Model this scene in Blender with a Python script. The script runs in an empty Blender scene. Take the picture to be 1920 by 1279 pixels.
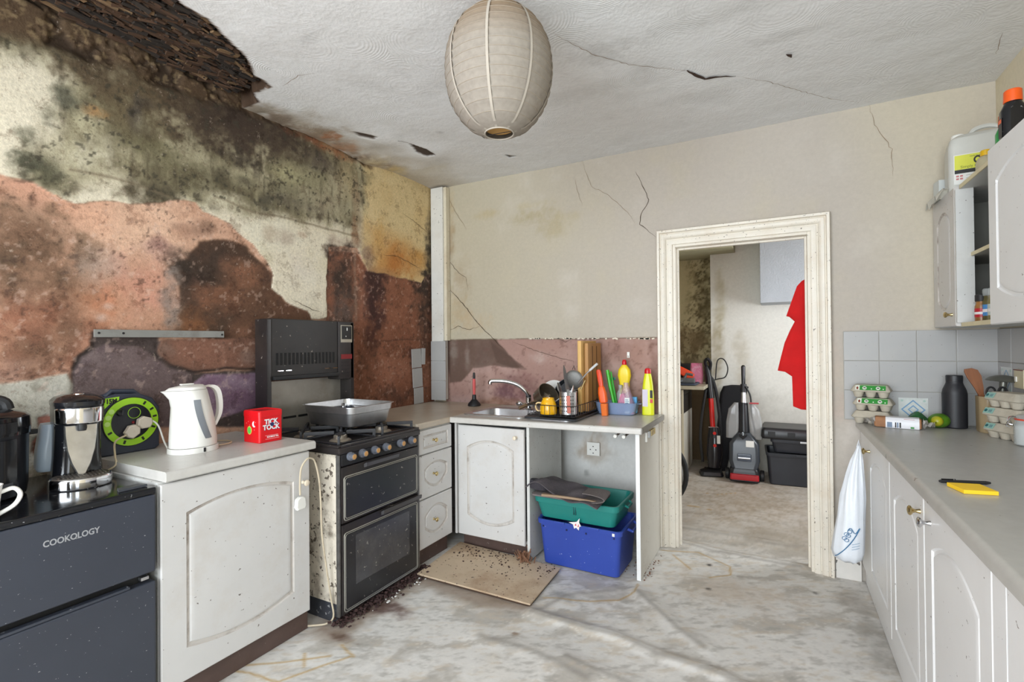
import bpy, bmesh, math, random
import numpy as np
from mathutils import Vector, Matrix
random.seed(7)
S = bpy.context.scene
COL = S.collection
PI = math.pi

# ---------------------------------------------------------------- camera, sky, lights, exposure
EYE = Vector((0, 0, 1.32))
FOC, YAW, PITCH, ROLL = 925.0, .494, .008, -.009
_f = Vector((-math.sin(YAW)*math.cos(PITCH), math.cos(YAW)*math.cos(PITCH), math.sin(PITCH)))
_r = Vector((math.cos(YAW), math.sin(YAW), 0)); _u = _r.cross(_f)
_r, _u = _r*math.cos(ROLL)+_u*math.sin(ROLL), _u*math.cos(ROLL)-_r*math.sin(ROLL)
cd = bpy.data.cameras.new('camera'); cam = bpy.data.objects.new('camera', cd); COL.objects.link(cam)
cd.sensor_width = 36; cd.lens = FOC/1920*36; cd.clip_start = .05; cd.clip_end = 60
cam.matrix_world = Matrix((( _r.x, _u.x, -_f.x, 0), (_r.y, _u.y, -_f.y, 0), (_r.z, _u.z, -_f.z, EYE.z), (0, 0, 0, 1)))
S.camera = cam
w = bpy.data.worlds.new('sky'); S.world = w; w.use_nodes = True
w.node_tree.nodes['Background'].inputs[0].default_value = (.82, .91, 1, 1)
w.node_tree.nodes['Background'].inputs[1].default_value = 2.4
def area(name, loc, look, sx, sy, power, col=(1, 1, 1)):
    l = bpy.data.lights.new(name, 'AREA'); l.shape = 'RECTANGLE'; l.size = sx; l.size_y = sy; l.energy = power; l.color = col
    o = bpy.data.objects.new(name, l); COL.objects.link(o); o.location = loc
    o.rotation_euler = (Vector(look)-Vector(loc)).to_track_quat('-Z', 'Y').to_euler()
    return o
area('window_daylight', (-.95, -2.35, 1.5), (-.75, 3, 1.9), 3.0, 1.9, 300, (.865, .945, 1))
area('right_rear_fill', (1.75, -1.2, 1.25), (-2, 0.6, 1.5), 1.1, 2.0, 50, (.865, .945, 1))  # added fill lamp at the right rear to lift shadows; no garden door
area('utility_window_daylight', (1.55, 4.5, 1.5), (-.6, 4.7, 1.1), 1.0, 1.1, 58, (.92, .97, 1))
S.view_settings.view_transform = 'Standard'; S.view_settings.look = 'None'
S.view_settings.gamma = 1; S.view_settings.use_curve_mapping = False
S.view_settings.exposure = -0.40

# ---------------------------------------------------------------- helpers
def ray(px, py): return _f + _r*((px-960)/FOC) - _u*((py-639.5)/FOC)
def _on(ax, v, px, py):
    d = ray(px, py); return EYE + d*((v-EYE[ax])/d[ax])
def onX(v, px, py): return _on(0, v, px, py)
def onY(v, px, py): return _on(1, v, px, py)
def onZ(v, px, py): return _on(2, v, px, py)
def lin(c):
    c = np.asarray(c, float)/255
    return np.where(c <= .04045, c/12.92, ((c+.055)/1.055)**2.4)
def lin4(c): return tuple(float(x) for x in lin(c))+(1,)

MATS = {}
def mat(name, col, rough=.5, metal=0, var=.06, scale=9, specks=0, speck_col=(60, 50, 40), speck_scale=60, bump=0, bump_scale=80,
        stain=0, stain_col=(120, 95, 65), stain_scale=3, alpha=1, trans=0, coat=0, spec=.5, streak=None, sss=0):
    """plain principled material with mottling, optional stains, specks and relief, all from noise in object space"""
    if name in MATS: return MATS[name]
    m = bpy.data.materials.new(name); m.use_nodes = True; MATS[name] = m
    nt = m.node_tree; N = nt.nodes; L = nt.links; b = N['Principled BSDF']
    b.inputs['Roughness'].default_value = rough; b.inputs['Metallic'].default_value = metal
    b.inputs['Specular IOR Level'].default_value = spec; b.inputs['Coat Weight'].default_value = coat
    if trans: b.inputs['Transmission Weight'].default_value = trans; b.inputs['IOR'].default_value = 1.3
    if alpha < 1: b.inputs['Alpha'].default_value = alpha
    tc = N.new('ShaderNodeTexCoord'); mp = N.new('ShaderNodeMapping'); L.new(tc.outputs['Object'], mp.inputs[0])
    if streak: mp.inputs['Scale'].default_value = streak
    def noise(s, d=5, r=.6):
        n = N.new('ShaderNodeTexNoise'); n.inputs['Scale'].default_value = s; n.inputs['Detail'].default_value = d; n.inputs['Roughness'].default_value = r
        L.new(mp.outputs[0], n.inputs['Vector']); return n.outputs['Fac']
    def ramp(f, a, c):
        r = N.new('ShaderNodeMapRange'); r.inputs[1].default_value = a; r.inputs[2].default_value = c; L.new(f, r.inputs[0]); return r.outputs[0]
    c4 = lin4(col)
    mx = N.new('ShaderNodeMixRGB'); mx.inputs[1].default_value = tuple(x*(1-var) for x in c4[:3])+(1,)
    mx.inputs[2].default_value = tuple(min(1, x*(1+var)) for x in c4[:3])+(1,); L.new(ramp(noise(scale), .3, .7), mx.inputs[0]); out = mx.outputs[0]
    def layer(f, c, amt, out):
        q = N.new('ShaderNodeMath'); q.operation = 'MULTIPLY'; q.inputs[1].default_value = amt; L.new(f, q.inputs[0])
        x = N.new('ShaderNodeMixRGB'); x.inputs[2].default_value = lin4(c); L.new(q.outputs[0], x.inputs[0]); L.new(out, x.inputs[1]); return x.outputs[0]
    if stain: out = layer(ramp(noise(stain_scale, 8, .7), .5, .72), stain_col, stain, out)
    if specks:
        a = noise(speck_scale, 3, .5)
        out = layer(ramp(a, .735-.1*specks, .75-.1*specks), speck_col, .85, out)
    L.new(out, b.inputs['Base Color'])
    if bump:
        bp = N.new('ShaderNodeBump'); bp.inputs['Strength'].default_value = bump; bp.inputs['Distance'].default_value = .004
        L.new(noise(bump_scale, 4), bp.inputs['Height']); L.new(bp.outputs[0], b.inputs['Normal'])
    return m

class MB:
    """collects shapes in a bmesh; build() links them as one mesh object"""
    def __init__(s): s.bm = bmesh.new()
    def _xf(s, vs, M):
        if M is not None:
            for v in vs: v.co = M @ v.co
    def box(s, x0, x1, y0, y1, z0, z1, bev=0, seg=2, M=None):
        vs = [s.bm.verts.new((x, y, z)) for x in (x0, x1) for y in (y0, y1) for z in (z0, z1)]
        fs = [s.bm.faces.new([vs[i] for i in q]) for q in ((0, 1, 3, 2), (4, 6, 7, 5), (0, 4, 5, 1), (2, 3, 7, 6), (0, 2, 6, 4), (1, 5, 7, 3))]
        if bev:
            r = bmesh.ops.bevel(s.bm, geom=list({e for f in fs for e in f.edges}), offset=bev, segments=seg, affect='EDGES', profile=.6)
            vs = list({v for v in r['verts']} | {v for v in vs if v.is_valid})
        s._xf(vs, M); return s
    def loft(s, rings, caps=True, closed=False, M=None):
        """rings: lists of points, equal length; quads between them"""
        R = [[s.bm.verts.new(p) for p in r] for r in rings]; n = len(R[0])
        for a, b in zip(R, R[1:]+([R[0]] if closed else [])):
            for i in range(n):
                s.bm.faces.new((a[i], a[(i+1) % n], b[(i+1) % n], b[i]))
        if caps and not closed:
            s.bm.faces.new(R[0][::-1]); s.bm.faces.new(R[-1])
        s._xf([v for r in R for v in r], M); return s
    def lathe(s, prof, n=24, M=None, caps=True):
        rings = [[(r*math.cos(2*PI*i/n), r*math.sin(2*PI*i/n), z) for i in range(n)] for r, z in prof]
        return s.loft(rings, caps, M=M)
    def rr(s, prof, k=5, M=None, caps=True):
        """prof: (z, half x, half y, corner radius[, ox, oy]) rounded-rectangle loft"""
        return s.loft([rrect(*p[1:4], p[0], k, *(p[4:6] if len(p) > 4 else (0, 0))) for p in prof], caps, M=M)
    def tube(s, pts, r, n=8, caps=True, M=None, closed=False):
        pts = [Vector(p) for p in pts]; rs = r if hasattr(r, '__len__') else [r]*len(pts); rings = []
        up = None
        for i, p in enumerate(pts):
            a = pts[i-1] if i else (pts[-1] if closed else p); b = pts[(i+1) % len(pts)] if i < len(pts)-1 or closed else p
            t = (b-a).normalized()
            if up is None: up = t.orthogonal().normalized()
            up = (up-t*up.dot(t)); up = up.normalized() if up.length > 1e-5 else t.orthogonal().normalized()
            w_ = t.cross(up)
            rings.append([p+(up*math.cos(2*PI*j/n)+w_*math.sin(2*PI*j/n))*rs[i] for j in range(n)])
        return s.loft(rings, caps, closed, M)
    def prism(s, poly, z0, z1, M=None, bev=0):
        """poly in xy, extruded in z"""
        return s.loft([[(x, y, z0) for x, y in poly], [(x, y, z1) for x, y in poly]], M=M) if not bev else \
            s.loft([[(x, y, z) for x, y in inset(poly, d)] for z, d in ((z0, bev), (z0+bev, 0), (z1-bev, 0), (z1, bev))], M=M)
    def ico(s, r, sub=2, M=None, sc=(1, 1, 1)):
        q = bmesh.ops.create_icosphere(s.bm, subdivisions=sub, radius=r)
        for v in q['verts']: v.co = Vector((v.co.x*sc[0], v.co.y*sc[1], v.co.z*sc[2]))
        s._xf(q['verts'], M); return s
    def grid(s, P, M=None, thick=0):
        """P[i][j] points -> quad sheet; thick: give it thickness along its normal"""
        V = [[s.bm.verts.new(p) for p in row] for row in P]; fs = []
        for i in range(len(V)-1):
            for j in range(len(V[0])-1): fs.append(s.bm.faces.new((V[i][j], V[i+1][j], V[i+1][j+1], V[i][j+1])))
        if thick:
            s.bm.normal_update(); bmesh.ops.solidify(s.bm, geom=fs, thickness=thick)
        s._xf([v for r in V for v in r], M); return s
    def build(s, name, m, parent=None, loc=None, rot=None, smooth=35, cols=None):
        me = bpy.data.meshes.new(name)
        bmesh.ops.recalc_face_normals(s.bm, faces=s.bm.faces)
        s.bm.to_mesh(me); s.bm.free()
        if smooth:
            me.shade_smooth(); me.set_sharp_from_angle(angle=math.radians(smooth))
        o = bpy.data.objects.new(name, me); COL.objects.link(o)
        if smooth and smooth <= 40: wn = o.modifiers.new('weighted_normals', 'WEIGHTED_NORMAL'); wn.keep_sharp = True
        for x in (m if isinstance(m, (list, tuple)) else [m]): me.materials.append(x)
        if parent: o.parent = parent
        if loc: o.location = loc
        if rot: o.rotation_euler = rot
        return o
def split(o, n=''):
    """turn a mesh of several loose pieces into one object per piece"""
    me = o.data; par = list(range(len(me.vertices)))
    def find(i):
        while par[i] != i: par[i] = par[par[i]]; i = par[i]
        return i
    for e in me.edges:
        a, b = find(e.vertices[0]), find(e.vertices[1])
        if a != b: par[a] = b
    isl = {}
    for p in me.polygons: isl.setdefault(find(p.vertices[0]), []).append(p)
    nm = o.name.split('.')[0]; out = []
    for fs in isl.values():
        vi = sorted({v for p in fs for v in p.vertices}); mp = {v: i for i, v in enumerate(vi)}
        m2 = bpy.data.meshes.new(nm); m2.from_pydata([me.vertices[v].co for v in vi], [], [[mp[v] for v in p.vertices] for p in fs])
        m2.shade_smooth(); m2.set_sharp_from_angle(angle=math.radians(35))
        for m in me.materials: m2.materials.append(m)
        q = o.copy(); q.data = m2; COL.objects.link(q); out.append(q)
    bpy.data.objects.remove(o); 
    for q in out: q.name = nm
    return out
def rrect(hx, hy, r, z=0, k=5, ox=0, oy=0):
    r = min(r, hx*.999, hy*.999); P = []
    for cx, cy, a0 in ((hx-r, hy-r, 0), (-hx+r, hy-r, PI/2), (-hx+r, -hy+r, PI), (hx-r, -hy+r, 1.5*PI)):
        for i in range(k+1):
            a = a0+PI/2*i/k; P.append((ox+cx+r*math.cos(a), oy+cy+r*math.sin(a), z))
    return P
def inset(poly, d):
    n = len(poly); out = []; ar = sum(poly[i][0]*poly[(i+1) % n][1]-poly[(i+1) % n][0]*poly[i][1] for i in range(n))
    sg = 1 if ar > 0 else -1
    for i in range(n):
        p0, p, p1 = (Vector(poly[(i+k) % n]) for k in (-1, 0, 1))
        a = (p-p0).normalized(); b = (p1-p).normalized(); na = Vector((-a.y, a.x))*sg; nb = Vector((-b.y, b.x))*sg
        h = na+nb; h = h/max(.3, h.dot(na)) if h.length > 1e-6 else na
        q = p+h*d; out.append((q.x, q.y))
    return out
def arc(cx, cy, r, a0, a1, n): return [(cx+r*math.cos(a0+(a1-a0)*i/n), cy+r*math.sin(a0+(a1-a0)*i/n)) for i in range(n+1)]
def T(x=0, y=0, z=0): return Matrix.Translation((x, y, z))
def RX(a): return Matrix.Rotation(a, 4, 'X')
def RY(a): return Matrix.Rotation(a, 4, 'Y')
def RZ(a): return Matrix.Rotation(a, 4, 'Z')
def smooth_path(pts, n=6):
    """Catmull-Rom through the points"""
    P = [Vector(p) for p in pts]; P = [P[0]*2-P[1]]+P+[P[-1]*2-P[-2]]; out = []
    for i in range(1, len(P)-2):
        for k in range(n):
            t = k/n; a, b, c, d = P[i-1:i+3]
            out.append(.5*((2*b)+(c-a)*t+(2*a-5*b+4*c-d)*t*t+(3*b-a-3*c+d)*t**3))
    return out+[P[-2]]
def thing(name, label, cat, loc=(0, 0, 0), rz=0, group=None):
    o = bpy.data.objects.new(name, None); COL.objects.link(o); o.empty_display_size = .1
    o.location = loc; o.rotation_euler = (0, 0, rz); return tag(o, label, cat, group)
def tag(o, label=None, cat=None, group=None, kind=None):
    if label: o['label'] = label
    if cat: o['category'] = cat
    if group: o['group'] = group
    if kind: o['kind'] = kind
    return o
def copy_tree(o, label, loc, rz=None, parent=None):
    c = o.copy(); COL.objects.link(c)
    if parent: c.parent = parent
    else:
        c.location = loc
        if rz is not None: c.rotation_euler = (0, 0, rz)
        c['label'] = label
    for ch in [x for x in COL.objects if x.parent == o]: copy_tree(ch, None, None, None, c)
    return c
def text(name, body, size, m, parent, M, ext=.0006, align='CENTER', bold=0, sx=1):
    cu = bpy.data.curves.new(name, 'FONT'); cu.body = body; cu.size = size; cu.extrude = ext; cu.align_x = align; cu.align_y = 'CENTER'; cu.offset = bold
    cu.resolution_u = 3
    o = bpy.data.objects.new(name, cu); COL.objects.link(o); bpy.context.view_layer.update()
    dg = bpy.context.evaluated_depsgraph_get(); me = bpy.data.meshes.new_from_object(o.evaluated_get(dg)); bpy.data.objects.remove(o)
    me.transform(M @ Matrix.Diagonal((sx, 1, 1, 1))); me.materials.clear(); me.materials.append(m)
    o = bpy.data.objects.new(name, me); COL.objects.link(o); o.parent = parent; return o

# ---------------------------------------------------------------- noise and painting of walls (numpy)
_tab = np.random.default_rng(11).random((256, 256))
def vnoise(x, y, seed=0):
    x = x+seed*17.3; y = y+seed*31.7
    xi = np.floor(x).astype(int); yi = np.floor(y).astype(int); fx = x-xi; fy = y-yi
    fx = fx*fx*(3-2*fx); fy = fy*fy*(3-2*fy)
    g = lambda a, b: _tab[a & 255, b & 255]
    return (g(xi, yi)*(1-fx)+g(xi+1, yi)*fx)*(1-fy)+(g(xi, yi+1)*(1-fx)+g(xi+1, yi+1)*fx)*fy
def fbm(x, y, f, o=5, seed=0, g=.55):
    a = 1; s = 0; t = 0
    for i in range(o):
        s = s+a*vnoise(x*f, y*f, seed+i); t += a; a *= g; f *= 2.03
    return s/t
def sst(a, b, x):
    t = np.clip((x-a)/(b-a), 0, 1); return t*t*(3-2*t)
class Canvas:
    """a wall surface: grid of (u, v) in metres with a height and a colour at each vertex"""
    def __init__(s, us, vs, base, conv):
        s.us, s.vs = us, vs; s.U, s.V = np.meshgrid(us, vs, indexing='ij'); s.conv = conv
        s.C = np.ones(s.U.shape+(3,))*np.array(base, float); s.H = np.zeros(s.U.shape)
        s.n1 = (fbm(s.U, s.V, 4, 6, 1)-.5)*2; s.n2 = (fbm(s.U, s.V, 14, 5, 9)-.5)*2; s.n3 = (fbm(s.U, s.V, 45, 3, 21)-.5)*2
        s.brk = .58+.42*sst(-.45, .45, s.n2+.7*s.n3)
        s.w1 = fbm(s.U, s.V, 9, 5, 33)-.5; s.w2 = fbm(s.U, s.V, 9, 5, 47)-.5
    def sd(s, pts, warp=0):
        P = np.array([s.conv(*p) for p in pts]); U = s.U+s.w1*warp; V = s.V+s.w2*warp
        ins = np.zeros(U.shape, bool); d = np.full(U.shape, 1e9)
        for i in range(len(P)):
            a, b = P[i-1], P[i]; e = b-a; q = max(1e-12, e @ e)
            t = np.clip(((U-a[0])*e[0]+(V-a[1])*e[1])/q, 0, 1)
            d = np.minimum(d, (U-a[0]-t*e[0])**2+(V-a[1]-t*e[1])**2)
            c = (a[1] > V) != (b[1] > V)
            with np.errstate(divide='ignore', invalid='ignore'):
                ins ^= c & (U < (b[0]-a[0])*(V-a[1])/(b[1]-a[1])+a[0])
        return np.where(ins, 1, -1)*np.sqrt(d)
    def poly(s, pts, soft=.004, warp=.03): return sst(-soft, soft, s.sd(pts, warp))
    def line(s, pts, wd, warp=.02):
        P = np.array([s.conv(*p) for p in pts]); U = s.U+s.w1*warp; V = s.V+s.w2*warp; d = np.full(U.shape, 1e9)
        for a, b in zip(P, P[1:]):
            e = b-a; t = np.clip(((U-a[0])*e[0]+(V-a[1])*e[1])/(e @ e), 0, 1); d = np.minimum(d, (U-a[0]-t*e[0])**2+(V-a[1]-t*e[1])**2)
        return np.exp(-d/wd**2)
    def blob(s, px, py, rx, ry, amp=.6, soft=.95):
        c = np.array(s.conv(px, py)); a = abs(np.array(s.conv(px+rx, py))-c).max(); b = abs(np.array(s.conv(px, py+ry))-c).max()
        d = 1-np.sqrt(((s.U-c[0])/a)**2+((s.V-c[1])/b)**2)
        return sst(-soft*.6, soft*.75, d-.08+(s.n1+s.n2*.8+s.n3*.5)*amp)*s.brk
    def mix(s, m, col, k=1):
        m = (m*k)[..., None]; s.C = s.C*(1-m)+np.array(col, float)*m
    def blobs(s, L, amp=.6, soft=.95, k=.85):
        for px, py, rx, ry, c, *r in L: s.mix(s.blob(px, py, rx, ry, *(r[1:] if len(r) > 1 else (amp, soft))), c, r[0] if r else k)
    def build(s, name, pos, m, keep=None, boxes=(), box_col=(200, 190, 170), sat=1):
        gy = s.C.mean(-1, keepdims=True); s.C = gy+(s.C-gy)*sat
        nu, nv = s.U.shape; P = pos(s.U, s.V, s.H).reshape(-1, 3)
        idx = np.arange(nu*nv).reshape(nu, nv)
        q = np.stack([idx[:-1, :-1], idx[1:, :-1], idx[1:, 1:], idx[:-1, 1:]], -1)
        if keep is not None:
            uc = (s.us[:-1]+s.us[1:])/2; vc = (s.vs[:-1]+s.vs[1:])/2; q = q[keep(*np.meshgrid(uc, vc, indexing='ij'))]
        q = q.reshape(-1, 4); C = lin(np.clip(s.C, 0, 255)).reshape(-1, 3)
        n0 = len(P)
        for b in boxes:
            x0, x1, y0, y1, z0, z1 = b; bv = [(x, y, z) for x in (x0, x1) for y in (y0, y1) for z in (z0, z1)]
            bq = np.array(((0, 1, 3, 2), (4, 6, 7, 5), (0, 4, 5, 1), (2, 3, 7, 6), (0, 2, 6, 4), (1, 5, 7, 3)))+len(P)
            P = np.vstack([P, bv]); q = np.vstack([q, bq]); C = np.vstack([C, np.tile(lin(box_col), (8, 1))])
        me = bpy.data.meshes.new(name); me.vertices.add(len(P)); me.vertices.foreach_set('co', P.ravel())
        me.loops.add(len(q)*4); me.loops.foreach_set('vertex_index', q.ravel().astype(np.int32))
        me.polygons.add(len(q)); me.polygons.foreach_set('loop_start', (np.arange(len(q))*4).astype(np.int32))
        me.update(calc_edges=True)
        at = me.color_attributes.new('surface_colour', 'FLOAT_COLOR', 'POINT'); at.data.foreach_set('color', np.hstack([C, np.ones((len(C), 1))]).ravel())
        me.shade_smooth(); me.set_sharp_from_angle(angle=math.radians(50)); me.materials.append(m)
        o = bpy.data.objects.new(name, me); COL.objects.link(o); o['kind'] = 'structure'; return o
def surf_mat(name, rough=.85, amp=.22, scale=70, bump=.25, bscale=160, extra=None, grit=0):
    m = bpy.data.materials.new(name); m.use_nodes = True; nt = m.node_tree; N = nt.nodes; L = nt.links; b = N['Principled BSDF']
    b.inputs['Roughness'].default_value = rough; b.inputs['Specular IOR Level'].default_value = .3
    at = N.new('ShaderNodeAttribute'); at.attribute_name = 'surface_colour'; tc = N.new('ShaderNodeTexCoord')
    n = N.new('ShaderNodeTexNoise'); n.inputs['Scale'].default_value = scale; n.inputs['Detail'].default_value = 7; n.inputs['Roughness'].default_value = .72; L.new(tc.outputs['Object'], n.inputs['Vector'])
    r = N.new('ShaderNodeMapRange'); r.inputs[1].default_value = .25; r.inputs[2].default_value = .75; r.inputs[3].default_value = 1-amp; r.inputs[4].default_value = 1+amp; L.new(n.outputs[0], r.inputs[0])
    mx = N.new('ShaderNodeVectorMath'); mx.operation = 'SCALE'; L.new(at.outputs['Color'], mx.inputs[0]); L.new(r.outputs[0], mx.inputs['Scale']); out = mx.outputs[0]
    if grit:
        g = N.new('ShaderNodeTexNoise'); g.inputs['Scale'].default_value = 85; g.inputs['Detail'].default_value = 6; g.inputs['Roughness'].default_value = .75; L.new(tc.outputs['Object'], g.inputs['Vector'])
        gr = N.new('ShaderNodeMapRange'); gr.inputs[1].default_value = .60; gr.inputs[2].default_value = .68; gr.inputs[4].default_value = grit; L.new(g.outputs[0], gr.inputs[0])
        gm = N.new('ShaderNodeMixRGB'); gm.blend_type = 'MULTIPLY'; gm.inputs[2].default_value = lin4((120, 100, 85)); L.new(gr.outputs[0], gm.inputs[0]); L.new(out, gm.inputs[1]); out = gm.outputs[0]
        for sc_, a_, b_, k_, c_, bt in ((11, .54, .60, .42, (132, 108, 90), 'MULTIPLY'), (24, .56, .62, .35, (150, 128, 110), 'MULTIPLY'), (30, .60, .66, .30, (225, 205, 185), 'MIX')):
            g = N.new('ShaderNodeTexNoise'); g.inputs['Scale'].default_value = sc_; g.inputs['Detail'].default_value = 12; g.inputs['Roughness'].default_value = .78; L.new(tc.outputs['Object'], g.inputs['Vector'])
            gr = N.new('ShaderNodeMapRange'); gr.inputs[1].default_value = a_; gr.inputs[2].default_value = b_; gr.inputs[4].default_value = k_; L.new(g.outputs[0], gr.inputs[0])
            gm = N.new('ShaderNodeMixRGB'); gm.blend_type = bt; gm.inputs[2].default_value = lin4(c_); L.new(gr.outputs[0], gm.inputs[0]); L.new(out, gm.inputs[1]); out = gm.outputs[0]
    L.new(out, b.inputs['Base Color'])
    bp = N.new('ShaderNodeBump'); bp.inputs['Strength'].default_value = bump; bp.inputs['Distance'].default_value = .004
    n2 = N.new('ShaderNodeTexNoise'); n2.inputs['Scale'].default_value = bscale; n2.inputs['Detail'].default_value = 5; L.new(tc.outputs['Object'], n2.inputs['Vector'])
    h = n2.outputs[0]
    if extra: h = extra(N, L, tc, h)
    L.new(h, bp.inputs['Height']); L.new(bp.outputs[0], b.inputs['Normal'])
    return m
def ribbon(name, pts, width, m, parent, nrm, lift=.0008, jitter=.004, taper=True, seed=0):
    """a crack: a narrow jagged strip lying on a surface"""
    rd = random.Random(seed); Q = []
    for a, b in zip(pts, pts[1:]):
        n = max(2, int((b-a).length/.02))
        for k in range(n): Q.append(a.lerp(b, k/n)+(Vector((rd.uniform(-1, 1), rd.uniform(-1, 1), rd.uniform(-1, 1)))*jitter if k or Q else Vector()))
    Q.append(pts[-1]); L_, R_ = [], []; nrm = Vector(nrm)
    for i, p in enumerate(Q):
        t = (Q[min(i+1, len(Q)-1)]-Q[max(i-1, 0)]).normalized(); s = t.cross(nrm).normalized()
        wd = width*(.5+.5*rd.random())*(min(1, .25+3*min(i, len(Q)-1-i)/len(Q)) if taper else 1)/2
        p = p-nrm*((p-pts[0]).dot(nrm))+nrm*lift
        L_.append(p+s*wd); R_.append(p-s*wd)
    mb = MB(); mb.grid([L_, R_]); return mb.build(name, m, parent, smooth=0)
# ================================================================ THE ROOM
XL, XR, YB, ZC = -2.527, .977, 3.324, 2.624
DX0, DX1, DZ = -.60, .176, 1.965       # doorway
mural = surf_mat('stained plaster', .9, .24, 75, .32, 150, grit=.5)
painted = surf_mat('old wall paint', .8, .07, 40, .12, 90)
crack_m = mat('crack', (70, 52, 38), 1)
hair_m = mat('hairline crack', (135, 112, 88), 1)

# ---- left wall: cream paint over pink undercoat, mould, peeled layers
cv = Canvas(np.concatenate([np.linspace(-2.4, -.6, 6), np.arange(-.58, .40, .02), np.arange(.41, YB, .0065), [YB]]), np.concatenate([np.arange(0, .55, .05), np.arange(.56, ZC+.12, .0065)]),
            (180, 132, 104), lambda px, py: (lambda p: np.array((p.y, p.z)))(onX(XL, px, py)))
# bare undercoat
base0 = cv.C.copy()
cv.mix(sst(-.5, .6, cv.n1), (214, 168, 140), .65)
cv.blobs([(250, 440, 130, 60, (222, 180, 150)), (330, 400, 70, 30, (224, 180, 150)), (70, 365, 80, 35, (206, 150, 122)), (150, 400, 60, 40, (212, 156, 124)),
          (30, 430, 110, 60, (92, 74, 56)), (90, 520, 120, 70, (108, 82, 62)), (60, 470, 70, 40, (84, 68, 52), .6), (20, 560, 60, 40, (140, 112, 92)),
          (70, 620, 110, 70, (150, 92, 68)), (50, 660, 60, 40, (118, 86, 68)), (25, 690, 50, 25, (170, 135, 125), .6), (130, 620, 20, 50, (110, 78, 60), .7),
          (190, 505, 55, 28, (182, 162, 148), .8), (180, 535, 30, 20, (178, 160, 148), .6), (200, 565, 55, 45, (196, 124, 86)), (275, 545, 70, 60, (196, 136, 112)),
          (300, 470, 40, 18, (170, 130, 118), .5), (300, 455, 16, 12, (140, 100, 90), .7), (350, 432, 26, 14, (112, 80, 64), .6), (385, 425, 20, 14, (120, 88, 70), .7), (60, 375, 8, 12, (95, 65, 50), .7), (190, 595, 14, 8, (205, 195, 190), .7), (205, 575, 14, 8, (200, 190, 185), .6)])
p1 = cv.poly([(-300, 380), (20, 395), (70, 400), (120, 440), (165, 520), (160, 600), (120, 660), (60, 712), (-300, 760)], .10, .16)
cv.mix(p1*sst(-.7, .35, cv.n1+.5*cv.n2), (120, 86, 64), .8); cv.mix(p1*sst(-.05, .45, cv.n1*.6+cv.n2*.7), (86, 68, 52), .75)
p2 = cv.poly([(120, 560), (180, 600), (170, 650), (120, 700), (-100, 720), (-100, 560)], .06, .1); cv.mix(p2*sst(-.3, .5, cv.n2), (150, 92, 68), .6)
dk = cv.poly([(316, 500), (345, 490), (372, 455), (420, 448), (455, 462), (505, 515), (520, 545), (545, 572), (585, 585), (585, 690), (480, 700), (420, 640), (330, 625), (335, 560), (338, 525)], .012, .05)
cv.mix(dk, (98, 66, 47)); dk2 = dk*sst(-.25, .35, cv.n1); cv.mix(dk2, (72, 52, 39), .85)
cv.blobs([(370, 510, 45, 40, (58, 45, 36)), (345, 498, 28, 10, (50, 40, 32)), (405, 505, 24, 28, (60, 46, 37), .7), (460, 520, 40, 24, (140, 92, 66)), (430, 560, 50, 22, (134, 86, 60), .8), (480, 570, 40, 30, (96, 66, 48)), (505, 530, 18, 26, (88, 60, 44)),
          (345, 605, 40, 22, (128, 80, 48)), (470, 620, 35, 16, (140, 94, 70), .7), (320, 565, 18, 48, (128, 114, 104), .75), (320, 600, 18, 26, (138, 122, 112), .7), (326, 520, 14, 20, (150, 135, 126), .7)])
# grey and purple lower layers
gr = cv.poly([(172, 622), (300, 628), (300, 640), (415, 636), (420, 690), (365, 700), (500, 692), (500, 800), (360, 800), (130, 800), (134, 700), (140, 672), (172, 650)], .008, .02)
cv.mix(gr, (72, 60, 56)); cv.H -= .004*gr
pu = cv.poly([(138, 720), (140, 690), (152, 668), (200, 648), (262, 650), (292, 672), (318, 692), (360, 700), (360, 800), (136, 800)], .006, .02)
cv.mix(pu, (104, 86, 84)); cv.H += .003*pu
cv.mix(pu*sst(-.2, .5, cv.n1), (132, 116, 114), .6); cv.mix(pu*sst(.1, .6, cv.n2), (78, 62, 66), .6)
lobe = cv.poly([(293, 660), (303, 638), (360, 636), (500, 634), (502, 692), (440, 690), (372, 698), (345, 694), (312, 684)], .005, .015)
cv.mix(lobe, (112, 78, 62)); cv.mix(lobe*sst(-.3, .4, cv.n1), (138, 92, 72), .8); cv.H += .006*lobe
cv.blobs([(310, 655, 18, 16, (120, 100, 88), .6), (478, 620, 14, 16, (80, 55, 42), .5), (470, 670, 24, 14, (135, 110, 98), .6)])
pp = cv.poly([(362, 720), (385, 702), (425, 703), (470, 698), (500, 702), (500, 760), (440, 775), (370, 790), (352, 760)], .008, .03)
cv.mix(pp, (116, 86, 106)); cv.mix(pp*sst(-.3, .5, cv.n2), (150, 128, 142), .7); cv.mix(pp*sst(.0, .6, cv.n1), (96, 62, 92), .7); cv.H += .003*pp
cv.mix(cv.line([(172, 640), (175, 655), (150, 668), (138, 690)], .008), (40, 32, 28), .8); cv.mix(cv.line([(292, 645), (294, 668), (320, 686), (360, 697), (420, 691), (500, 690)], .007), (44, 34, 30), .8)
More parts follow.
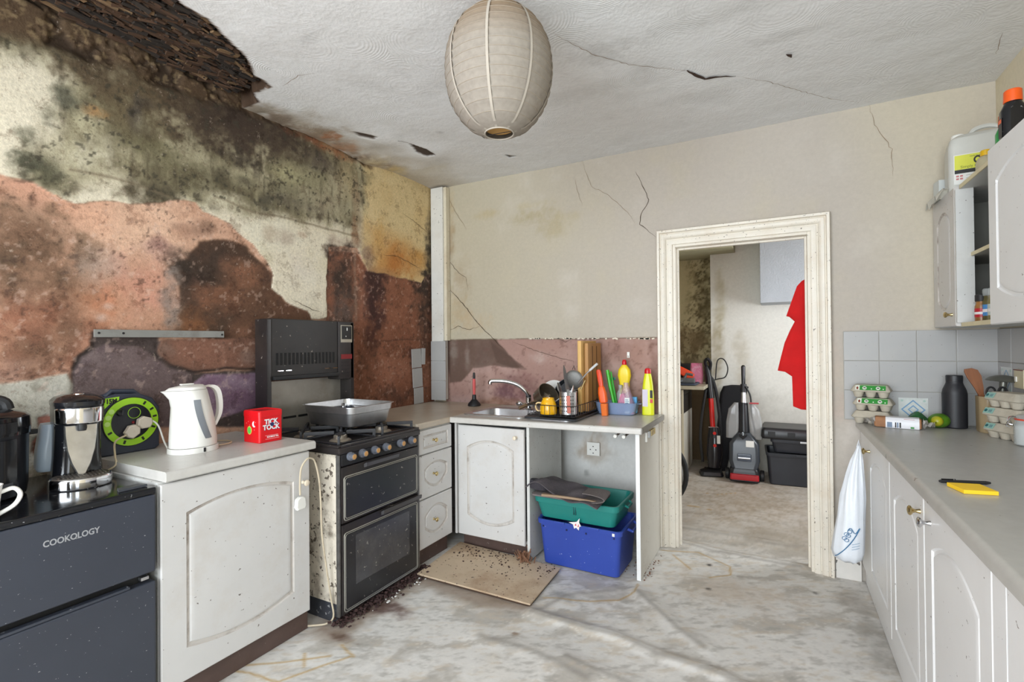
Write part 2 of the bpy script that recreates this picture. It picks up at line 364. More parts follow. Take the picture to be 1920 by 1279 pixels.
# grey-white plaster low on the left
gw = cv.poly([(-120, 726), (0, 722), (40, 716), (128, 700), (136, 720), (140, 790), (150, 870), (60, 930), (-120, 960)], .006, .03)
cv.mix(gw, (184, 178, 164)); cv.mix(gw*sst(-.1, .6, cv.n1), (146, 140, 122), .8); cv.mix(gw*sst(.25, .7, cv.n2), (110, 104, 88), .6); cv.H += .005*gw
pk = cv.poly([(70, 782), (88, 776), (104, 782), (108, 800), (96, 830), (92, 868), (62, 846), (62, 826), (78, 808)], .004, .03)
cv.mix(pk, (168, 108, 92)); cv.mix(cv.poly([(62, 830), (95, 822), (100, 850), (90, 868), (66, 852)], .01, .02), (96, 62, 44)); cv.H -= .004*pk
cv.blobs([(80, 880, 30, 24, (126, 110, 84)), (70, 895, 30, 14, (104, 92, 70))])
# red-brown panel on the right
rb = cv.poly([(668, 475), (690, 505), (830, 540), (830, 820), (500, 820), (500, 700), (612, 600), (612, 470)], .004, .01)
cv.mix(rb, (136, 84, 60)); cv.mix(rb*sst(-.3, .5, cv.n1), (160, 102, 76), .7)
cv.blobs([(640, 560, 30, 90, (74, 58, 50)), (640, 520, 26, 40, (58, 44, 36)), (642, 580, 24, 30, (112, 94, 86), .5), (700, 560, 16, 55, (62, 38, 36), .95), (706, 530, 20, 30, (70, 44, 38)), (695, 620, 14, 40, (70, 42, 36)), (690, 660, 16, 24, (96, 60, 46), .7), (715, 600, 10, 20, (72, 44, 40), .8), (685, 700, 22, 60, (112, 70, 50), .7),
          (802, 560, 22, 60, (56, 44, 36), .95), (800, 640, 16, 60, (84, 58, 44), .8), (760, 690, 40, 30, (168, 112, 88), .6), (745, 745, 30, 20, (92, 62, 50), .7), (770, 660, 8, 14, (96, 58, 46), .7), (790, 700, 16, 30, (150, 96, 72), .5), (680, 590, 10, 60, (150, 100, 80), .4)])
cv.mix(cv.line([(665, 470), (668, 600)], .012), (150, 120, 100), .6); cv.mix(cv.line([(680, 640), (812, 636)], .006), (84, 50, 38), .6)
# cream coat
cream = np.maximum(cv.poly([(-900, -300), (-900, 300), (-300, 300), (-120, 318), (0, 327), (60, 340), (100, 362), (140, 383), (200, 379), (245, 383), (300, 380), (365, 377), (380, 395), (405, 405), (430, 420), (445, 440), (470, 460), (498, 490), (512, 516), (508, 540), (530, 556), (545, 572), (575, 582), (584, 598), (612, 598), (614, 462), (668, 464), (680, 490), (690, 508), (760, 523), (790, 532), (800, 515), (826, 515), (826, 300), (500, -300)], .0035, .035), 0)
cc = np.ones_like(cv.C)*np.array((217, 205, 180.)); keepC = cv.C.copy(); cv.C = cc
right = sst(-.02, .05, cv.sd([(676, 250), (840, 250), (840, 560), (672, 560)], .02))
cv.mix(right, (216, 190, 138)); cv.mix(right*sst(-.2, .6, cv.n1), (206, 172, 114), .6); cv.mix(right*cv.poly([(690, 430), (770, 460), (800, 480), (790, 520), (700, 510)], .12, .1), (200, 142, 78), .7)
cv.mix(sst(.0, .7, cv.n1)*(1-right), (196, 184, 148), .6)
top = cv.poly([(-400, -400), (-400, 40), (0, 105), (60, 100), (105, 130), (130, 180), (95, 250), (40, 290), (30, 330), (110, 362), (180, 350), (230, 340), (300, 378), (375, 380), (440, 390), (560, 418), (668, 425), (690, 330), (672, 300), (500, -200)], .06, .12)
cv.mix(top, (150, 140, 108), .8)
mo = sst(-.45, .3, cv.n1+.5*cv.n2+top*.55-.45)*top; cv.mix(mo, (104, 94, 68), .85)
cv.mix(top*sst(.0, .6, cv.n2+.4*cv.n3), (72, 62, 46), .6)
stk = fbm(cv.U, cv.V*.16, 34, 4, 5)-.5; cv.mix(top*sst(.02, .25, stk), (78, 68, 50), .6); cv.mix(top*sst(.05, .28, -stk), (176, 166, 130), .45)
cv.blobs([(330, 190, 110, 70, (80, 62, 44), 1), (400, 215, 110, 55, (74, 58, 42), .95), (230, 150, 110, 45, (90, 72, 50), .95), (480, 245, 90, 45, (70, 54, 42), .9), (250, 200, 60, 60, (110, 96, 68), .8), (430, 250, 90, 50, (70, 56, 44), .9), (520, 260, 80, 40, (64, 50, 40), .9), (180, 130, 90, 40, (88, 72, 52), .9), (90, 60, 120, 26, (112, 98, 74), .9), (60, 75, 70, 14, (120, 108, 82), .8),
          (125, 185, 28, 26, (86, 84, 68)), (90, 215, 22, 22, (96, 92, 74), .7), (50, 255, 24, 16, (104, 100, 80), .8), (70, 310, 50, 22, (74, 72, 54), .95), (100, 335, 30, 20, (92, 88, 66), .9), (45, 300, 30, 14, (82, 80, 62), .9),
          (160, 235, 26, 30, (196, 186, 150), .8), (175, 210, 22, 10, (180, 130, 78), .8), (200, 280, 30, 30, (190, 180, 150), .7), (150, 300, 60, 36, (206, 196, 168), .85), (210, 335, 40, 20, (206, 194, 164), .8), (270, 360, 46, 22, (88, 78, 58), .9), (300, 365, 26, 16, (80, 72, 54), .8),
          (255, 215, 14, 34, (74, 66, 60), .8), (275, 195, 22, 12, (80, 70, 58), .7), (300, 290, 60, 30, (112, 104, 74), .8), (380, 330, 40, 40, (92, 84, 60), .8), (455, 302, 36, 14, (60, 50, 40), .9), (478, 320, 8, 18, (58, 48, 38), .9), (450, 332, 28, 16, (186, 176, 140), .8), (415, 330, 16, 20, (80, 72, 54), .8), (455, 338, 20, 8, (76, 68, 52), .8),
          (540, 330, 40, 30, (176, 168, 124), .8), (590, 340, 30, 36, (150, 142, 108), .8), (560, 370, 60, 24, (120, 112, 88), .7), (500, 375, 14, 14, (84, 78, 62), .9), (575, 390, 40, 14, (104, 94, 78), .7), (640, 350, 22, 40, (170, 152, 118), .7), (610, 380, 26, 26, (156, 138, 112), .6), (600, 305, 26, 16, (90, 78, 70), .7), (655, 335, 16, 50, (186, 166, 122), .6),
          (420, 375, 40, 14, (214, 204, 174), .9), (520, 440, 50, 30, (214, 206, 184), .8), (505, 437, 12, 14, (180, 162, 138), .8), (535, 447, 16, 14, (176, 158, 138), .8), (565, 440, 8, 6, (180, 150, 124), .6), (570, 530, 30, 50, (216, 206, 186), .8), (600, 430, 50, 14, (206, 192, 164), .7), (560, 490, 20, 30, (196, 182, 166), .4),
          (668, 400, 10, 70, (168, 142, 110), .7), (664, 440, 6, 30, (140, 96, 66), .7), (640, 455, 24, 12, (180, 160, 140), .8), (620, 470, 12, 14, (60, 44, 36), .9), (655, 468, 12, 10, (52, 38, 32), .9), (690, 485, 14, 24, (140, 116, 104), .8),
          (735, 490, 30, 30, (196, 130, 62), .8), (740, 495, 22, 16, (186, 112, 50), .7), (712, 455, 14, 40, (206, 160, 92), .8), (720, 515, 30, 10, (176, 130, 84), .6), (790, 490, 18, 20, (196, 140, 66), .7), (804, 480, 10, 40, (62, 54, 44), .95), (808, 440, 8, 30, (120, 104, 76), .7), (795, 512, 8, 6, (46, 38, 32), .95),
          (790, 350, 30, 10, (186, 160, 112), .5), (720, 330, 50, 12, (222, 200, 150), .6), (690, 320, 14, 30, (196, 170, 120), .6), (598, 262, 40, 10, (150, 88, 52), .8), (630, 285, 40, 10, (176, 106, 66), .7), (560, 250, 30, 10, (120, 72, 48), .8)])
for L_ in ([(130, 318), (210, 335), (270, 352), (330, 376)], [(400, 368), (470, 396), (560, 416), (668, 444)]): cv.mix(cv.line(L_, .006), (112, 96, 74), .6); cv.H += .002*cv.line(L_, .012)
sp = sst(.22, .32, cv.n3+.3*cv.n2-.1)*np.clip(top*1.2, 0, 1)*sst(-.6, .2, cv.n1+.2); cv.mix(sp, (66, 60, 46), .7)
# ragged dirty edge of the fallen ceiling along the top
ed = cv.poly([(-900, -700), (-400, -80), (0, 62), (100, 92), (235, 132), (330, 165), (440, 205), (520, 232), (600, 262), (700, 315), (700, 270), (400, 60), (0, -300)], .03, .06)
cv.mix(ed, (86, 64, 44), .9); cv.mix(ed*sst(-.1, .4, cv.n2), (58, 44, 32), .9); cv.mix(ed*sst(.15, .4, cv.n3), (150, 126, 90), .6)
creamC = cv.C; cv.C = keepC*(1-cream[..., None])+creamC*cream[..., None]
cv.H += .006*cream+(cv.n1*.003+cv.n2*.0012)
cv.H -= ed*(.012+.02*sst(-.2, .4, cv.n2))
ee = cream*(1-cream)*4; cv.mix(ee, (120, 96, 76), .45)
pit = .6*sst(.44, .54, cv.n3+.35*cv.n2)*(1-cream)*(1-gr)*(1-gw); cv.mix(pit, (74, 52, 42), .75); cv.H -= .002*pit
lt = sst(.40, .5, -cv.n3+.35*cv.n2)*(1-cream); cv.mix(lt, (206, 176, 160), .35)
wall_left = cv.build('wall_left', lambda U, V, H: np.stack([XL+H, U, V], -1), mural, boxes=[(XL-.14, XL-.045, -2.4, YB, 0, ZC+.4)], box_col=(120, 100, 80), sat=.88)
for k, pts in enumerate([[(755, 400), (780, 418), (806, 440)], [(716, 478), (745, 480), (790, 505)], [(545, 560), (580, 578), (600, 585)]]):
    ribbon('crack', [onX(XL+.012, *p) for p in pts], .004, crack_m, wall_left, (1, 0, 0), seed=k)

# ---- back wall: pale cream above, bare pink plaster behind the sink, white under the worktop
us = np.unique(np.round(np.concatenate([np.arange(XL, DX0, .009), [DX0, DX1, XR], np.arange(DX0, DX1, .02), np.arange(DX1, XR, .015)]), 4))
vs = np.unique(np.round(np.concatenate([np.arange(0, .8, .02), np.arange(.8, 1.4, .007), np.arange(1.4, ZC, .016), [DZ, ZC+.02]]), 4))
cv = Canvas(us, vs, (192, 181, 163), lambda px, py: (lambda p: np.array((p.x, p.z)))(onY(YB, px, py)))
g = sst(-2.4, -.4, cv.U); cv.C = np.array((190, 177, 148.))*(1-g[..., None])+np.array((190, 178, 164.))*g[..., None]
cv.mix(sst(0, .8, cv.n1), (200, 186, 150), .35*1); cv.mix(sst(.2, .9, -cv.n1), (214, 206, 196), .4)
cv.mix(cv.poly([(1560, 160), (1880, 100), (1880, 620), (1700, 620), (1640, 300)], .25, .1), (208, 194, 160), .6)
cv.blobs([(1000, 405, 40, 16, (176, 156, 110), .75), (1030, 425, 24, 18, (182, 164, 124), .7), (915, 402, 22, 8, (186, 164, 118), .7), (990, 385, 40, 8, (190, 172, 130), .5), (1060, 405, 26, 8, (188, 170, 130), .5),
          (846, 450, 8, 60, (150, 116, 76), .6), (860, 520, 26, 36, (176, 152, 116), .6), (850, 580, 30, 36, (186, 160, 118), .6), (885, 605, 30, 22, (196, 166, 122), .6), (842, 400, 10, 60, (196, 170, 124), .6),
          (1560, 660, 16, 60, (206, 178, 160), .5), (1575, 760, 20, 30, (200, 168, 150), .5), (1595, 850, 30, 60, (216, 206, 196), .5)])
pk = sst(-.004, .004, cv.sd([(836, 637), (1120, 635), (1240, 632), (1240, 800), (836, 800)], .012))*sst(DX0, DX0-.08, cv.U)
pc = cv.C.copy(); cv.C = np.ones_like(cv.C)*np.array((176, 130, 116.))
cv.mix(sst(-.3, .6, cv.n1), (196, 158, 146), .7)
d1 = cv.poly([(836, 636), (930, 636), (950, 660), (975, 690), (985, 692), (960, 690), (920, 686), (885, 690), (865, 715), (842, 718)], .008, .03)
cv.mix(d1, (112, 82, 68)); cv.mix(d1*sst(-.2, .5, cv.n1), (140, 112, 98), .6); cv.mix(cv.poly([(918, 640), (948, 662), (984, 690), (955, 688), (930, 680)], .006, .02), (96, 68, 56), .7)
cv.blobs([(850, 665, 8, 26, (150, 134, 122), .6), (875, 662, 5, 24, (156, 140, 130), .6), (905, 665, 20, 20, (106, 78, 66), .6), (970, 725, 36, 24, (128, 76, 76), .85), (945, 738, 20, 16, (116, 72, 78), .8), (990, 710, 24, 12, (150, 96, 90), .6), (860, 735, 20, 16, (150, 104, 94), .6), (930, 755, 40, 10, (140, 92, 66), .8), (870, 752, 30, 12, (160, 132, 130), .6),
          (1010, 670, 24, 14, (206, 184, 172), .6), (1020, 650, 50, 10, (180, 128, 110), .6), (1060, 670, 40, 20, (196, 152, 136), .5), (1160, 660, 40, 24, (146, 100, 84), .7), (1200, 670, 30, 30, (176, 128, 110), .7), (1150, 700, 30, 30, (196, 168, 156), .5), (1225, 700, 10, 60, (132, 90, 74), .7), (1130, 690, 16, 50, (120, 78, 60), .5), (1215, 740, 20, 30, (150, 104, 88), .6)])
cv.mix(sst(.3, .5, cv.n3+.3*cv.n2), (120, 80, 70), .4)
cv.C = pc*(1-pk[..., None])+cv.C*pk[..., None]; cv.H -= .007*pk
ee = pk*(1-pk)*4; cv.mix(ee, (110, 90, 66), .7)
wh = sst(.83, .82, cv.V)*sst(DX0, DX0-.05, cv.U); cv.mix(wh, (212, 210, 205)); cv.blobs([(1112, 842, 24, 24, (150, 116, 84), .55), (1100, 888, 5, 5, (140, 138, 134), .8), (1140, 870, 30, 30, (196, 194, 188), .5)])
cv.mix(sst(1.40, 1.36, cv.V)*sst(.06, .0, np.abs(cv.V-1.38))*(1-pk)*0, (0, 0, 0))
cv.H += cv.n1*.002
wall_back = cv.build('wall_back', lambda U, V, H: np.stack([U, YB-H, V], -1), painted, keep=lambda u, v: ~((u > DX0) & (u < DX1) & (v < DZ)),
                     boxes=[(XL, DX0, YB+.012, YB+.11, 0, ZC), (DX0, DX1, YB+.012, YB+.11, DZ, ZC), (DX1, XR+.5, YB+.012, YB+.11, 0, ZC)], box_col=(205, 196, 180), sat=.72)
for k, (pts, wd, mm) in enumerate([([(838, 460), (842, 490), (860, 512), (873, 520), (878, 545)], .0035, crack_m), ([(838, 538), (862, 562), (895, 605), (926, 637), (945, 655)], .006, crack_m),
        ([(838, 365), (850, 390), (875, 430)], .003, hair_m), ([(1092, 302), (1108, 350), (1140, 365), (1180, 402), (1192, 422)], .0025, hair_m), ([(1192, 322), (1217, 374), (1200, 406), (1200, 420), (1232, 446)], .0045, crack_m),
        ([(1628, 195), (1640, 235), (1672, 280), (1674, 330)], .0025, hair_m), ([(838, 622), (858, 612), (880, 618), (900, 612)], .004, crack_m), ([(1078, 335), (1083, 360), (1092, 385)], .0022, hair_m), ([(960, 640), (1010, 660), (1075, 678), (1076, 690)], .003, crack_m), ([(1045, 636), (1060, 641), (1070, 637)], .004, crack_m)]):
    ribbon('crack', [onY(YB-.0035, *p) for p in pts], wd, mm, wall_back, (0, -1, 0), seed=k+10)
plaster_edge = mat('chalky plaster', (226, 216, 198), .95)
rd = random.Random(4)
mb = MB()
for k in range(70):
    px = rd.uniform(990, 1228); p = onY(YB-.004, px, 634.5); a = rd.uniform(.003, .012)
    mb.box(-a, a, -.003, .002, -rd.uniform(.002, .008), rd.uniform(.001, .004), M=T(p.x, p.y, p.z)@RY(rd.uniform(-.4, .4)))
tag(mb.build('plaster_crumb', plaster_edge, wall_back, smooth=0), kind='stuff')

# ---- right wall with tiles, wall behind the camera with its window, ceiling, floor
cv = Canvas(np.linspace(-2.4, YB, 90), np.linspace(0, ZC+.02, 50), (218, 208, 184), lambda px, py: (lambda p: np.array((p.y, p.z)))(onX(XR, px, py)))
cv.mix(sst(0, .8, cv.n1), (200, 186, 148), .5)
wall_right = cv.build('wall_right', lambda U, V, H: np.stack([XR-H, U, V], -1), painted, boxes=[(XR+.012, XR+.12, -.6, YB, 0, ZC)], keep=lambda u, v: u > -.62, box_col=(200, 188, 160))
mb = MB()
for b in ((XL, -2.25), (.75, 2.6)): mb.box(b[0], b[1], -2.16, -2.05, 0, 2.7)
mb.box(-2.25, .75, -2.16, -2.05, 0, .55); mb.box(-2.25, .75, -2.16, -2.05, 2.5, 2.7)
wm = mat('plain wall', (214, 206, 190), .85)
tag(mb.build('wall_front', wm, smooth=0), kind='structure')
wf = MB()
for x in (-2.25, -1.28, -.27, .69): wf.box(x, x+.06, -2.13, -2.07, .55, 2.5)
for z in (.55, 2.44): wf.box(-2.25, .75, -2.128, -2.072, z, z+.06)
tag(wf.build('window_1', mat('window paint', (230, 228, 224), .4), smooth=0), kind='structure')

def artex(N, L, tc, h):
    v = N.new('ShaderNodeTexVoronoi'); v.inputs['Scale'].default_value = 4.2; v.inputs['Randomness'].default_value = .75; L.new(tc.outputs['Object'], v.inputs['Vector'])
    s = N.new('ShaderNodeMath'); s.operation = 'MULTIPLY'; s.inputs[1].default_value = 150; L.new(v.outputs['Distance'], s.inputs[0])
    q = N.new('ShaderNodeMath'); q.operation = 'SINE'; L.new(s.outputs[0], q.inputs[0])
    n = N.new('ShaderNodeTexNoise'); n.inputs['Scale'].default_value = 3; L.new(tc.outputs['Object'], n.inputs['Vector'])
    r = N.new('ShaderNodeMapRange'); r.inputs[1].default_value = .42; r.inputs[2].default_value = .68; r.inputs[4].default_value = .17; L.new(n.outputs[0], r.inputs[0])
    a = N.new('ShaderNodeMath'); a.operation = 'MULTIPLY'; L.new(q.outputs[0], a.inputs[0]); L.new(r.outputs[0], a.inputs[1])
    b = N.new('ShaderNodeMath'); b.operation = 'MULTIPLY_ADD'; b.inputs[1].default_value = 1.2; L.new(v.outputs['Distance'], b.inputs[0]); L.new(a.outputs[0], b.inputs[2])
    c = N.new('ShaderNodeMath'); c.operation = 'ADD'; L.new(b.outputs[0], c.inputs[0]); L.new(h, c.inputs[1]); return c.outputs[0]
ceil_m = surf_mat('swirled ceiling plaster', .85, .05, 30, .5, 60, artex)
cv = Canvas(np.concatenate([np.arange(XL-.03, -.5, .010), np.arange(-.5, XR+.03, .022)]), np.concatenate([np.linspace(-2.1, -.6, 5), np.arange(-.57, .40, .03), np.arange(.42, YB+.02, .010)]),
            (226, 226, 226), lambda px, py: (lambda p: np.array((p.x, p.y)))(onZ(ZC, px, py)))
cv.mix(sst(.1, .9, cv.n1), (196, 196, 195), .55)
along = sst(.5, 0, cv.U-XL)*sst(1.5, 2.0, cv.V)
cv.mix(along*sst(-.5, .5, cv.n1+.3), (176, 164, 146), .8); a2 = sst(.20, .03, cv.U-XL)*sst(1.55, 1.75, cv.V)*sst(3.1, 2.6, cv.V); cv.mix(a2*sst(-.5, .3, cv.n2), (120, 98, 78), .8); cv.mix(a2*sst(.0, .4, cv.n3), (206, 190, 170), .5); cv.H -= a2*(.006+.006*cv.n2)
cv.blobs([(600, 250, 60, 20, (150, 132, 112), .8), (560, 220, 60, 18, (176, 166, 152), .7), (650, 275, 40, 12, (170, 128, 98), .7), (625, 255, 22, 8, (170, 100, 62), .7), (700, 300, 40, 10, (214, 200, 166), .7), (740, 318, 30, 10, (216, 196, 148), .8), (560, 205, 40, 10, (228, 228, 226), .7), (490, 205, 40, 10, (146, 136, 120), .8),
          (520, 220, 40, 10, (120, 104, 88), .7), (800, 320, 50, 10, (202, 196, 182), .6), (825, 247, 9, 5, (120, 118, 116), .7), (570, 75, 26, 8, (170, 170, 170), .4), (1130, 100, 60, 20, (190, 188, 186), .5), (1480, 65, 90, 10, (186, 185, 183), .4), (1240, 60, 160, 14, (190, 189, 187), .4), (1100, 170, 160, 14, (196, 195, 193), .4), (1300, 180, 160, 10, (198, 197, 195), .4)])
# swags where the plaster has come down
for px, py, rx, ry, d in [(715, 262, 45, 14, .02), (800, 290, 50, 16, .02), (690, 300, 60, 20, .02), (1120, 175, 160, 14, .012), (1330, 200, 120, 10, .01)]:
    c = np.array(cv.conv(px, py)); a = abs(np.array(cv.conv(px+rx, py))-c).max(); cv.H -= d*np.exp(-((cv.U-c[0])**2+(cv.V-c[1])**2)/a**2)
slots = np.zeros_like(cv.U)
for pts in ([(660, 246), (675, 254), (700, 257), (706, 253), (690, 250)], [(768, 268), (780, 281), (800, 288), (818, 287), (800, 277)], [(645, 290), (652, 299), (664, 298), (672, 290), (660, 294)], [(946, 290), (956, 296), (968, 293), (956, 292)], [(700, 318), (735, 330), (745, 331), (722, 321)]):
    slots = np.maximum(slots, cv.poly(pts, .004, .01))
cv.mix(slots, (70, 58, 50), .97); cv.H += .008*slots
hole = cv.poly([(-700, -700), (-260, -420), (120, -140), (330, 0), (382, 36), (420, 76), (452, 108), (472, 140), (499, 158), (470, 174), (480, 190), (452, 200), (430, 230), (0, 60), (-500, -60)], .006, .05)
hs = cv.sd([(-700, -700), (-260, -420), (120, -140), (330, 0), (382, 36), (420, 76), (452, 108), (472, 140), (499, 158), (470, 174), (480, 190), (452, 200), (430, 230), (0, 60), (-500, -60)], .05); cv.mix(sst(-.022, -.010, hs), (84, 60, 42)); cv.mix(hole, (70, 50, 35)); cv.mix(hole*sst(-.1, .5, cv.n2), (44, 34, 27), .9); cv.mix(hole*sst(.1, .5, cv.n3), (120, 92, 62), .6); cv.mix(hole*sst(.0, .5, -cv.n1), (40, 32, 26), .7)
dist = cv.U-XL
cv.H += hole*(.05+.10*sst(.75, .15, dist)+cv.n2*.03+cv.n3*.012)+(1-hole)*cv.n1*.006
rim = sst(.02, .0, np.abs(hs+.004)); cv.mix(rim, (64, 48, 36), .85)
ceiling = cv.build('ceiling', lambda U, V, H: np.stack([U, V, ZC+H], -1), ceil_m, boxes=[(XL-.14, XR+.12, -2.1, YB+.05, ZC+.32, ZC+.36)], box_col=(60, 50, 40))
for k, (pts, wd) in enumerate([([(1040, 62), (1110, 100), (1180, 120), (1260, 128), (1290, 132)], .004), ([(1378, 141), (1440, 152), (1505, 170), (1560, 185), (1610, 190)], .003), ([(706, 254), (740, 262), (770, 268)], .005), ([(530, 160), (560, 140), (590, 136)], .003), ([(1880, 60), (1868, 100)], .003)]):
    ribbon('crack', [onZ(ZC-.006, *p) for p in pts], wd, hair_m if k != 2 else crack_m, ceiling, (0, 0, -1), seed=k+40, lift=.004)
ribbon('crack', [onZ(ZC-.006, *p) for p in [(1288, 130), (1304, 140), (1322, 146), (1350, 142), (1380, 141)]], .022, mat('dark crack', (62, 44, 34), 1), ceiling, (0, 0, -1), seed=51, lift=.005, jitter=.003)
ribbon('crack', [onZ(ZC-.006, *p) for p in [(1474, 100), (1484, 106)]], .02, MATS['dark crack'], ceiling, (0, 0, -1), seed=52, lift=.005)
# rotten laths and rubble hanging in the hole
lath_m = [mat('rotten lath %d' % i, c, .95, var=.35, scale=30, streak=(3, .4, 3), bump=.6, bump_scale=60) for i, c in enumerate([(74, 52, 36), (54, 40, 30), (104, 80, 54), (44, 36, 30)])]
HP = [onZ(ZC, *p) for p in [(-700, -700), (-260, -420), (120, -140), (330, 0), (382, 36), (420, 76), (452, 108), (472, 140), (490, 158), (468, 172), (440, 190), (430, 205), (0, -20), (-500, -250)]]
def in_hole(x, y):
    r = False
    for a, b in zip(HP, HP[1:]+HP[:1]):
        if (a.y > y) != (b.y > y) and x < (b.x-a.x)*(y-a.y)/(b.y-a.y)+a.x: r = not r
    return r and x > XL+.012
rd = random.Random(12)
for k in range(70):
    y0 = rd.uniform(.3, 2.0); ln = rd.uniform(.25, .8); x = XL+rd.uniform(.03, .62)*(1-.28*max(0, y0+ln-1.0))
    y1 = min(y0+ln, 2.3-.55*(x-XL)*1.9); 
    while y1-y0 > .1 and not (in_hole(x+.02, y1) and in_hole(x-.015, y1) and in_hole(x, (y0+y1)/2)): y1 -= .05
    if y1-y0 < .12: continue
    mb = MB(); w_ = rd.uniform(.008, .02); z = ZC+rd.uniform(.012, .09); n = 6; R = []
    for i in range(n+1):
        t = i/n; c = Vector((x+rd.uniform(-.008, .008), y0+(y1-y0)*t, z+rd.uniform(-.006, .006))); q = w_*(1 if 0 < i < n else .5)
        R.append([c+Vector(v) for v in ((-q, 0, -.004), (q, 0, -.004), (q, 0, .005), (-q, 0, .005))])
    mb.loft(R); mb.build('lath', rd.choice(lath_m), ceiling, smooth=0)
for cnt, mm, seed in ((3200, lath_m[0], 1), (3200, lath_m[3], 2), (500, mat('dusty rubble', (112, 88, 62), .95, var=.4, scale=30), 3)):
    rd = random.Random(seed); mb = MB(); k = 0
    while k < cnt:
        y = rd.uniform(.35, 2.15); x = XL+rd.uniform(.0, .75); lim = onZ(ZC, 0, 0)
        if not in_hole(x, y): continue
        s = rd.uniform(.002, .011); k += 1
        mb.box(-s, s, -s*rd.uniform(1, 7), s*1.6, -s*.4, s*.4, M=T(x, y, ZC+rd.uniform(.0, .06)+.03*(x < XL+.3))@RZ(rd.uniform(-.3, .3))@RX(rd.uniform(-.25, .25))@RY(rd.uniform(-.6, .6)))
    tag(mb.build('plaster_rubble', mm, ceiling, smooth=0), kind='stuff')

def vinyl(N, L, tc, h): return h
floor_m = surf_mat('worn marbled vinyl', .55, .07, 24, .12, 90)
cv = Canvas(np.concatenate([np.linspace(XL-.1, -2.0, 6), np.arange(-1.98, .95, .009), np.linspace(.96, 2.6, 8)]), np.concatenate([np.linspace(-2.1, .8, 10), np.arange(.82, 3.5, .009), np.arange(3.5, 6.2, .03)]),
            (214, 211, 207), lambda px, py: (lambda p: np.array((p.x, p.y)))(onZ(0, px, py)))
ca, sa = math.cos(.5), math.sin(.5); A = cv.U*ca+cv.V*sa; B = -cv.U*sa+cv.V*ca
m1 = fbm(A+.25*cv.w1, B*2.6+.4*cv.w2, 4, 5, 60)-.5; m2 = fbm(A*1.5, B*4, 9, 4, 70)-.5; m3 = np.abs(fbm(A+.3*cv.w1, B*1.6+.3*cv.w2, 5, 4, 80)-.5)
cv.mix(sst(.0, .22, m1), (172, 166, 158), .75); cv.mix(sst(.05, .3, -m1), (218, 214, 208), .6); cv.mix(sst(.05, .25, m2), (196, 182, 164), .5); cv.mix(sst(.016, .0, m3), (226, 222, 216), .6); cv.mix(sst(.10, .28, -m2), (150, 146, 140), .45)
cv.mix(sst(.2, .8, cv.n1), (186, 170, 148), .4)
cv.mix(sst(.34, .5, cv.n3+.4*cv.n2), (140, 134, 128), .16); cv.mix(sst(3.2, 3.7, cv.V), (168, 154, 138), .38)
cv.mix(cv.poly([(570, 1190), (640, 1200), (790, 1100), (900, 1140), (990, 1150), (1000, 1135), (790, 1060), (600, 1150)], .05, .08), (128, 108, 92), .6)
cv.blobs([(720, 1140, 60, 14, (92, 70, 64), .8), (640, 1195, 40, 10, (96, 74, 62), .8), (1470, 1000, 80, 30, (150, 138, 120), .4), (1380, 1110, 120, 30, (188, 172, 156), .5), (1060, 1120, 40, 8, (120, 118, 116), .5), (1640, 1200, 40, 60, (150, 146, 140), .5), (1400, 930, 130, 40, (140, 120, 96), .5), (1600, 1130, 30, 30, (160, 152, 144), .5),
          (965, 1190, 8, 4, (120, 96, 76), .8), (1330, 1060, 5, 2, (40, 36, 34), .9), (1328, 1105, 5, 2, (40, 36, 34), .9), (1528, 1112, 5, 3, (44, 40, 38), .9)])
for pts in ([(440, 1258), (470, 1262), (520, 1279), (600, 1250), (655, 1232)], [(572, 1225), (570, 1250)], [(640, 1210), (662, 1232)], [(430, 1250), (520, 1243), (620, 1230)], [(1020, 1122), (1100, 1128), (1160, 1126), (1190, 1112), (1196, 1096)], [(1240, 1032), (1310, 1036), (1368, 1062), (1370, 1078), (1330, 1083)], [(1262, 1040), (1295, 1068)], [(1325, 925), (1340, 928), (1380, 924)], [(1290, 948), (1310, 951), (1335, 957)]):
    cv.mix(cv.line(pts, .006, .01), (176, 134, 70), .6)
# creases in the loose vinyl
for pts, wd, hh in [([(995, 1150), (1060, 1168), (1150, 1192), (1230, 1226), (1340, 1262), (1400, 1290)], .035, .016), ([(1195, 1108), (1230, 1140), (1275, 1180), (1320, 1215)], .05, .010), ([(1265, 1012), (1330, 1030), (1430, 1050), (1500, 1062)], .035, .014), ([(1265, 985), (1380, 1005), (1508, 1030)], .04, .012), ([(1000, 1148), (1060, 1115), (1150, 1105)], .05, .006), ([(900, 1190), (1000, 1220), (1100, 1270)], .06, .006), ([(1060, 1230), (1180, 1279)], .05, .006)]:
    l = cv.line(pts, wd, .01); cv.H += hh*l; cv.mix(cv.line([(a+1, b+3) for a, b in pts], wd*.32, .02), (136, 130, 124), .5)  # dirt and shade beside each crease put into the colour as a grey line
cv.H += cv.n1*.003
cv.H *= sst(-1.95, -1.8, cv.U)*sst(.40, .3, cv.U)
floor = cv.build('floor', lambda U, V, H: np.stack([U, V, H], -1), floor_m, boxes=[(XL-.1, 2.6, -2.1, 6.2, -.12, -.06)])

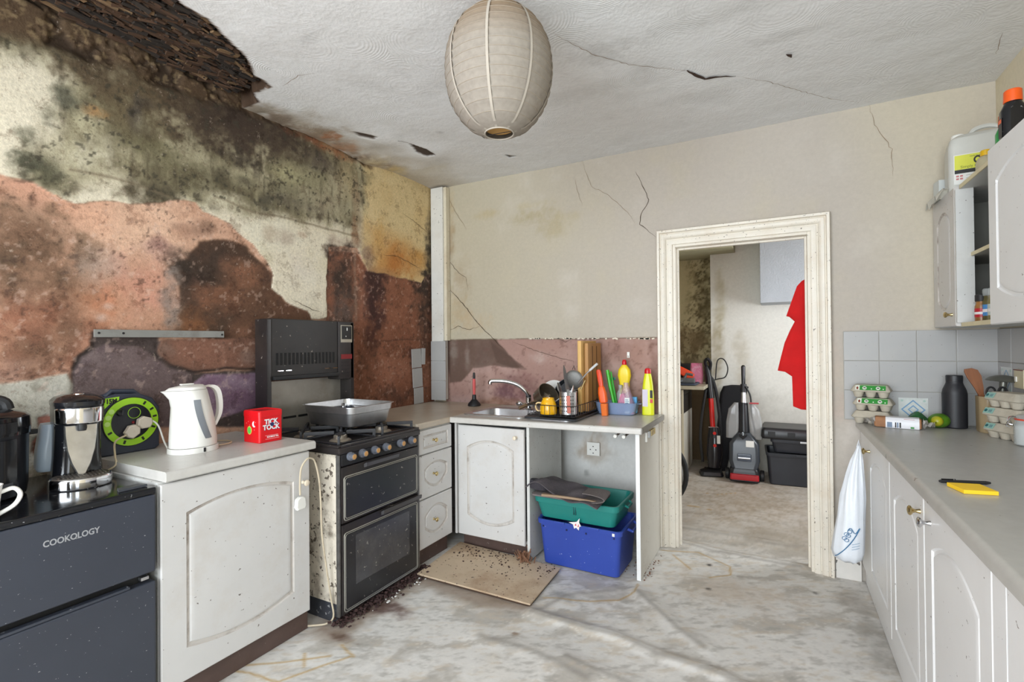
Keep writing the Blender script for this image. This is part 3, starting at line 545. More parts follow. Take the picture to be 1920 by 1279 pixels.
# ---- doorway: mitred architrave, lining
paint_m = mat('old gloss paint', (226, 218, 204), .4, var=.06, scale=14, stain=.35, stain_col=(176, 150, 118), stain_scale=7, specks=.5, speck_col=(70, 52, 40), speck_scale=90)
door_1 = tag(thing('door_1', None, None), kind='structure')
prof = [(0, 0), (0, -.016), (.008, -.020), (.028, -.020), (.030, -.014), (.036, -.014), (.040, -.022), (.052, -.030), (.066, -.032), (.070, -.026), (.074, -.026), (.078, -.040), (.092, -.042), (.096, -.036), (.096, 0)]
R = [[(sx+sg*d, YB+p, z0+d*kz) for d, p in prof] for sx, sg, z0, kz in ((DX0+.004, -1, 0, 0), (DX0+.004, -1, DZ-.004, 1), (DX1-.004, 1, DZ-.004, 1), (DX1-.004, 1, 0, 0))]
MB().loft(R).build('architrave', paint_m, door_1)
MB().box(DX0, DX0+.02, YB-.004, YB+.115, 0, DZ, .002).box(DX1-.02, DX1, YB-.004, YB+.115, 0, DZ, .002).box(DX0+.02, DX1-.02, YB-.004, YB+.115, DZ-.02, DZ, .002).build('lining', paint_m, door_1)
MB().box(DX0+.02, DX0+.032, YB+.05, YB+.075, 0, DZ-.02, .002).box(DX1-.032, DX1-.02, YB+.05, YB+.075, 0, DZ-.02, .002).box(DX0+.032, DX1-.032, YB+.05, YB+.075, DZ-.032, DZ-.02, .002).build('door_stop', paint_m, door_1)
mb = MB(); mb.prism([(0, 0), (.02, 0), (.02, .11), (.014, .118), (.018, .126), (.012, .138), (.006, .148), (0, .152)], 0, .118, M=T(.2735, YB-.001, 0)@Matrix(((0, 0, 1, 0), (-1, 0, 0, 0), (0, 1, 0, 0), (0, 0, 0, 1))))
tag(mb.build('baseboard_back', mat('scuffed skirting paint', (224, 220, 214), .4, specks=.9, speck_col=(60, 50, 44), speck_scale=24, stain=.3)), kind='structure')
# pipe boxing in the corner, tiles at its foot
trim = tag(thing('trim_1', None, None), kind='structure')
box_m = mat('boxing paint', (216, 206, 184), .5, stain=.4, stain_col=(170, 140, 100), stain_scale=5, specks=.4, speck_col=(80, 60, 45))
MB().box(XL+.024, -2.385, YB-.068, YB-.006, .88, ZC-.012, .004).build('boxing_front', mat('boxing front', (216, 214, 208), .5, stain=.25, stain_col=(180, 160, 130), specks=.3), trim)
MB().box(-2.384, -2.358, YB-.055, YB-.006, 1.36, ZC-.014, .003).build('boxing_side', box_m, trim)
tile_m = mat('white glazed tile', (170, 169, 168), .34, var=.03, scale=3, stain=.15, stain_col=(190, 184, 170), stain_scale=6, specks=.25, speck_col=(110, 100, 90))
def tile_bm(w_, h_, t=.007): return MB().box(-w_/2, w_/2, -t, 0, -h_/2, h_/2, .0016)
t0 = None
for i in range(3):
    o = tile_bm(.145, .158).build('tile', tile_m, trim, smooth=0) if t0 is None else t0.copy()
    if t0 is not None: COL.objects.link(o)
    t0 = o; o.location = (-2.432, YB-.070, 1.277-i*.1605)
for i, (w_, h_, y, z, a) in enumerate([(.11, .148, 3.07, 1.222, .05), (.115, .150, 3.082, 1.068, .05), (.11, .125, 3.095, .926, .03), (.045, .13, 3.155, 1.235, -.04)]):
    o = MB().box(0, .008, -w_/2, w_/2, -h_/2, h_/2, .0015).build('tile', tile_m, wall_left, (XL+.012, y, z), (a, 0, 0))
# glazed tiles: two and a bit rows on the back wall, more on the right wall
MB().box(.323, XR-.009, YB-.0075, YB-.0035, .887, 1.379).build('grout', mat('grey grout', (176, 172, 164), .9), wall_back, smooth=0)
MB().box(XR-.0075, XR-.0035, .6, YB-.009, .887, 1.379).build('grout', MATS['grey grout'], wall_right, smooth=0)
t0 = tile_bm(.1585, .1605).build('tile', tile_m, wall_back, smooth=0)
first = True
for i in range(4):
    for j in range(3):
        o = t0 if first else t0.copy()
        if not first: COL.objects.link(o)
        first = False; o.location = (.4045+i*.1615, YB-.0055+random.uniform(-.0006, .0006), 1.297-j*.163); o.rotation_euler = (random.uniform(-.004, .004), 0, random.uniform(-.004, .004))
for i in range(16):
    for j in range(3):
        o = t0.copy(); COL.objects.link(o); o.parent = wall_right; o.rotation_euler = (0, 0, -PI/2); o.location = (XR-.0055, YB-.09-i*.1615, 1.297-j*.163)
dec = mat('printed tile blue', (120, 160, 196), .25); dgr = mat('printed tile green', (176, 200, 190), .25)
for (par, M0) in ((wall_back, T(.628, YB-.0132, .958)), (wall_right, T(XR-.0132, YB-.115, 1.13)@RZ(-PI/2))):
    mb = MB(); mb.box(-.062, .062, 0, .0012, -.062, .062, M=M0); mb.build('patterned_tile', mat('printed tile ground', (206, 210, 206), .2, var=.08, scale=40), par, smooth=0)
    mb = MB()
    for r0, r1 in ((.052, .044), (.024, .017)):
        a = [(r0*math.cos(PI/2*i), -.0006, r0*math.sin(PI/2*i)) for i in range(5)]; b = [(r1*math.cos(PI/2*i), -.0006, r1*math.sin(PI/2*i)) for i in range(5)]
        mb.grid([a, b], M=M0)
    mb.build('tile_motif', dec, par, smooth=0)
    mb = MB()
    for sx in (-1, 1):
        for sz in (-1, 1): mb.lathe([(.006, 0), (.006, .0006)], 8, M=M0@T(sx*.047, -.0002, sz*.047)@RX(PI/2))
    mb.build('tile_motif', dgr, par, smooth=0)

# ---- utility room beyond the doorway
util_m = surf_mat('utility wall paint', .85, .08, 40, .15, 100)
UY = 5.68
cv = Canvas(np.concatenate([np.arange(-.63, 1.3, .03)]), np.arange(0, ZC+.02, .03), (224, 221, 213), lambda px, py: (lambda p: np.array((p.x, p.z)))(onY(UY, px, py)))
cv.blobs([(1345, 660, 10, 60, (150, 136, 104), .6), (1390, 690, 14, 60, (186, 176, 156), .5), (1350, 560, 8, 60, (170, 158, 124), .5), (1420, 760, 60, 30, (188, 184, 174), .5)])
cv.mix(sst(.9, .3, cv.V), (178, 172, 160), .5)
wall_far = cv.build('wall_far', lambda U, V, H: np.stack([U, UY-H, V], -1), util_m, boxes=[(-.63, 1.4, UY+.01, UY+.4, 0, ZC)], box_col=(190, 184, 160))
cv = Canvas(np.arange(-1.7, -.60, .012), np.arange(0, ZC+.02, .012), (198, 186, 150), lambda px, py: (lambda p: np.array((p.x, p.z)))(onY(UY+.25, px, py)))
mold = cv.poly([(1290, 470), (1340, 465), (1340, 720), (1270, 700), (1270, 640), (1300, 560)], .12, .15); cv.mix(mold*sst(-.2, .4, cv.n2+cv.n1*.5), (134, 120, 88), .8); cv.mix(mold*sst(.05, .3, cv.n3), (78, 70, 50), .7)
cv.blobs([(1290, 640, 40, 30, (130, 112, 84), .8), (1320, 560, 16, 60, (104, 92, 66), .7), (1300, 690, 40, 20, (150, 140, 116), .6)])
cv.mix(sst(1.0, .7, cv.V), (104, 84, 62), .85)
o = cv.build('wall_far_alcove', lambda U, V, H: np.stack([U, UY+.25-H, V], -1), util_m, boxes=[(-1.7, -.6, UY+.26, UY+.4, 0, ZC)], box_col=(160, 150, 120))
pw = mat('utility plain paint', (200, 194, 178), .85)
tag(MB().box(-1.75, -1.65, YB+.11, UY+.4, 0, ZC).build('wall_far_left', pw, smooth=0), kind='structure')
mb = MB(); mb.box(1.3, 1.4, YB+.11, 3.95, 0, ZC).box(1.3, 1.4, 5.05, UY, 0, ZC).box(1.3, 1.4, 3.95, 5.05, 0, .92).box(1.3, 1.4, 3.95, 5.05, 2.1, ZC)
tag(mb.build('wall_far_right', pw, smooth=0), kind='structure')
tag(MB().box(-1.75, 1.4, YB+.08, UY+.4, ZC, ZC+.08).build('ceiling_far', pw, smooth=0), kind='structure')
a, b = onY(UY-.36, 1373, 447), onY(UY-.36, 1373, 463)
tag(MB().box(-1.65, a.x, UY-.36, UY+.24, b.z, ZC-.002, .004).build('trim_2', mat('greenish bulkhead paint', (172, 166, 136), .8, stain=.3, stain_col=(140, 130, 96)), smooth=0), kind='structure')
a, b = onY(UY-.38, 1424, 447), onY(UY-.38, 1427, 568)
tag(MB().box(a.x, 1.29, UY-.38, UY-.002, b.z, ZC-.002, .004).build('trim_3', mat('textured blue-grey paint', (176, 180, 186), .7, bump=.9, bump_scale=70, var=.04), smooth=0), kind='structure')
# ================================================================ CABINETS AND APPLIANCES ON THE LEFT
cab = mat('cabinet white', (204, 202, 200), .38, var=.03, scale=5, stain=.28, stain_col=(176, 158, 134), stain_scale=4, specks=.32, speck_col=(70, 52, 40), speck_scale=60)
grime = mat('grimy cabinet groove', (196, 190, 184), .5, var=.05, stain=.95, stain_col=(104, 84, 66), stain_scale=7)
cab_clean = mat('cabinet white clean', (230, 230, 230), .36, var=.02, scale=4, stain=.10, stain_col=(186, 176, 160), specks=.2, speck_col=(90, 74, 60), speck_scale=60)
cab_side = mat('cabinet side grey-white', (206, 206, 203), .45, var=.04, stain=.2, specks=.45, speck_col=(80, 70, 60), speck_scale=80)
plinth_m = mat('brown plinth', (84, 66, 60), .45, var=.12, scale=14, stain=.3, stain_col=(120, 104, 94), specks=.3, speck_col=(160, 150, 140))
top_m = mat('grey worktop laminate', (196, 193, 188), .32, var=.05, scale=30, stain=.3, stain_col=(160, 148, 130), stain_scale=3, specks=.3, speck_col=(120, 105, 90))
top_brown = mat('stained worktop laminate', (188, 176, 160), .32, var=.08, scale=12, stain=.6, stain_col=(140, 108, 76), stain_scale=3)
top_right = mat('grey right worktop laminate', (180, 178, 173), .34, var=.05, scale=26, stain=.22, stain_col=(140, 130, 108), stain_scale=2.5, specks=.25, speck_col=(100, 90, 70), speck_scale=18)
brass = mat('brass', (196, 176, 128), .25, 1, var=.1)
chrome = mat('chrome', (214, 214, 216), .09, 1, var=.03)
steel = mat('brushed steel', (206, 206, 208), .36, 1, var=.08, scale=30)
black_gloss = mat('glossy black plastic', (20, 21, 25), .12, var=.2, scale=20, specks=.35, speck_col=(150, 150, 150), speck_scale=90)
black_matt = mat('matt black', (30, 30, 32), .55, var=.15)
white_pl = mat('white plastic', (232, 230, 224), .35, var=.02)
R90 = Matrix.Rotation(PI/2, 4, 'X')

def outline(w_, h_, mx, mt, bt, mb_, bb, d, n=12):
    a = w_/2-mx-d; z0 = mb_+d*.9+bb; z1 = h_-mt-d*.9-bt; P = []
    for i in range(n): P.append((-a, z0+(z1-z0)*i/n))
    for i in range(n): x = -a+2*a*i/n; P.append((x, z1+bt*(1-(x/a)**2)))
    for i in range(n): P.append((a, z1+(z0-z1)*i/n))
    for i in range(n): x = a-2*a*i/n; P.append((x, z0-bb*(1-(x/a)**2)))
    return P
def rect_pts(w_, h_, d, n=12):
    a = w_/2-d; P = []
    for i in range(n): P.append((-a, d+(h_-2*d)*i/n))
    for i in range(n): P.append((-a+2*a*i/n, h_-d))
    for i in range(n): P.append((a, h_-d+(2*d-h_)*i/n))
    for i in range(n): P.append((a-2*a*i/n, d))
    return P
def door(name, m, parent, w_, h_, x, z, t=.018, mx=.07, mt=.07, bt=.045, mb_=.07, bb=.0, y=0, rz=0):
    """cabinet front with a routed, arched field; local front faces -y, back at y"""
    Y = lambda P, yy: [(p[0], yy, p[1]) for p in P]; o = lambda d: outline(w_, h_, mx, mt, bt, mb_, bb, d)
    b = MB(); b.loft([Y(rect_pts(w_, h_, 0), 0), Y(rect_pts(w_, h_, 0), -t+.004), Y(rect_pts(w_, h_, .004), -t), Y(o(0), -t), Y(o(.004), -t+.006), Y(o(.013), -t+.007), Y(o(.017), -t+.002), Y(o(.032), -t-.001)])
    b.bm.faces.ensure_lookup_table()
    if m is cab:
        for f in b.bm.faces[48*3:48*5]: f.material_index = 1
    return b.build(name, [m, grime] if m is cab else m, parent, (x, y, z), (0, 0, rz), smooth=25)
def knob(parent, x, z, m=None, y=-.018, r=.013, name='knob'):
    b = MB(); b.lathe([(.008, 0), (.007, .004), (.005, .012), (.007, .018), (r, .024), (r*1.05, .028), (r*.8, .032), (.003, .034)], 16, M=RX(PI/2))
    return b.build(name, m or brass, parent, (x, y, z))
def worktop(mb, x0, x1, y0, y1, z, t=.036, r=.012, lip=True):
    """slab with a rounded front edge; the front edge is at y0 in local axes"""
    prof = [(y1, z-t), (y1, z)] + [(y0+r-r*math.sin(a), z-r+r*math.cos(a)) for a in [i*PI/8 for i in range(5)]] + [(y0, z-t+.004), (y0+.004, z-t)]
    return mb.loft([[(x, p[0], p[1]) for p in prof] for x in (x0, x1)])

# ---- base cabinet by the fridge (faces +X)
c = thing('base_cabinet', 'white base cabinet with one big arched door between the black fridge and the cooker', 'cabinet', (-1.940, 1.26, 0), PI/2)
MB().box(-.315, -.297, .001, .565, .10, .842).box(.297, .315, .001, .565, .10, .842).box(-.297, .297, .001, .565, .10, .118).box(-.297, .297, .548, .565, .118, .842).box(-.297, .297, .001, .1, .826, .842).build('carcass', cab_side, c)
d = door('door', cab, c, .628, .735, 0, .1, mx=.085, mt=.085, bt=.035, mb_=.085, bb=.035)
knob(c, .277, .70, mat('cream plastic knob', (222, 208, 186), .35), r=.014)
MB().box(-.315, .325, .016, .032, .002, .099).build('plinth', plinth_m, c)
mb = MB(); worktop(mb, -.305, .335, -.033, .572, .88); tag(mb.build('worktop', top_m, loc=(-1.940, 1.262, 0), rot=(0, 0, PI/2)), 'short grey worktop under the white kettle and the red tin', 'worktop')

# ---- small black fridge-freezer
f = thing('fridge_freezer', 'small black two-door fridge-freezer with dusty doors at the left edge', 'fridge', (-1.970, .660, 0), PI/2)
fr = mat('black fridge enamel', (54, 58, 68), .32, var=.1, scale=3, specks=.25, speck_col=(170, 170, 170), speck_scale=110)
MB().box(-.27, .268, .002, .53, .03, .812, .004).build('body', fr, f)
MB().box(-.272, .270, -.052, .53, .813, .836, .006).build('top_panel', black_gloss, f)
MB().box(-.27, .268, -.056, -.002, .545, .811, .008, 3).build('freezer_door', fr, f)
MB().box(-.27, .268, -.056, -.002, .04, .512, .008, 3).build('fridge_door', fr, f)
MB().box(-.262, .258, -.022, .001, .512, .546).build('handle_recess', mat('recess black', (12, 12, 13), .6), f)
MB().box(-.27, .19, -.054, -.030, .513, .522, .003).build('door_grip', fr, f)
mb = MB(); mb.prism([(0, 0), (.085, 0), (.075, .035), (.01, .035)], 0, .008, M=T(.172, -.02, .837)); mb.build('hinge_cover', mat('grey hinge plastic', (70, 72, 78), .4), f)
for z in (.528,): MB().box(.225, .25, -.046, -.024, z-.006, z+.006, .003).build('hinge_pin', steel, f)
sc = mat('silver lettering', (186, 188, 192), .3, .6)
text('logo', 'COOKOLOGY', .026, sc, f, T(.035, -.0562, .742)@RX(PI/2), .0008, bold=.0006, sx=.82)
mb = MB(); rd = random.Random(3)
for k in range(26):
    x = rd.gauss(-.02, .035); z = rd.uniform(.18, .30); q = rd.uniform(.001, .003); mb.box(-q*.5, q*.5, -.0006, .0004, -q*1.8, q*1.8, M=T(x, -.0561, z)@RY(rd.uniform(-.5, .5)))
tag(mb.build('dried_drip', mat('dried white drips', (205, 205, 205), .7), f, smooth=0), kind='stuff')

# ---- multi cooker, mug, coffee machine on the fridge
ZF = .8365
p = thing('multi_cooker', 'black round electric multi cooker with a digital panel, cut by the left edge', 'cooker', (-2.285, .570, ZF), math.radians(74))
MB().lathe([(.118, 0), (.13, .008), (.134, .04), (.136, .20), (.136, .205)], 40).build('body', mat('dark metal pot', (48, 50, 56), .28, .6, var=.08), p)
MB().lathe([(.140, .2055), (.141, .225), (.139, .262), (.130, .272), (.10, .282), (.06, .290), (.002, .293)], 40).build('lid', black_gloss, p)
mb = MB(); mb.tube(smooth_path([(-.085, 0, .283), (-.07, 0, .312), (0, 0, .326), (.07, 0, .312), (.085, 0, .283)], 5), .018, 10); mb.build('lid_handle', black_matt, p)
def curved(r, a0, a1, z0, z1, th=.004, n=14):
    """a patch on a cylinder facing -y: angles from -y axis, positive towards +x"""
    ring = lambda a, rr: (rr*math.sin(a), -rr*math.cos(a))
    g = [[(*ring(a0+(a1-a0)*i/n, r), z) for z in (z0, z1)] for i in range(n+1)]
    return MB().grid(g, thick=-th)
curved(.1405, -.82, .82, .035, .195).build('control_panel', black_gloss, p)
curved(.1435, -.82, .82, .215, .25, .002).build('lid_band', black_gloss, p)
trim_l = mat('pale panel line', (196, 184, 172), .4)
mb = MB()
for (a0, a1, z0, z1) in ((-.80, .80, .037, .193), (-.36, .36, .075, .165)):
    q = lambda a, z, rr=.1418: (rr*math.sin(a), -rr*math.cos(a), z)
    loop = [q(a0+(a1-a0)*i/12, z0) for i in range(12)]+[q(a1, z0+(z1-z0)*i/4) for i in range(4)]+[q(a1+(a0-a1)*i/12, z1) for i in range(12)]+[q(a0, z1+(z0-z1)*i/4) for i in range(4)]
    mb.tube(loop, .0011, 4, closed=True)
mb.build('panel_line', trim_l, p)
text('digits', '88:88', .024, mat('pale lcd digits', (190, 205, 215), .4), p, T(0, -.1425, .140)@RX(PI/2), .0006, sx=1.1)
mb = MB()
for i in range(5): mb.box(-.016, .016, -.003, 0, -.006, .006, .002, M=RZ(-.62+.31*i)@T(0, -.1418, .053))
for sx in (-1, 1): mb.box(-.012, .012, -.003, 0, -.007, .007, .002, M=RZ(sx*.2)@T(0, -.1418, .105))
split(mb.build('button', mat('panel buttons', (62, 64, 70), .35), p))
mb = MB(); mb.box(-.008, .008, 0, .003, .085, .18, .001, M=RZ(.70)@T(0, -.1432, 0)); mb.build('red_mark', mat('red panel mark', (150, 24, 36), .4), p)
mb = MB(); mb.box(.13, .165, -.012, .012, .188, .205, .003, M=RZ(.35)); mb.build('side_handle', black_matt, p)

m_ = thing('mug', 'white mug with a printed pattern and big loop handle, left edge on the fridge', 'mug', (-1.972, .515, ZF), 0)
china = mat('white china', (232, 230, 226), .15, var=.02)
MB().lathe([(.030, 0), (.034, .004), (.036, .05), (.041, .094), (.0425, .098), (.0395, .098), (.034, .05), (.030, .008), (.002, .006)], 32, caps=False).build('cup', china, m_)
mb = MB(); mb.tube(smooth_path([(.012, .034, .076), (.018, .060, .082), (.022, .073, .062), (.018, .062, .034), (.012, .030, .014)], 6), [.006]*24+[.006], 8); mb.build('handle', china, m_)
mb = MB()
for k in range(6): mb.box(-.004, .004, -.0005, .0003, -.010, .010, .0, M=RZ(k*.4-.3)@T(0, -.0385, .052)@RY(.4*(k % 2)))
mb.build('printed_mark', mat('brown print', (120, 100, 96), .4), m_)

k_ = thing('coffee_machine', 'black and chrome capsule coffee machine standing on the black fridge', 'coffee machine', (-2.225, .826, ZF), math.radians(78))
MB().loft([rrect(hx, hy, r, z, 5, 0, oy) for z, hx, hy, r, oy in ((0, .072, .085, .05, .055), (.012, .074, .087, .05, .055), (.10, .068, .075, .05, .055), (.20, .066, .078, .05, .045), (.25, .068, .095, .055, .025), (.284, .069, .100, .058, .018))]).build('body', black_gloss, k_)
MB().loft([rrect(hx, hy, r, z, 6, 0, oy) for z, hx, hy, r, oy in ((.2845, .071, .103, .062, .016), (.298, .072, .104, .063, .016), (.312, .060, .088, .055, .018), (.320, .038, .056, .036, .02), (.322, .015, .02, .014, .02))]).build('lid', black_gloss, k_)
MB().lathe([(.016, .3185), (.016, .323), (.010, .3255), (.002, .3255)], 18, M=T(0, -.012, 0)).build('lid_button', chrome, k_)
MB().loft([[(r*math.sin(a), oy-r*1.05*math.cos(a), z) for a in [(-1.45+2.9*i/18) for i in range(19)]]+[(.06, .0, z), (-.06, .0, z)] for z, r, oy in ((.222, .066, -.02), (.226, .0685, -.02), (.270, .0695, -.02), (.276, .068, -.02))]).build('chrome_band', chrome, k_)
shield = [(0, .032), (.010, .04), (.026, .08), (.038, .13), (.043, .18), (.044, .215), (-.044, .215), (-.043, .18), (-.038, .13), (-.026, .08), (-.010, .04)]
mb = MB(); mb.loft([[(x*s, -.034-.022*(1-min(1, abs(x)/.06)**2)-dy+.0*z, z if s == 1 else .13+(z-.13)*s) for x, z in shield] for s, dy in ((1, -.02), (1, .006), (.94, .009))]); mb.build('front_shield', mat('smeared chrome', (190, 188, 184), .22, .9, var=.15, scale=18, stain=.5, stain_col=(110, 104, 98), stain_scale=14), k_)
MB().lathe([(.012, .196), (.014, .204), (.014, .222)], 14, M=T(0, -.066, 0)).build('spout', black_matt, k_)
MB().lathe([(.083, 0), (.086, .004), (.086, .032), (.083, .036)], 40, M=T(0, -.052, 0)@Matrix.Diagonal((1, .88, 1, 1))).build('drip_tray', chrome, k_)
mb = MB(); mb.lathe([(.078, .0362), (.078, .039), (.074, .040)], 40, M=T(0, -.052, 0)@Matrix.Diagonal((1, .88, 1, 1)))
for i in range(-6, 7): x = i*.0105; h_ = math.sqrt(max(0, .072**2-x*x))*.86; mb.box(x-.0022, x+.0022, -.052-h_, -.052+h_*.4, .0395, .0425)
mb.build('drip_grid', mat('coffee stained grid', (104, 98, 92), .4, .5, var=.3, scale=40, stain=.6, stain_col=(70, 44, 26), stain_scale=20), k_)
MB().loft([rrect(hx, hy, .025, z, 5, -.068, .085) for z, hx, hy in ((.05, .034, .048), (.06, .038, .052), (.12, .036, .052), (.20, .026, .046), (.215, .022, .04))]).build('water_tank', mat('cloudy blue plastic', (170, 186, 202), .25, var=.03, alpha=.8), k_)

# ---- cable reel with two plugs
r_ = thing('cable_reel', 'dark cable reel with a lime green ring against the stained wall', 'cable reel', (-2.455, 1.062, .8805), PI/2)
slate = mat('slate plastic', (52, 57, 70), .45, var=.06); lime = mat('lime green plastic', (160, 214, 44), .4, var=.05)
body = [(-.118, .012), (-.118, .20), (-.09, .238), (-.04, .252), (.04, .246), (.09, .225), (.118, .18), (.118, .012), (.10, .0), (-.10, 0)]
MB().prism([(x, z) for x, z in body], -.05, .052, M=R90@T(0, 0, 0), bev=.006).build('case', slate, r_)
def ring(r0, r1, y0, y1, cx, cz, n=44, a0=0, a1=2*PI):
    mb = MB(); full = a1-a0 > 6.28; sec = [(r0, y0), (r1, y0), (r1, y1), (r0, y1)]
    mb.loft([[(cx+r*math.cos(a0+(a1-a0)*i/n), y, cz+r*math.sin(a0+(a1-a0)*i/n)) for r, y in sec] for i in range(n if full else n+1)], closed=full); return mb
ring(.074, .100, -.0595, -.0525, .008, .132).build('green_ring', lime, r_)
ring(.0995, .103, -.0575, -.0525, .008, .132).build('ring_edge', black_matt, r_)
MB().lathe([(.0735, .0525), (.0735, .0575), (.06, .060), (.002, .0605)], 40, M=T(.008, 0, .132)@RX(PI/2)).build('drum_plate', mat('dark drum plate', (30, 32, 40), .3), r_)
mb = MB(); mb.prism([(-.112, .15), (-.112, .19), (-.088, .205), (-.084, .236), (-.034, .24), (-.036, .225), (-.066, .214), (-.09, .19), (-.098, .15)], .0505, .0535, M=R90); mb.build('green_flash', lime, r_)
text('length_mark', '15M', .026, black_matt, r_, T(-.062, -.0537, .223)@RX(PI/2), .0004, bold=.0012, sx=.85)
mb = MB()
for k, a in enumerate([.15, .55, 1.0, 4.4, 5.2, 5.9, 3.6]): mb.box(-.004, .004, -.001, .0005, -.0075, .0075, .0, M=T(.008, -.0598, .132)@RY(PI/2-a)@T(0, 0, .087))
split(mb.build('ring_mark', black_matt, r_))
for k, a in enumerate([2.55, 2.85, 3.15]): MB().lathe([(.010, 0), (.010, .0012), (.007, .0014)], 16, M=T(.008+.087*math.cos(a), -.0595, .132+.087*math.sin(a))@RX(PI/2)).build('symbol_disc', mat('pale lime disc', (196, 232, 130), .4), r_)
ring(.022, .024, -.0622, -.0606, .016, .168, 24).build('socket_ring', lime, r_)
MB().lathe([(.014, .0605), (.015, .066), (.012, .074), (.003, .075)], 20, M=T(-.036, 0, .175)@RX(PI/2)).build('reset_knob', black_gloss, r_)
MB().lathe([(.006, .0605), (.005, .063), (.002, .063)], 12, M=T(.012, 0, .128)@RX(PI/2)).build('neon', mat('red neon lens', (120, 20, 30), .2), r_)
MB().tube([(-.07, -.02, .240), (-.05, -.02, .262), (.03, -.02, .256), (.05, -.02, .236)], .010, 8).build('carry_handle', slate, r_)
plug_m = mat('grubby plug plastic', (214, 204, 190), .45, stain=.4, stain_col=(150, 126, 104), stain_scale=26)
def plug(name, parent, M):
    poly = [(-.026, -.008), (-.020, .022), (-.006, .028), (.006, .028), (.020, .022), (.026, -.008), (.012, -.026), (-.012, -.026)]
    return MB().prism(poly, 0, .026, M=M, bev=.004).build(name, plug_m, parent)

# ---- kettle
k = thing('kettle', 'white plastic jug kettle with a grey water gauge on the short worktop', 'kettle', (-2.205, 1.212, .8805), PI/2)
MB().loft([rrect(.093, .080, .075, z, 8) for z in (0, .004, .022)]).build('base', white_pl, k)
def egg(z, xl, xr, hy, n=32, pt=0):
    P = []
    for i in range(n):
        a = 2*PI*i/n; cx = (xl+xr)/2; hx = (xr-xl)/2; s = math.sin(a); x = cx+hx*math.cos(a); y = hy*s*(1-pt*max(0, -math.cos(a))**2); P.append((x, y, z))
    return P
MB().loft([egg(.024, -.090, .092, .077), egg(.05, -.090, .092, .077), egg(.13, -.086, .082, .072), egg(.19, -.082, .068, .068), egg(.225, -.092, .060, .066, pt=.3), (egg(.252, -.115, .054, .064, pt=.6)), egg(.262, -.128, .052, .062, pt=.75)]).build('body', white_pl, k)
MB().loft([egg(.263, -.112, .050, .060, pt=.7), egg(.274, -.095, .047, .056, pt=.6), egg(.282, -.04, .036, .036)]).build('lid', white_pl, k)
MB().box(-.050, .0, -.010, .010, .2825, .2885, .003).build('lid_catch', white_pl, k)
mb = MB(); pts = smooth_path([(.040, 0, .268), (.075, 0, .272), (.102, 0, .250), (.113, 0, .20), (.110, 0, .145), (.086, 0, .095)], 6)
mb.loft([[p_+Vector((0, 0, 0))+Vector(v) for v in ((-.009, -.011, -.004), (-.009, .011, -.004), (.007, .014, .004), (.007, -.014, .004))] for p_ in pts]); mb.build('handle', white_pl, k)
g = []
for i in range(13):
    t = i/12; x0 = -.020+.030*t*t+.012*t; hw = .013+.002*t; z = .222-.165*t; hy = .0675+.010*t+.0005
    g.append([(x0+u*hw, -hy*math.sqrt(max(.0, 1-((x0+u*hw)/.085)**2))-.0010, z) for u in (-1, -.33, .33, 1)])
MB().grid(g, thick=.0012).build('water_gauge', mat('grey gauge', (126, 130, 136), .3), k)
MB().box(-.004, .004, -.084, -.079, .003, .020, .001, M=RZ(.02)).build('switch', black_matt, k)
Pw = lambda o, v: tuple(v)
cd_ = MB().tube(smooth_path([(-.09, .02, .03), (-.11, -.04, .06), (-.115, -.09, .115), (-.10, -.16, .165)], 5), .0032, 6)
cd_.bm.free()
# cords given in world axes, turned into the kettle's own axes
def cord(name, parent, pts, r, m, n=6):
    inv = (Matrix.Translation(parent.location) @ Matrix.Rotation(parent.rotation_euler[2], 4, 'Z')).inverted()
    return MB().tube([inv @ p_ for p_ in smooth_path(pts, n)], r, 7).build(name, m, parent)
reel_pt = lambda x, z, d: (-2.455+d, 1.062+x, .8805+z)
c1 = cord('cord', k, [(-2.27, 1.145, .895), (-2.33, 1.16, .92), (-2.365, 1.155, .985), (-2.375, 1.130, 1.012), reel_pt(.058, .127, .085)], .0035, white_pl)
inv = (Matrix.Translation(k.location) @ RZ(PI/2)).inverted()
plug('plug', c1, inv @ T(*reel_pt(.046, .124, .0625)) @ RZ(PI/2) @ R90 @ RZ(-.5-PI/2+.35))
cord('spare_cord', k, [(-2.20, 1.30, .886), (-2.20, 1.36, .885), (-2.24, 1.40, .885), (-2.30, 1.39, .885), (-2.31, 1.32, .886), (-2.26, 1.27, .89)], .0028, mat('cream flex', (206, 190, 160), .5))
c2 = cord('cord', k_, [(-2.285, .93, .845), (-2.26, .955, .87), (-2.29, .965, .90), reel_pt(-.060, .060, .08), reel_pt(-.022, .082, .083)], .0036, mat('cream flex', (206, 190, 160)))
inv = (Matrix.Translation(k_.location) @ RZ(k_.rotation_euler[2])).inverted()
plug('plug', c2, inv @ T(*reel_pt(.002, .093, .0625)) @ RZ(PI/2) @ R90 @ RZ(2.4))

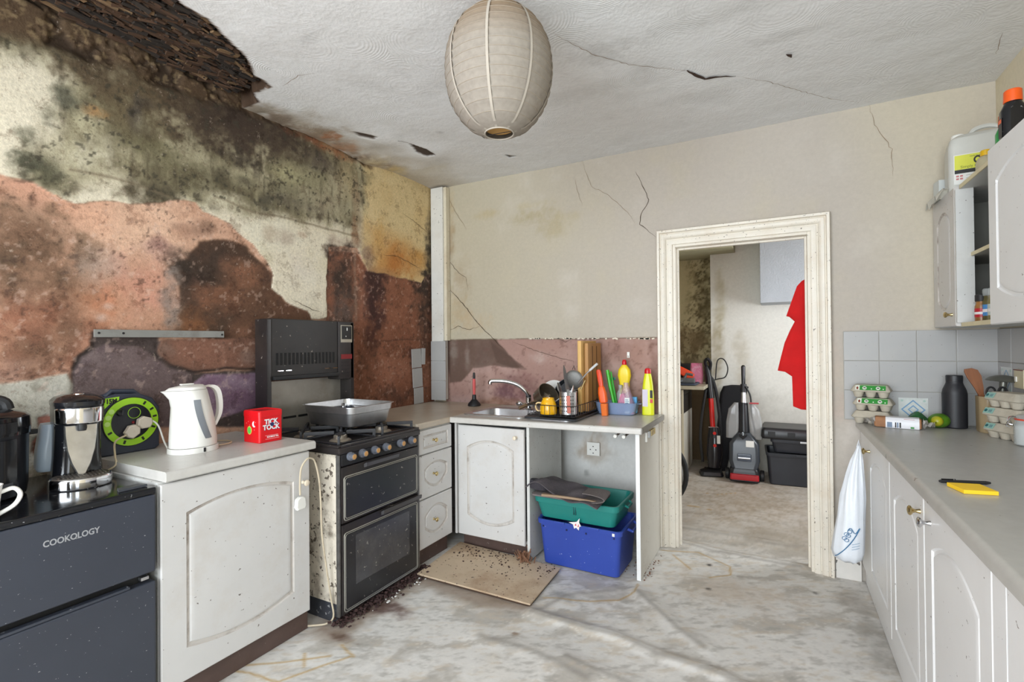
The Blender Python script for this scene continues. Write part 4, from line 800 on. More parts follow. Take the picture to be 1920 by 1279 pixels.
# ---- red tea tin
t = thing('tea_tin', 'bright red square tea tin with chunky white lettering at the end of the short worktop', 'tin', (-2.140, 1.492, .8805), math.radians(88))
red = mat('red tin', (216, 22, 30), .28, var=.05, scale=4)
MB().rr([(0, .057, .060, .010), (.003, .059, .062, .011), (.118, .059, .062, .011)]).build('can', red, t)
MB().rr([(.1185, .0605, .0635, .012), (.142, .0605, .0635, .012), (.147, .057, .060, .01), (.1475, .05, .054, .01), (.1445, .048, .052, .01)]).build('lid', red, t)
wt = mat('white tin print', (240, 236, 236), .35); nav = mat('navy tin print', (34, 50, 96), .35); gre = mat('green tin print', (96, 200, 84), .35); yel = mat('yellow tin print', (226, 200, 90), .35)
for s, z in (('TICK', .094), ('TOCK', .068)):
    text('lettering', s, .031, nav, t, T(.0012, -.0622, z-.0012)@RX(PI/2), .0003, bold=.002, sx=.95)
    text('lettering', s, .031, wt, t, T(0, -.0626, z)@RX(PI/2), .0003, bold=.0012, sx=.95)
MB().lathe([(.009, 0), (.009, .0014)], 20, M=T(.004, -.0624, .081)@RX(PI/2)).build('badge', nav, t)
text('small_lettering', 'ROOIBOS TEA', .009, wt, t, T(.008, -.0624, .024)@RX(PI/2), .0003, bold=.0003)
MB().box(-.03, .035, -.0626, -.062, .031, .0318).box(-.028, .04, -.0626, -.062, .0148, .0156).build('rule', wt, t)
ME = T(-.0592, 0, 0)@RZ(-PI/2)
a = arc(0, 0, .014, 1.9, 5.2, 12)+[(.014*.62*math.cos(x)+.006, .014*.8*math.sin(x)+.003) for x in [5.0-(5.0-2.1)*i/10 for i in range(11)]]
MB().prism(a, 0, .0006, M=ME@T(.024, 0, .086)@R90).build('moon_print', wt, t)
MB().lathe([(.017, 0), (.017, .0005)], 22, M=ME@T(-.012, 0, .056)@R90@Matrix.Diagonal((1, 1.15, 1, 1))).build('leaf_print', yel, t)
MB().lathe([(.013, .0005), (.013, .001)], 22, M=ME@T(-.012, 0, .056)@R90@Matrix.Diagonal((1, 1.2, 1, 1))).build('leaf_print', gre, t)
mb = MB()
for x, z in ((-.02, .096), (-.035, .088), (-.01, .08), (.035, .095), (.025, .06)): mb.lathe([(.0022, 0), (.0022, .0005)], 6, M=ME@T(x, 0, z)@R90)
mb.build('star_print', mat('pink tin print', (240, 140, 130), .35), t)

# ---- magnetic strip on the wall
s = thing('wall_strip', 'long narrow grey metal strip screwed across the stained wall above the kettle', 'metal strip', (XL+.014, 1.256, 1.386), PI/2)
MB().box(-.273, .273, -.012, 0, -.0165, .0165, .002, M=RY(-.006)).build('bar', mat('dull aluminium', (150, 150, 146), .45, .5, stain=.4, stain_col=(96, 84, 74), stain_scale=12), s)
for x in (-.258, -.17, .262): MB().lathe([(.005, .012), (.005, .0135), (.002, .0138)], 10, M=T(x, 0, 0)@RX(PI/2)).build('screw', black_matt, s)

# ---- gas cooker with eye-level grill
g = thing('gas_cooker', 'old dirty freestanding gas cooker with eye-level grill and six knobs', 'cooker', (-1.865, 1.975, 0), PI/2)
dark = mat('dark brown enamel', (42, 38, 38), .3, var=.2, scale=10, stain=.4, stain_col=(70, 58, 50), stain_scale=6, specks=.35, speck_col=(150, 140, 130), speck_scale=40)
side_m = mat('filthy white enamel', (214, 204, 188), .45, var=.08, scale=6, stain=.95, stain_col=(92, 78, 64), stain_scale=9, specks=1.25, speck_col=(62, 46, 36), speck_scale=45)
fil = mat('grey worn metal', (120, 118, 116), .4, .7, var=.2, scale=30, stain=.5, stain_col=(60, 52, 46), stain_scale=20)
MB().box(-.298, -.286, 0, .60, .09, .80).box(.286, .298, 0, .60, .09, .80).build('side_panel', side_m, g)
split(bpy.data.objects['side_panel'])
MB().box(-.285, .285, .0, .60, .05, .80).build('oven_body', dark, g)
MB().box(-.296, .296, .02, .58, .004, .0485).box(-.297, -.286, .0, .60, .0, .089).box(.286, .297, 0, .6, .0, .089).build('plinth', mat('spattered base', (56, 58, 64), .4, var=.3, specks=.9, speck_col=(150, 150, 150), speck_scale=50), g)
MB().box(-.300, -.288, -.020, -.001, .03, .80, .003).box(.288, .300, -.020, -.001, .03, .80, .003).build('front_edge', fil, g)
hob = MB(); hob.box(-.302, .302, -.028, .60, .802, .835, .008); hob.box(-.302, -.285, -.02, .6, .834, .846, .004).box(.285, .302, -.02, .6, .834, .846, .004).box(-.285, .285, -.026, -.006, .834, .846, .004); hob.build('hob', dark, g)
MB().box(-.285, .285, -.026, -.001, .745, .801, .004, M=T(0, 0, 0)).build('control_panel', mat('black control panel', (30, 29, 31), .3, var=.2, specks=.4, speck_col=(120, 110, 100)), g)
kn = mat('grey knob', (112, 116, 126), .35, .3, var=.15, scale=50); kc = mat('amber knob cap', (186, 140, 86), .35, var=.2, scale=60)
for x in (-.235, -.158, -.073, .010, .123, .215):
    b = MB().lathe([(.021, .026), (.022, .032), (.021, .038), (.016, .040), (.0155, .056), (.013, .058)], 24, M=RX(PI/2)).build('control_knob', kn, g, (x, 0, .786))
    MB().lathe([(.0125, .0582), (.012, .060), (.002, .0605)], 18, M=RX(PI/2)).build('knob_cap', kc, b)
def framed_door(name, z0, z1, win=False):
    d = MB().box(-.284, .286, -.024, -.001, z0, z1, .004).build(name, dark, g)
    zt = z1-.045 if not win else z1-.04; mb = MB()
    for dd in (0, .008):
        P = rrect(.272-dd, (zt-z0-.012)/2-dd, .014, 0, 4); P = [(x, -.0255, (zt+z0+.012)/2+y) for x, y, _ in P]; mb.tube(P, .0026 if dd == 0 else .0018, 5, closed=True)
    mb.build('trim_frame', mat('pale metal trim', (176, 174, 166), .35, .6), d)
    MB().box(-.262, .262, -.0262, -.0242, z0+.024, zt-.012, .001).build('glass', mat('smoky oven glass', (40, 40, 43), .32, var=.2, scale=5, specks=.45, speck_col=(140, 136, 130), speck_scale=50), d)
    if win: MB().box(-.20, .20, -.0268, -.0262, z0+.12, zt-.03, .0004).build('window', mat('oven window haze', (70, 70, 73), .25, var=.25, scale=7, stain=.4, stain_col=(104, 100, 96), stain_scale=10, specks=.5, speck_col=(150, 148, 140), speck_scale=60), d)
    mb = MB(); mb.loft([[(x, y, z) for y, z in ((-.024, z1-.028), (-.042, z1-.022), (-.046, z1-.004), (-.040, z1-.001), (-.024, z1-.010))] for x in (-.14 if not win else -.02, .10 if not win else .29)]); mb.build('handle', mat('grey door handle', (84, 82, 84), .35, .3), d)
framed_door('grill_door', .470, .738); framed_door('oven_door', .032, .462, True)
# hob: burners and pan supports
iron = mat('cast iron', (36, 36, 40), .5, var=.25, scale=40); alu = mat('burner aluminium', (176, 166, 152), .4, .7, var=.15, stain=.5, stain_col=(110, 70, 40), stain_scale=30)
for x in (-.15, .15):
    for y in (.13, .40):
        b = MB().lathe([(.055, .836), (.048, .842), (.034, .846), (.034, .862), (.028, .866), (.002, .867)], 24).build('burner', alu, g, (x, y, 0))
        MB().lathe([(.026, .8672), (.026, .872), (.02, .874), (.002, .874)], 20).build('burner_cap', iron, b)
    for y in (.13, .40):
        mb = MB()
        for a in range(4):
            M = T(x, y, 0)@RZ(a*PI/2+PI/4)
            mb.box(-.006, .006, .030, .175, .868, .886, .002, M=M).box(-.006, .006, .160, .175, .836, .870, .002, M=M)
        q = .122; mb.tube([(x-q, y-q, .847), (x+q, y-q, .847), (x+q, y+q, .847), (x-q, y+q, .847)], .005, 6, closed=True); mb.build('pan_support', iron, g)
# splashback and grill
MB().box(-.275, .275, .592, .598, .836, 1.13).build('back_panel', mat('greasy steel panel', (150, 144, 134), .35, .35, var=.12, scale=8, stain=.5, stain_col=(110, 96, 80), stain_scale=7), g)
mb = MB()
for i in range(5): mb.box(-.24+i*.1, -.155+i*.1, .588, .593, .914, .926, .002)
mb.build('vent_slot', mat('slot black', (14, 13, 13), .7), g)
for sx in (-1, 1): MB().box(sx*.289-.014, sx*.289+.014, .50, .598, .836, 1.47, .004).build('upright', dark, g)
gh = MB().box(-.274, .176, .505, .598, 1.14, 1.474, .006).build('grill_hood', mat('sooty grill enamel', (34, 31, 30), .42, var=.25, scale=6, stain=.35, stain_col=(66, 54, 46), stain_scale=4, specks=.3, speck_col=(130, 120, 110)), g)
for i in range(16): MB().box(-.245+i*.0255, -.233+i*.0255, .502, .506, 1.222, 1.288, .003).build('grill_slot', MATS['slot black'], gh)
MB().box(-.27, .172, .480, .504, 1.142, 1.164, .006).build('grill_lip', black_matt, gh)
mb = MB()
for x in (-.25, -.20, .06, .12): mb.box(x, x+.035, .484, .492, 1.190, 1.194)
mb.build('rail_glint', chrome, gh)
gc = MB().box(.177, .302, .500, .598, 1.118, 1.474, .006).build('grill_control', dark, g)
MB().box(.196, .286, .4975, .5005, 1.345, 1.452, .001).build('dial_frame', mat('silver dial frame', (170, 164, 150), .35, .6), gc)
MB().box(.201, .281, .4960, .4978, 1.365, 1.447, .001).build('dial_face', mat('dial black', (22, 22, 24), .3), gc)
MB().box(.240, .246, .4945, .496, 1.418, 1.436).box(.232, .236, .4945, .496, 1.380, 1.386).build('dial_mark', china, gc)
MB().box(.198, .284, .497, .5005, 1.243, 1.272, .001).build('red_label', mat('dull red label', (130, 28, 32), .5, stain=.3, stain_col=(60, 30, 30)), gc)
mb = MB()
for i in range(4): mb.box(.20, .262, .498, .5005, 1.222-i*.022, 1.226-i*.022)
mb.build('rib', black_matt, gc)

# ---- roasting tin on the hob
t = thing('roasting_tin', 'deep stainless steel roasting tin standing on the cooker hob', 'roasting tin', (-2.165, 2.045, .887), 0)
MB().loft([rrect(hx, hy, r, z, 5) for z, hx, hy, r in ((.0, .165, .140, .03), (.004, .170, .145, .035), (.07, .184, .160, .04), (.073, .188, .164, .04), (.105, .192, .168, .04), (.107, .202, .178, .045), (.109, .202, .178, .045), (.110, .190, .166, .04), (.074, .186, .162, .04), (.071, .182, .158, .04), (.007, .167, .142, .033))], caps=True).build('pan', steel, t, smooth=40)
sp = thing('serving_spoon', 'dark spoon leaning inside the steel roasting tin', 'spoon', (-2.06, 2.06, .895), 1.3)
MB().tube([(-.10, 0, .012), (0, 0, .055), (.10, 0, .098)], .004, 8).build('handle', steel, sp)
MB().ico(.035, 2, M=T(-.09, 0, .022)@RY(-.3), sc=(1.2, .8, .25)).build('bowl', mat('dark spoon plastic', (36, 40, 52), .3), sp)
bl = thing('blue_lid', 'small dark blue knobbed lid standing in the steel roasting tin', 'tub', (-2.225, 2.06, .8945), 0)  # dark blue lid with a knob, drawn as a drum inside the tin
MB().lathe([(.06, 0), (.062, .004), (.062, .07), (.055, .078), (.02, .08), (.002, .08)], 28).build('disc', mat('dark blue lid', (38, 48, 70), .25), bl)
MB().lathe([(.012, .0802), (.012, .094), (.002, .096)], 14).build('knob', chrome, bl)

# ---- power cord with plug hung over the cabinet knob
pc_ = thing('power_cord', 'cream power cord with its plug hung over the cabinet knob beside the cooker', 'cord', (-1.90, 1.54, 0), 0)
flex = mat('grubby flex', (196, 182, 158), .5, stain=.5, stain_col=(120, 100, 80), stain_scale=14)
MB().tube(smooth_path([(.008, -.042, .655), (.007, -.042, .70), (.009, -.038, .77), (.014, -.016, .806), (.016, .0, .716), (.016, .010, .716)][:4]+[(.016, .006, .812), (.012, .035, .79), (.010, .060, .70), (.012, .068, .58), (.01, .075, .44), (.012, .10, .26), (.02, .118, .12), (.03, .122, .04), (.01, .10, .012), (-.04, .06, .010), (-.055, .045, .012)], 5), .0042, 7).build('flex', flex, pc_)
MB().prism([(-.026, -.012), (-.022, .022), (-.008, .030), (.008, .030), (.022, .022), (.026, -.012), (.018, -.026), (-.018, -.026)], 0, .022, M=T(-.003, -.042, .618)@RZ(PI/2)@R90, bev=.004).build('plug', white_pl, pc_)

# ---- drawer unit, corner and sink cabinet
dr = thing('drawer_unit', 'narrow white drawer unit with three brass knobs between the cooker and the corner', 'drawers', (-1.880, 2.458, 0), PI/2)
MB().box(-.170, .172, .001, .60, .11, .822).build('carcass', cab_side, dr)
for h_, z, kw in ((.142, .672, dict(mx=.04, mt=.03, bt=.0, mb_=.03, bb=0)), (.258, .407, dict(mx=.05, mt=.05, bt=.035, mb_=.05, bb=.06)), (.286, .114, dict(mx=.05, mt=.05, bt=.05, mb_=.06, bb=.05))):
    q = door('drawer', cab, dr, .330, h_, 0, z, **kw); knob(q, -.03, h_*.52)
MB().box(-.170, .172, .03, .045, .002, .108).build('plinth', plinth_m, dr)
sk = thing('sink_cabinet', 'white sink cabinet with one tall arched door in the corner under the sink', 'cabinet', (-1.60, 2.680, 0), 0)
MB().box(.250, .268, .001, .50, .015, .822).build('side_panel', cab_side, sk)
MB().box(-.245, .249, .02, .50, .10, .118).box(-.258, -.247, .001, .5, .1, .822).build('carcass', cab_side, sk)
q = door('door', cab, sk, .482, .705, 0, .100, mx=.07, mt=.085, bt=.05, mb_=.085, bb=.05); knob(q, .19, .655, mat('cream plastic knob', (222, 208, 186)), r=.012)
MB().box(-.250, .249, .06, .076, .002, .098).build('plinth', plinth_m, sk)
MB().box(-.262, -.248, -.022, -.001, .10, .822).build('corner_post', cab, sk)

wt_ = tag(thing('worktop', None, None), 'L-shaped grey worktop carrying the sink, with a stained corner', 'worktop')
mb = MB(); worktop(mb, -.177, .865, -.016, .638, .86); mb.build('corner_board', top_brown, wt_, (-1.880, 2.462, 0), (0, 0, PI/2))
mb = MB(); mb.bm.free(); mb = MB()
def bar(x0, x1, ya, yb, y1, z=.86, t=.036, r=.012):
    f = lambda y0, x: [(x, y1, z-t), (x, y1, z)]+[(x, y0+r-r*math.sin(a), z-r+r*math.cos(a)) for a in [i*PI/8 for i in range(5)]]+[(x, y0, z-t+.004), (x, y0+.004, z-t)]
    mb.loft([f(ya, x0), f(yb, x1)])
YF = lambda x: 2.605+(x+1.862)*.075
bar(-1.862, -1.09, YF(-1.862), YF(-1.09), 2.755); bar(-1.09, -.66, YF(-1.09), YF(-.66), 3.308)
mb.box(-1.862, -1.09, 3.135, 3.308, .824, .86); mb.box(-1.862, -1.858, 2.755, 3.135, .824, .86)
mb.build('sink_board', top_m, wt_)
MB().box(-.6595, -.655, YF(-.66)+.004, 3.306, .826, .858).build('end_strip', mat('grey edge strip', (150, 146, 140), .5), wt_)
ep = thing('end_panel', 'tall off-white end panel closing the worktop beside the doorway', 'panel', (-.695, 3.02, 0))
MB().box(-.011, .011, -.262, .272, .002, .823, .0015).build('board', mat('off-white panel', (206, 202, 192), .5, var=.03, stain=.2, specks=.2), ep)
MB().box(-.0112, .0112, -.266, -.2622, .002, .823).build('edge_strip', cab_clean, ep)
for i, (y, w_, m) in enumerate(((-.125, .014, white_pl), (-.085, .020, mat('clear clip', (196, 198, 200), .3)), (-.030, .012, brass), (.010, .012, brass), (.048, .012, brass))): MB().box(.0115, .030 if i != 0 else .024, y-w_, y+w_, .770-.02*(i == 0), .806, .003).build('clip', m, ep)
for i, x in enumerate((-.105, -.055)):
    q = thing('towel_rod', 'white-tipped towel rod under the worktop, %s of the pair' % ('left' if i == 0 else 'right'), 'towel rod', (-.70+x-.03, 2.80, .786), 0)
    MB().tube([(0, .006, 0), (.008, .30, .018)], .006, 8).build('rod', mat('brown rod', (110, 92, 78), .4), q)
    MB().lathe([(.010, -.004), (.012, 0), (.012, .010), (.008, .012)], 16, M=RX(-PI/2)).build('cap', white_pl, q)
so = thing('wall_socket', 'white double socket on the wall under the sink worktop', 'socket', (-1.143, YB-.0075, .588))
MB().box(-.046, .046, -.014, 0, -.046, .046, .003).build('plate', white_pl, so)
mb = MB()
for x, z in ((0, .018), (-.02, -.004), (.02, -.004), (0, -.028)): mb.box(x-.004, x+.004, -.0155, -.0138, z-.003, z+.003)
mb.build('pin_slot', black_matt, so)
# ================================================================ SINK, DISHES, CLEANING THINGS
s = thing('sink', 'inset stainless steel sink with one and a half bowls in the corner worktop', 'sink', (-1.63, 2.945, .861))
def bowl(hx, hy, dx, dy, depth, ox=0):
    b = MB(); b.loft([rrect(*p, 6, *q) for p, q in (((hx, hy, .05, 0), (0, 0)), ((hx, hy, .05, .003), (0, 0)), ((hx-.006, hy-.006, .045, .006), (0, 0)), ((dx+.008, dy+.008, .06, .0055), (0, -.008)), ((dx, dy, .055, .001), (0, -.008)), ((dx-.008, dy-.008, .05, -depth*.6), (0, -.008)), ((dx-.03, dy-.03, .05, -depth), (0, -.008)), ((.022, .022, .021, -depth-.003), (0, -.008)))], caps=False)
    return b
bowl(.233, .208, .195, .158, .15).build('main_bowl', steel, s)
bowl(.158, .208, .115, .14, .028).build('half_bowl', steel, s, (.396, 0, 0))
MB().lathe([(.022, -.158), (.020, -.154), (.002, -.154)], 16, M=T(0, -.008, .006)).build('waste', chrome, s)
tp = thing('tap', 'chrome mixer tap with a long curved spout over the sink', 'tap', (-1.535, 3.085, .8675))
MB().lathe([(.028, 0), (.028, .008), (.018, .014), (.016, .05), (.020, .054), (.020, .085), (.012, .092)], 20).build('base', chrome, tp)
MB().tube(smooth_path([(0, 0, .085), (-.012, -.012, .125), (-.065, -.04, .175), (-.14, -.07, .198), (-.225, -.10, .202), (-.245, -.107, .196), (-.247, -.108, .178)], 6), [.014]*36+[.0135], 12).build('spout', chrome, tp)
for sx in (-1, 1):
    b = MB(); b.tube([(sx*.018, 0, .035), (sx*.055, 0, .035)], .012, 12); b.ico(.024, 2, M=T(sx*.07, -.006, .042), sc=(1.1, .9, .8)); b.build('lever', chrome, tp)
MB().lathe([(.018, .086), (.018, .102), (.015, .104)], 16).build('collar', black_matt, tp)

p = thing('plunger', 'black rubber plunger with a pink-red handle standing behind the sink', 'plunger', (-2.035, 3.165, .8605), .3)
MB().lathe([(.046, 0), (.050, .004), (.046, .018), (.030, .036), (.017, .05), (.015, .075), (.013, .085)], 24).build('cup', mat('black rubber', (24, 24, 27), .5), p)
MB().lathe([(.0085, .086), (.011, .12), (.012, .18), (.0095, .205), (.009, .2055)], 14).build('handle', mat('faded red plastic', (206, 84, 82), .45), p)
MB().lathe([(.0095, .206), (.010, .225), (.008, .25), (.004, .253)], 14).build('grip', black_matt, p)

# draining rack
rk = thing('dish_rack', 'black wire dish rack on a dark tray right of the sink', 'dish rack', (-1.215, 2.955, .8675))
RXH, RYH = .158, .235
wire = mat('black coated wire', (26, 26, 28), .4)
MB().loft([rrect(hx, hy, .02, z, 4) for z, hx, hy in ((0, RXH+.005, RYH), (.004, RXH+.012, RYH+.008), (.012, RXH+.014, RYH+.01), (.012, RXH+.009, RYH+.004), (.005, RXH, RYH-.003))]).build('drip_tray', mat('dark grey tray', (52, 54, 58), .35), rk)
def rect_loop(z, hx=RXH, hy=RYH-.008, r=.0028): mb = MB(); mb.tube([(x, y, z) for x, y, _ in rrect(hx, hy, .02, 0, 4)], r, 6, closed=True); return mb
rect_loop(.085).build('top_rail', wire, rk); rect_loop(.022, r=.002).build('base_rail', wire, rk)
mb = MB()
for i in range(9):
    x = -RXH+.018+i*(2*RXH-.036)/8
    for sy in (-1, 1): mb.tube([(x, sy*(RYH-.008), .022), (x, sy*(RYH-.008), .085)], .0017, 5)
for i in range(11):
    y = -RYH+.03+i*(2*RYH-.06)/10
    for sx in (-1, 1): mb.tube([(sx*RXH, y, .022), (sx*RXH, y, .085)], .0017, 5)
    mb.tube([(-RXH, y, .022), (RXH, y, .022)], .0015, 5)
for q in split(mb.build('wire', wire, rk)): pass
ZR = .8915
m_ = thing('yellow_mug', 'yellow patterned mug upside down at the front of the dish rack', 'mug', (-1.258, 2.805, ZR), .3)
ym = mat('yellow glaze', (236, 176, 26), .18, var=.1, scale=30, specks=.4, speck_col=(250, 220, 120), speck_scale=60)
MB().lathe([(.040, .008), (.050, 0), (.053, .02), (.050, .055), (.040, .082), (.036, .088), (.036, .098), (.031, .098), (.030, .091), (.002, .090)], 32, caps=False).build('cup', ym, m_)
MB().tube(smooth_path([(-.044, 0, .066), (-.070, 0, .066), (-.080, 0, .044), (-.070, 0, .020), (-.052, 0, .018)], 5), .005, 8).build('handle', mat('cream glaze', (226, 200, 150), .2), m_)
c = thing('cutlery_caddy', 'perforated steel cutlery pot at the front of the dish rack', 'cutlery pot', (-1.135, 2.825, ZR), .2)
MB().lathe([(.050, 0), (.054, .004), (.054, .135), (.056, .138), (.056, .141), (.051, .141), (.051, .006), (.002, .005)], 36, caps=False).build('pot', steel, c)
t0 = None
for i in range(7):
    for j in range(5):
        a = -PI/2-.75+i*.25
        if t0 is None: o = t0 = MB().lathe([(.0036, 0), (.0036, .0006)], 8, M=RX(PI/2)).build('hole', black_matt, c)
        else: o = t0.copy(); COL.objects.link(o)
        o.location = (.0541*math.cos(a), .0541*math.sin(a), .026+j*.022); o.rotation_euler = (0, 0, a+PI/2)
def cutlery(name, label, cat, base, tip, build):
    o = thing(name, label, cat, base); d = (Vector(tip)-Vector(base)); q = d.to_track_quat('Z', 'Y').to_euler(); o.rotation_euler = q; build(o, d.length); return o
def knife_b(o, L):
    MB().loft([[(-w_, -.0012, z), (w_*.9, -.0012, z), (w_*.9, .0012, z), (-w_, .0012, z)] for z, w_ in ((.10, .010), (.14, .024), (L*.75, .024), (L*.92, .013), (L, .002))]).build('blade', mat('grey blade', (92, 92, 92), .35, .5, stain=.3), o)
    MB().box(-.011, .011, -.007, .007, 0, .0995, .003).build('handle', black_matt, o)
k = cutlery('kitchen_knife', 'broad dark bladed knife standing point up in the steel cutlery pot', 'knife', (-1.125, 2.845, ZR+.012), (-1.172, 2.85, ZR+.30), knife_b)
def peel_b(o, L):
    MB().box(-.011, .011, -.006, .006, .0, .105, .004).build('handle', mat('salmon handle', (214, 130, 116), .4), o)
    MB().box(-.008, .008, -.002, .002, .1055, L, .001).build('blade', steel, o)
q = cutlery('peeler', 'salmon handled peeler hooked over the outside of the cutlery pot', 'peeler', (-1.103, 2.758, ZR+.016), (-1.112, 2.766, ZR+.158), peel_b)
def fork_b(o, L):
    MB().tube([(0, 0, 0), (0, 0, L*.62)], .003, 8).build('handle', steel, o)
    MB().ico(.020, 2, M=T(0, 0, L*.80), sc=(1, .25, 1.7)).build('bowl', steel, o)
for i, (a, b, l) in enumerate((((-1.152, 2.815, ZR+.012), (-1.205, 2.83, ZR+.200), 'leftmost steel spoon standing in the cutlery pot'), ((-1.120, 2.795, ZR+.012), (-1.090, 2.80, ZR+.185), 'steel spoon standing right of the knife in the cutlery pot'))): cutlery('spoon', l, 'spoon', a, b, fork_b)
sv = thing('ladle', 'round grey skimmer with a white-tipped handle leaning on the wooden boards', 'skimmer', (-1.145, 2.955, ZR+.205), 0)
MB().ico(.062, 3, M=RX(.25), sc=(1, .42, 1)).build('bowl', mat('grey mesh steel', (132, 132, 130), .38, .6, bump=.6, bump_scale=260, stain=.4, stain_col=(100, 96, 92), stain_scale=12), sv)
MB().tube([(.04, -.03, -.02), (.10, -.04, .045), (.165, -.05, .098)], .005, 8).build('handle', steel, sv)
MB().tube([(.12, -.044, .062), (.172, -.052, .104)], .0075, 8).build('grip', mat('pale grip', (206, 206, 206), .35), sv)
MB().tube([(-.01, 0, .064), (0, 0, .088), (.008, 0, .062)], .0022, 6).build('hook', wire, sv)
MB().tube([(.055, -.03, -.06), (.085, -.03, .0)], .005, 8).build('rod', brass, sv)
pot = thing('saucepan', 'small steel saucepan tipped on its side in the dish rack', 'saucepan', (-1.352, 2.965, ZR+.082), 0)
PM = RY(.95)@RX(.3)
MB().lathe([(.002, 0), (.062, 0), (.075, .012), (.078, .085), (.082, .088), (.079, .089), (.073, .014), (.06, .004), (.002, .004)], 36, M=PM@T(0, 0, -.045), caps=False).build('pan', mat('worn steel pan', (150, 140, 126), .24, .9, var=.15, stain=.3, stain_col=(120, 96, 70)), pot)
MB().tube([(-.03, -.065, -.02), (-.085, -.12, -.045), (-.12, -.15, -.062)], [.009, .011, .012], 10).build('handle', mat('bronze handle', (120, 98, 76), .3, .6), pot)
nb = thing('oven_dish', 'dark navy dish with pale edges leaning in the middle of the dish rack', 'dish', (-1.212, 2.975, ZR+.068), 0)
NM = RY(-.62)
MB().rr([(0, .082, .10, .02), (.004, .086, .104, .022), (.030, .092, .11, .024), (.031, .087, .105, .022), (.006, .08, .098, .02)], M=NM@T(0, 0, -.015)).build('dish', mat('navy enamel', (34, 44, 64), .2), nb)
mb = MB(); mb.tube([(x, y, .0165) for x, y, _ in rrect(.091, .109, .024, 0, 4)], .0028, 6, closed=True, M=NM); mb.build('rim', mat('pale enamel rim', (196, 202, 208), .3), nb)
pn = thing('frying_pan', 'dark upright pan behind the knife in the dish rack', 'pan', (-1.235, 3.105, ZR+.098), 0)
MB().lathe([(.002, 0), (.082, 0), (.096, .03), (.099, .031), (.084, -.003), (.002, -.003)], 36, M=RX(PI/2-.18), caps=False).build('pan', mat('dark pan', (48, 50, 54), .35, .4), pn)
MB().tube([(.06, 0, .07), (.095, .0, .10)], .008, 8).build('handle', black_matt, pn)
pl = thing('plate', 'white plate edge showing between the saucepan and the knife', 'plate', (-1.365, 3.15, ZR+.088), 0)
MB().lathe([(.002, 0), (.06, 0), (.092, .014), (.094, .016), (.06, .004), (.002, .003)], 40, M=RX(PI/2-.12)@RY(.15), caps=False).build('plate', china, pl)
wood = mat('pale chopping board wood', (206, 164, 96), .5, var=.2, scale=7, streak=(9, 9, .7), stain=.5, stain_col=(132, 88, 44), stain_scale=4)
wood2 = mat('dark chopping board wood', (176, 130, 74), .5, var=.25, scale=8, streak=(9, 9, .7), stain=.5, stain_col=(110, 72, 38), stain_scale=4)
for i, (x, y0, y1, z, m, lb) in enumerate(((-1.112, 2.965, 3.26, .455, wood, 'tall pale wooden chopping board upright at the right of the dish rack'), (-1.086, 3.02, 3.285, .44, wood2, 'brown chopping board leaning against the taller pale board'))):
    o = thing('chopping_board', lb, 'chopping board', (x, (y0+y1)/2, ZR-.004)); h_ = (y1-y0)/2
    MB().box(-.0125, .0125, -h_, h_, 0, z, .004, 3).build('board', m, o)
    if i: MB().box(.0126, .0135, -h_+.08, -h_+.092, .02, z-.02).box(.0126, .0135, h_-.10, h_-.088, .02, z-.02).build('groove', mat('groove brown', (92, 60, 34), .7), o)

# tub of cleaning things
tb = thing('plastic_tub', 'translucent blue plastic tub holding cleaning bottles at the end of the worktop', 'tub', (-.935, 3.195, .8612))
tubm = mat('translucent blue plastic', (150, 170, 206), .2, var=.05, alpha=.62)
MB().rr([(0, .115, .058, .03), (.004, .120, .062, .032), (.075, .136, .076, .035), (.078, .142, .082, .038), (.080, .142, .082, .038), (.079, .133, .073, .033), (.008, .117, .059, .03)], 6).build('tub', tubm, tb)
for sx in (-1, 1): MB().box(sx*.148-.012, sx*.148+.012, -.02, .02, .070, .074, .0015).build('handle', tubm, tb)
ZT = .8695
dt = thing('cloth', 'dark blue cloth lying in the bottom of the plastic tub', 'cloth', (-.955, 3.195, ZT)); MB().rr([(0, .075, .05, .03), (.03, .080, .052, .03), (.045, .065, .042, .03), (.05, .03, .02, .018)]).build('folded_cloth', mat('dark blue cloth', (44, 58, 120), .9, bump=.6), dt)
og = thing('orange_brush', 'bright orange plastic brush with an upright handle beside the tub', 'brush', (-1.000, 3.075, .8615), 0)
om = mat('orange plastic', (240, 92, 18), .35, var=.06)
GM = T(0, 0, .0)@RY(-.14)
MB().loft([rrect(hx, hy, .012, z, 4, ox, 0) for z, hx, hy, ox in ((.022, .022, .022, .004), (.03, .024, .024, .004), (.085, .026, .02, .002), (.12, .020, .014, 0), (.128, .016, .012, 0))], M=T(.010, 0, .06)@RY(-.12)).build('head', om, og)
MB().loft([rrect(hx, hy, .008, z, 4, ox, 0) for z, hx, hy, ox in ((.1285, .015, .010, 0), (.17, .017, .009, -.002), (.225, .016, .008, -.005), (.236, .011, .007, -.006))], M=T(.010, 0, .06)@RY(-.12)).build('handle', mat('deep orange plastic', (222, 64, 14), .35), og)
MB().rr([(0, .020, .018, .01), (.078, .022, .021, .01)], M=T(.018, 0, 0)@RY(-.06)).build('bristles', mat('orange bristles', (236, 116, 40), .7, bump=.8), og)
gb = thing('green_brush', 'lime green handled brush leaning in the tub behind the orange one', 'brush', (-.975, 3.205, ZT+.052), 0)
MB().tube([(.018, -.01, .0), (-.01, -.006, .12), (-.030, 0, .225)], [.010, .012, .011], 10).build('handle', mat('lime handle', (70, 206, 50), .3), gb)
MB().tube([(.035, -.01, .0), (.012, -.006, .12), (-.006, 0, .215)], [.006, .007, .006], 8).build('grip', mat('green grip', (40, 160, 50), .3), gb)
glass_m = mat('clear bottle plastic', (200, 206, 206), .12, var=.03, alpha=.45)
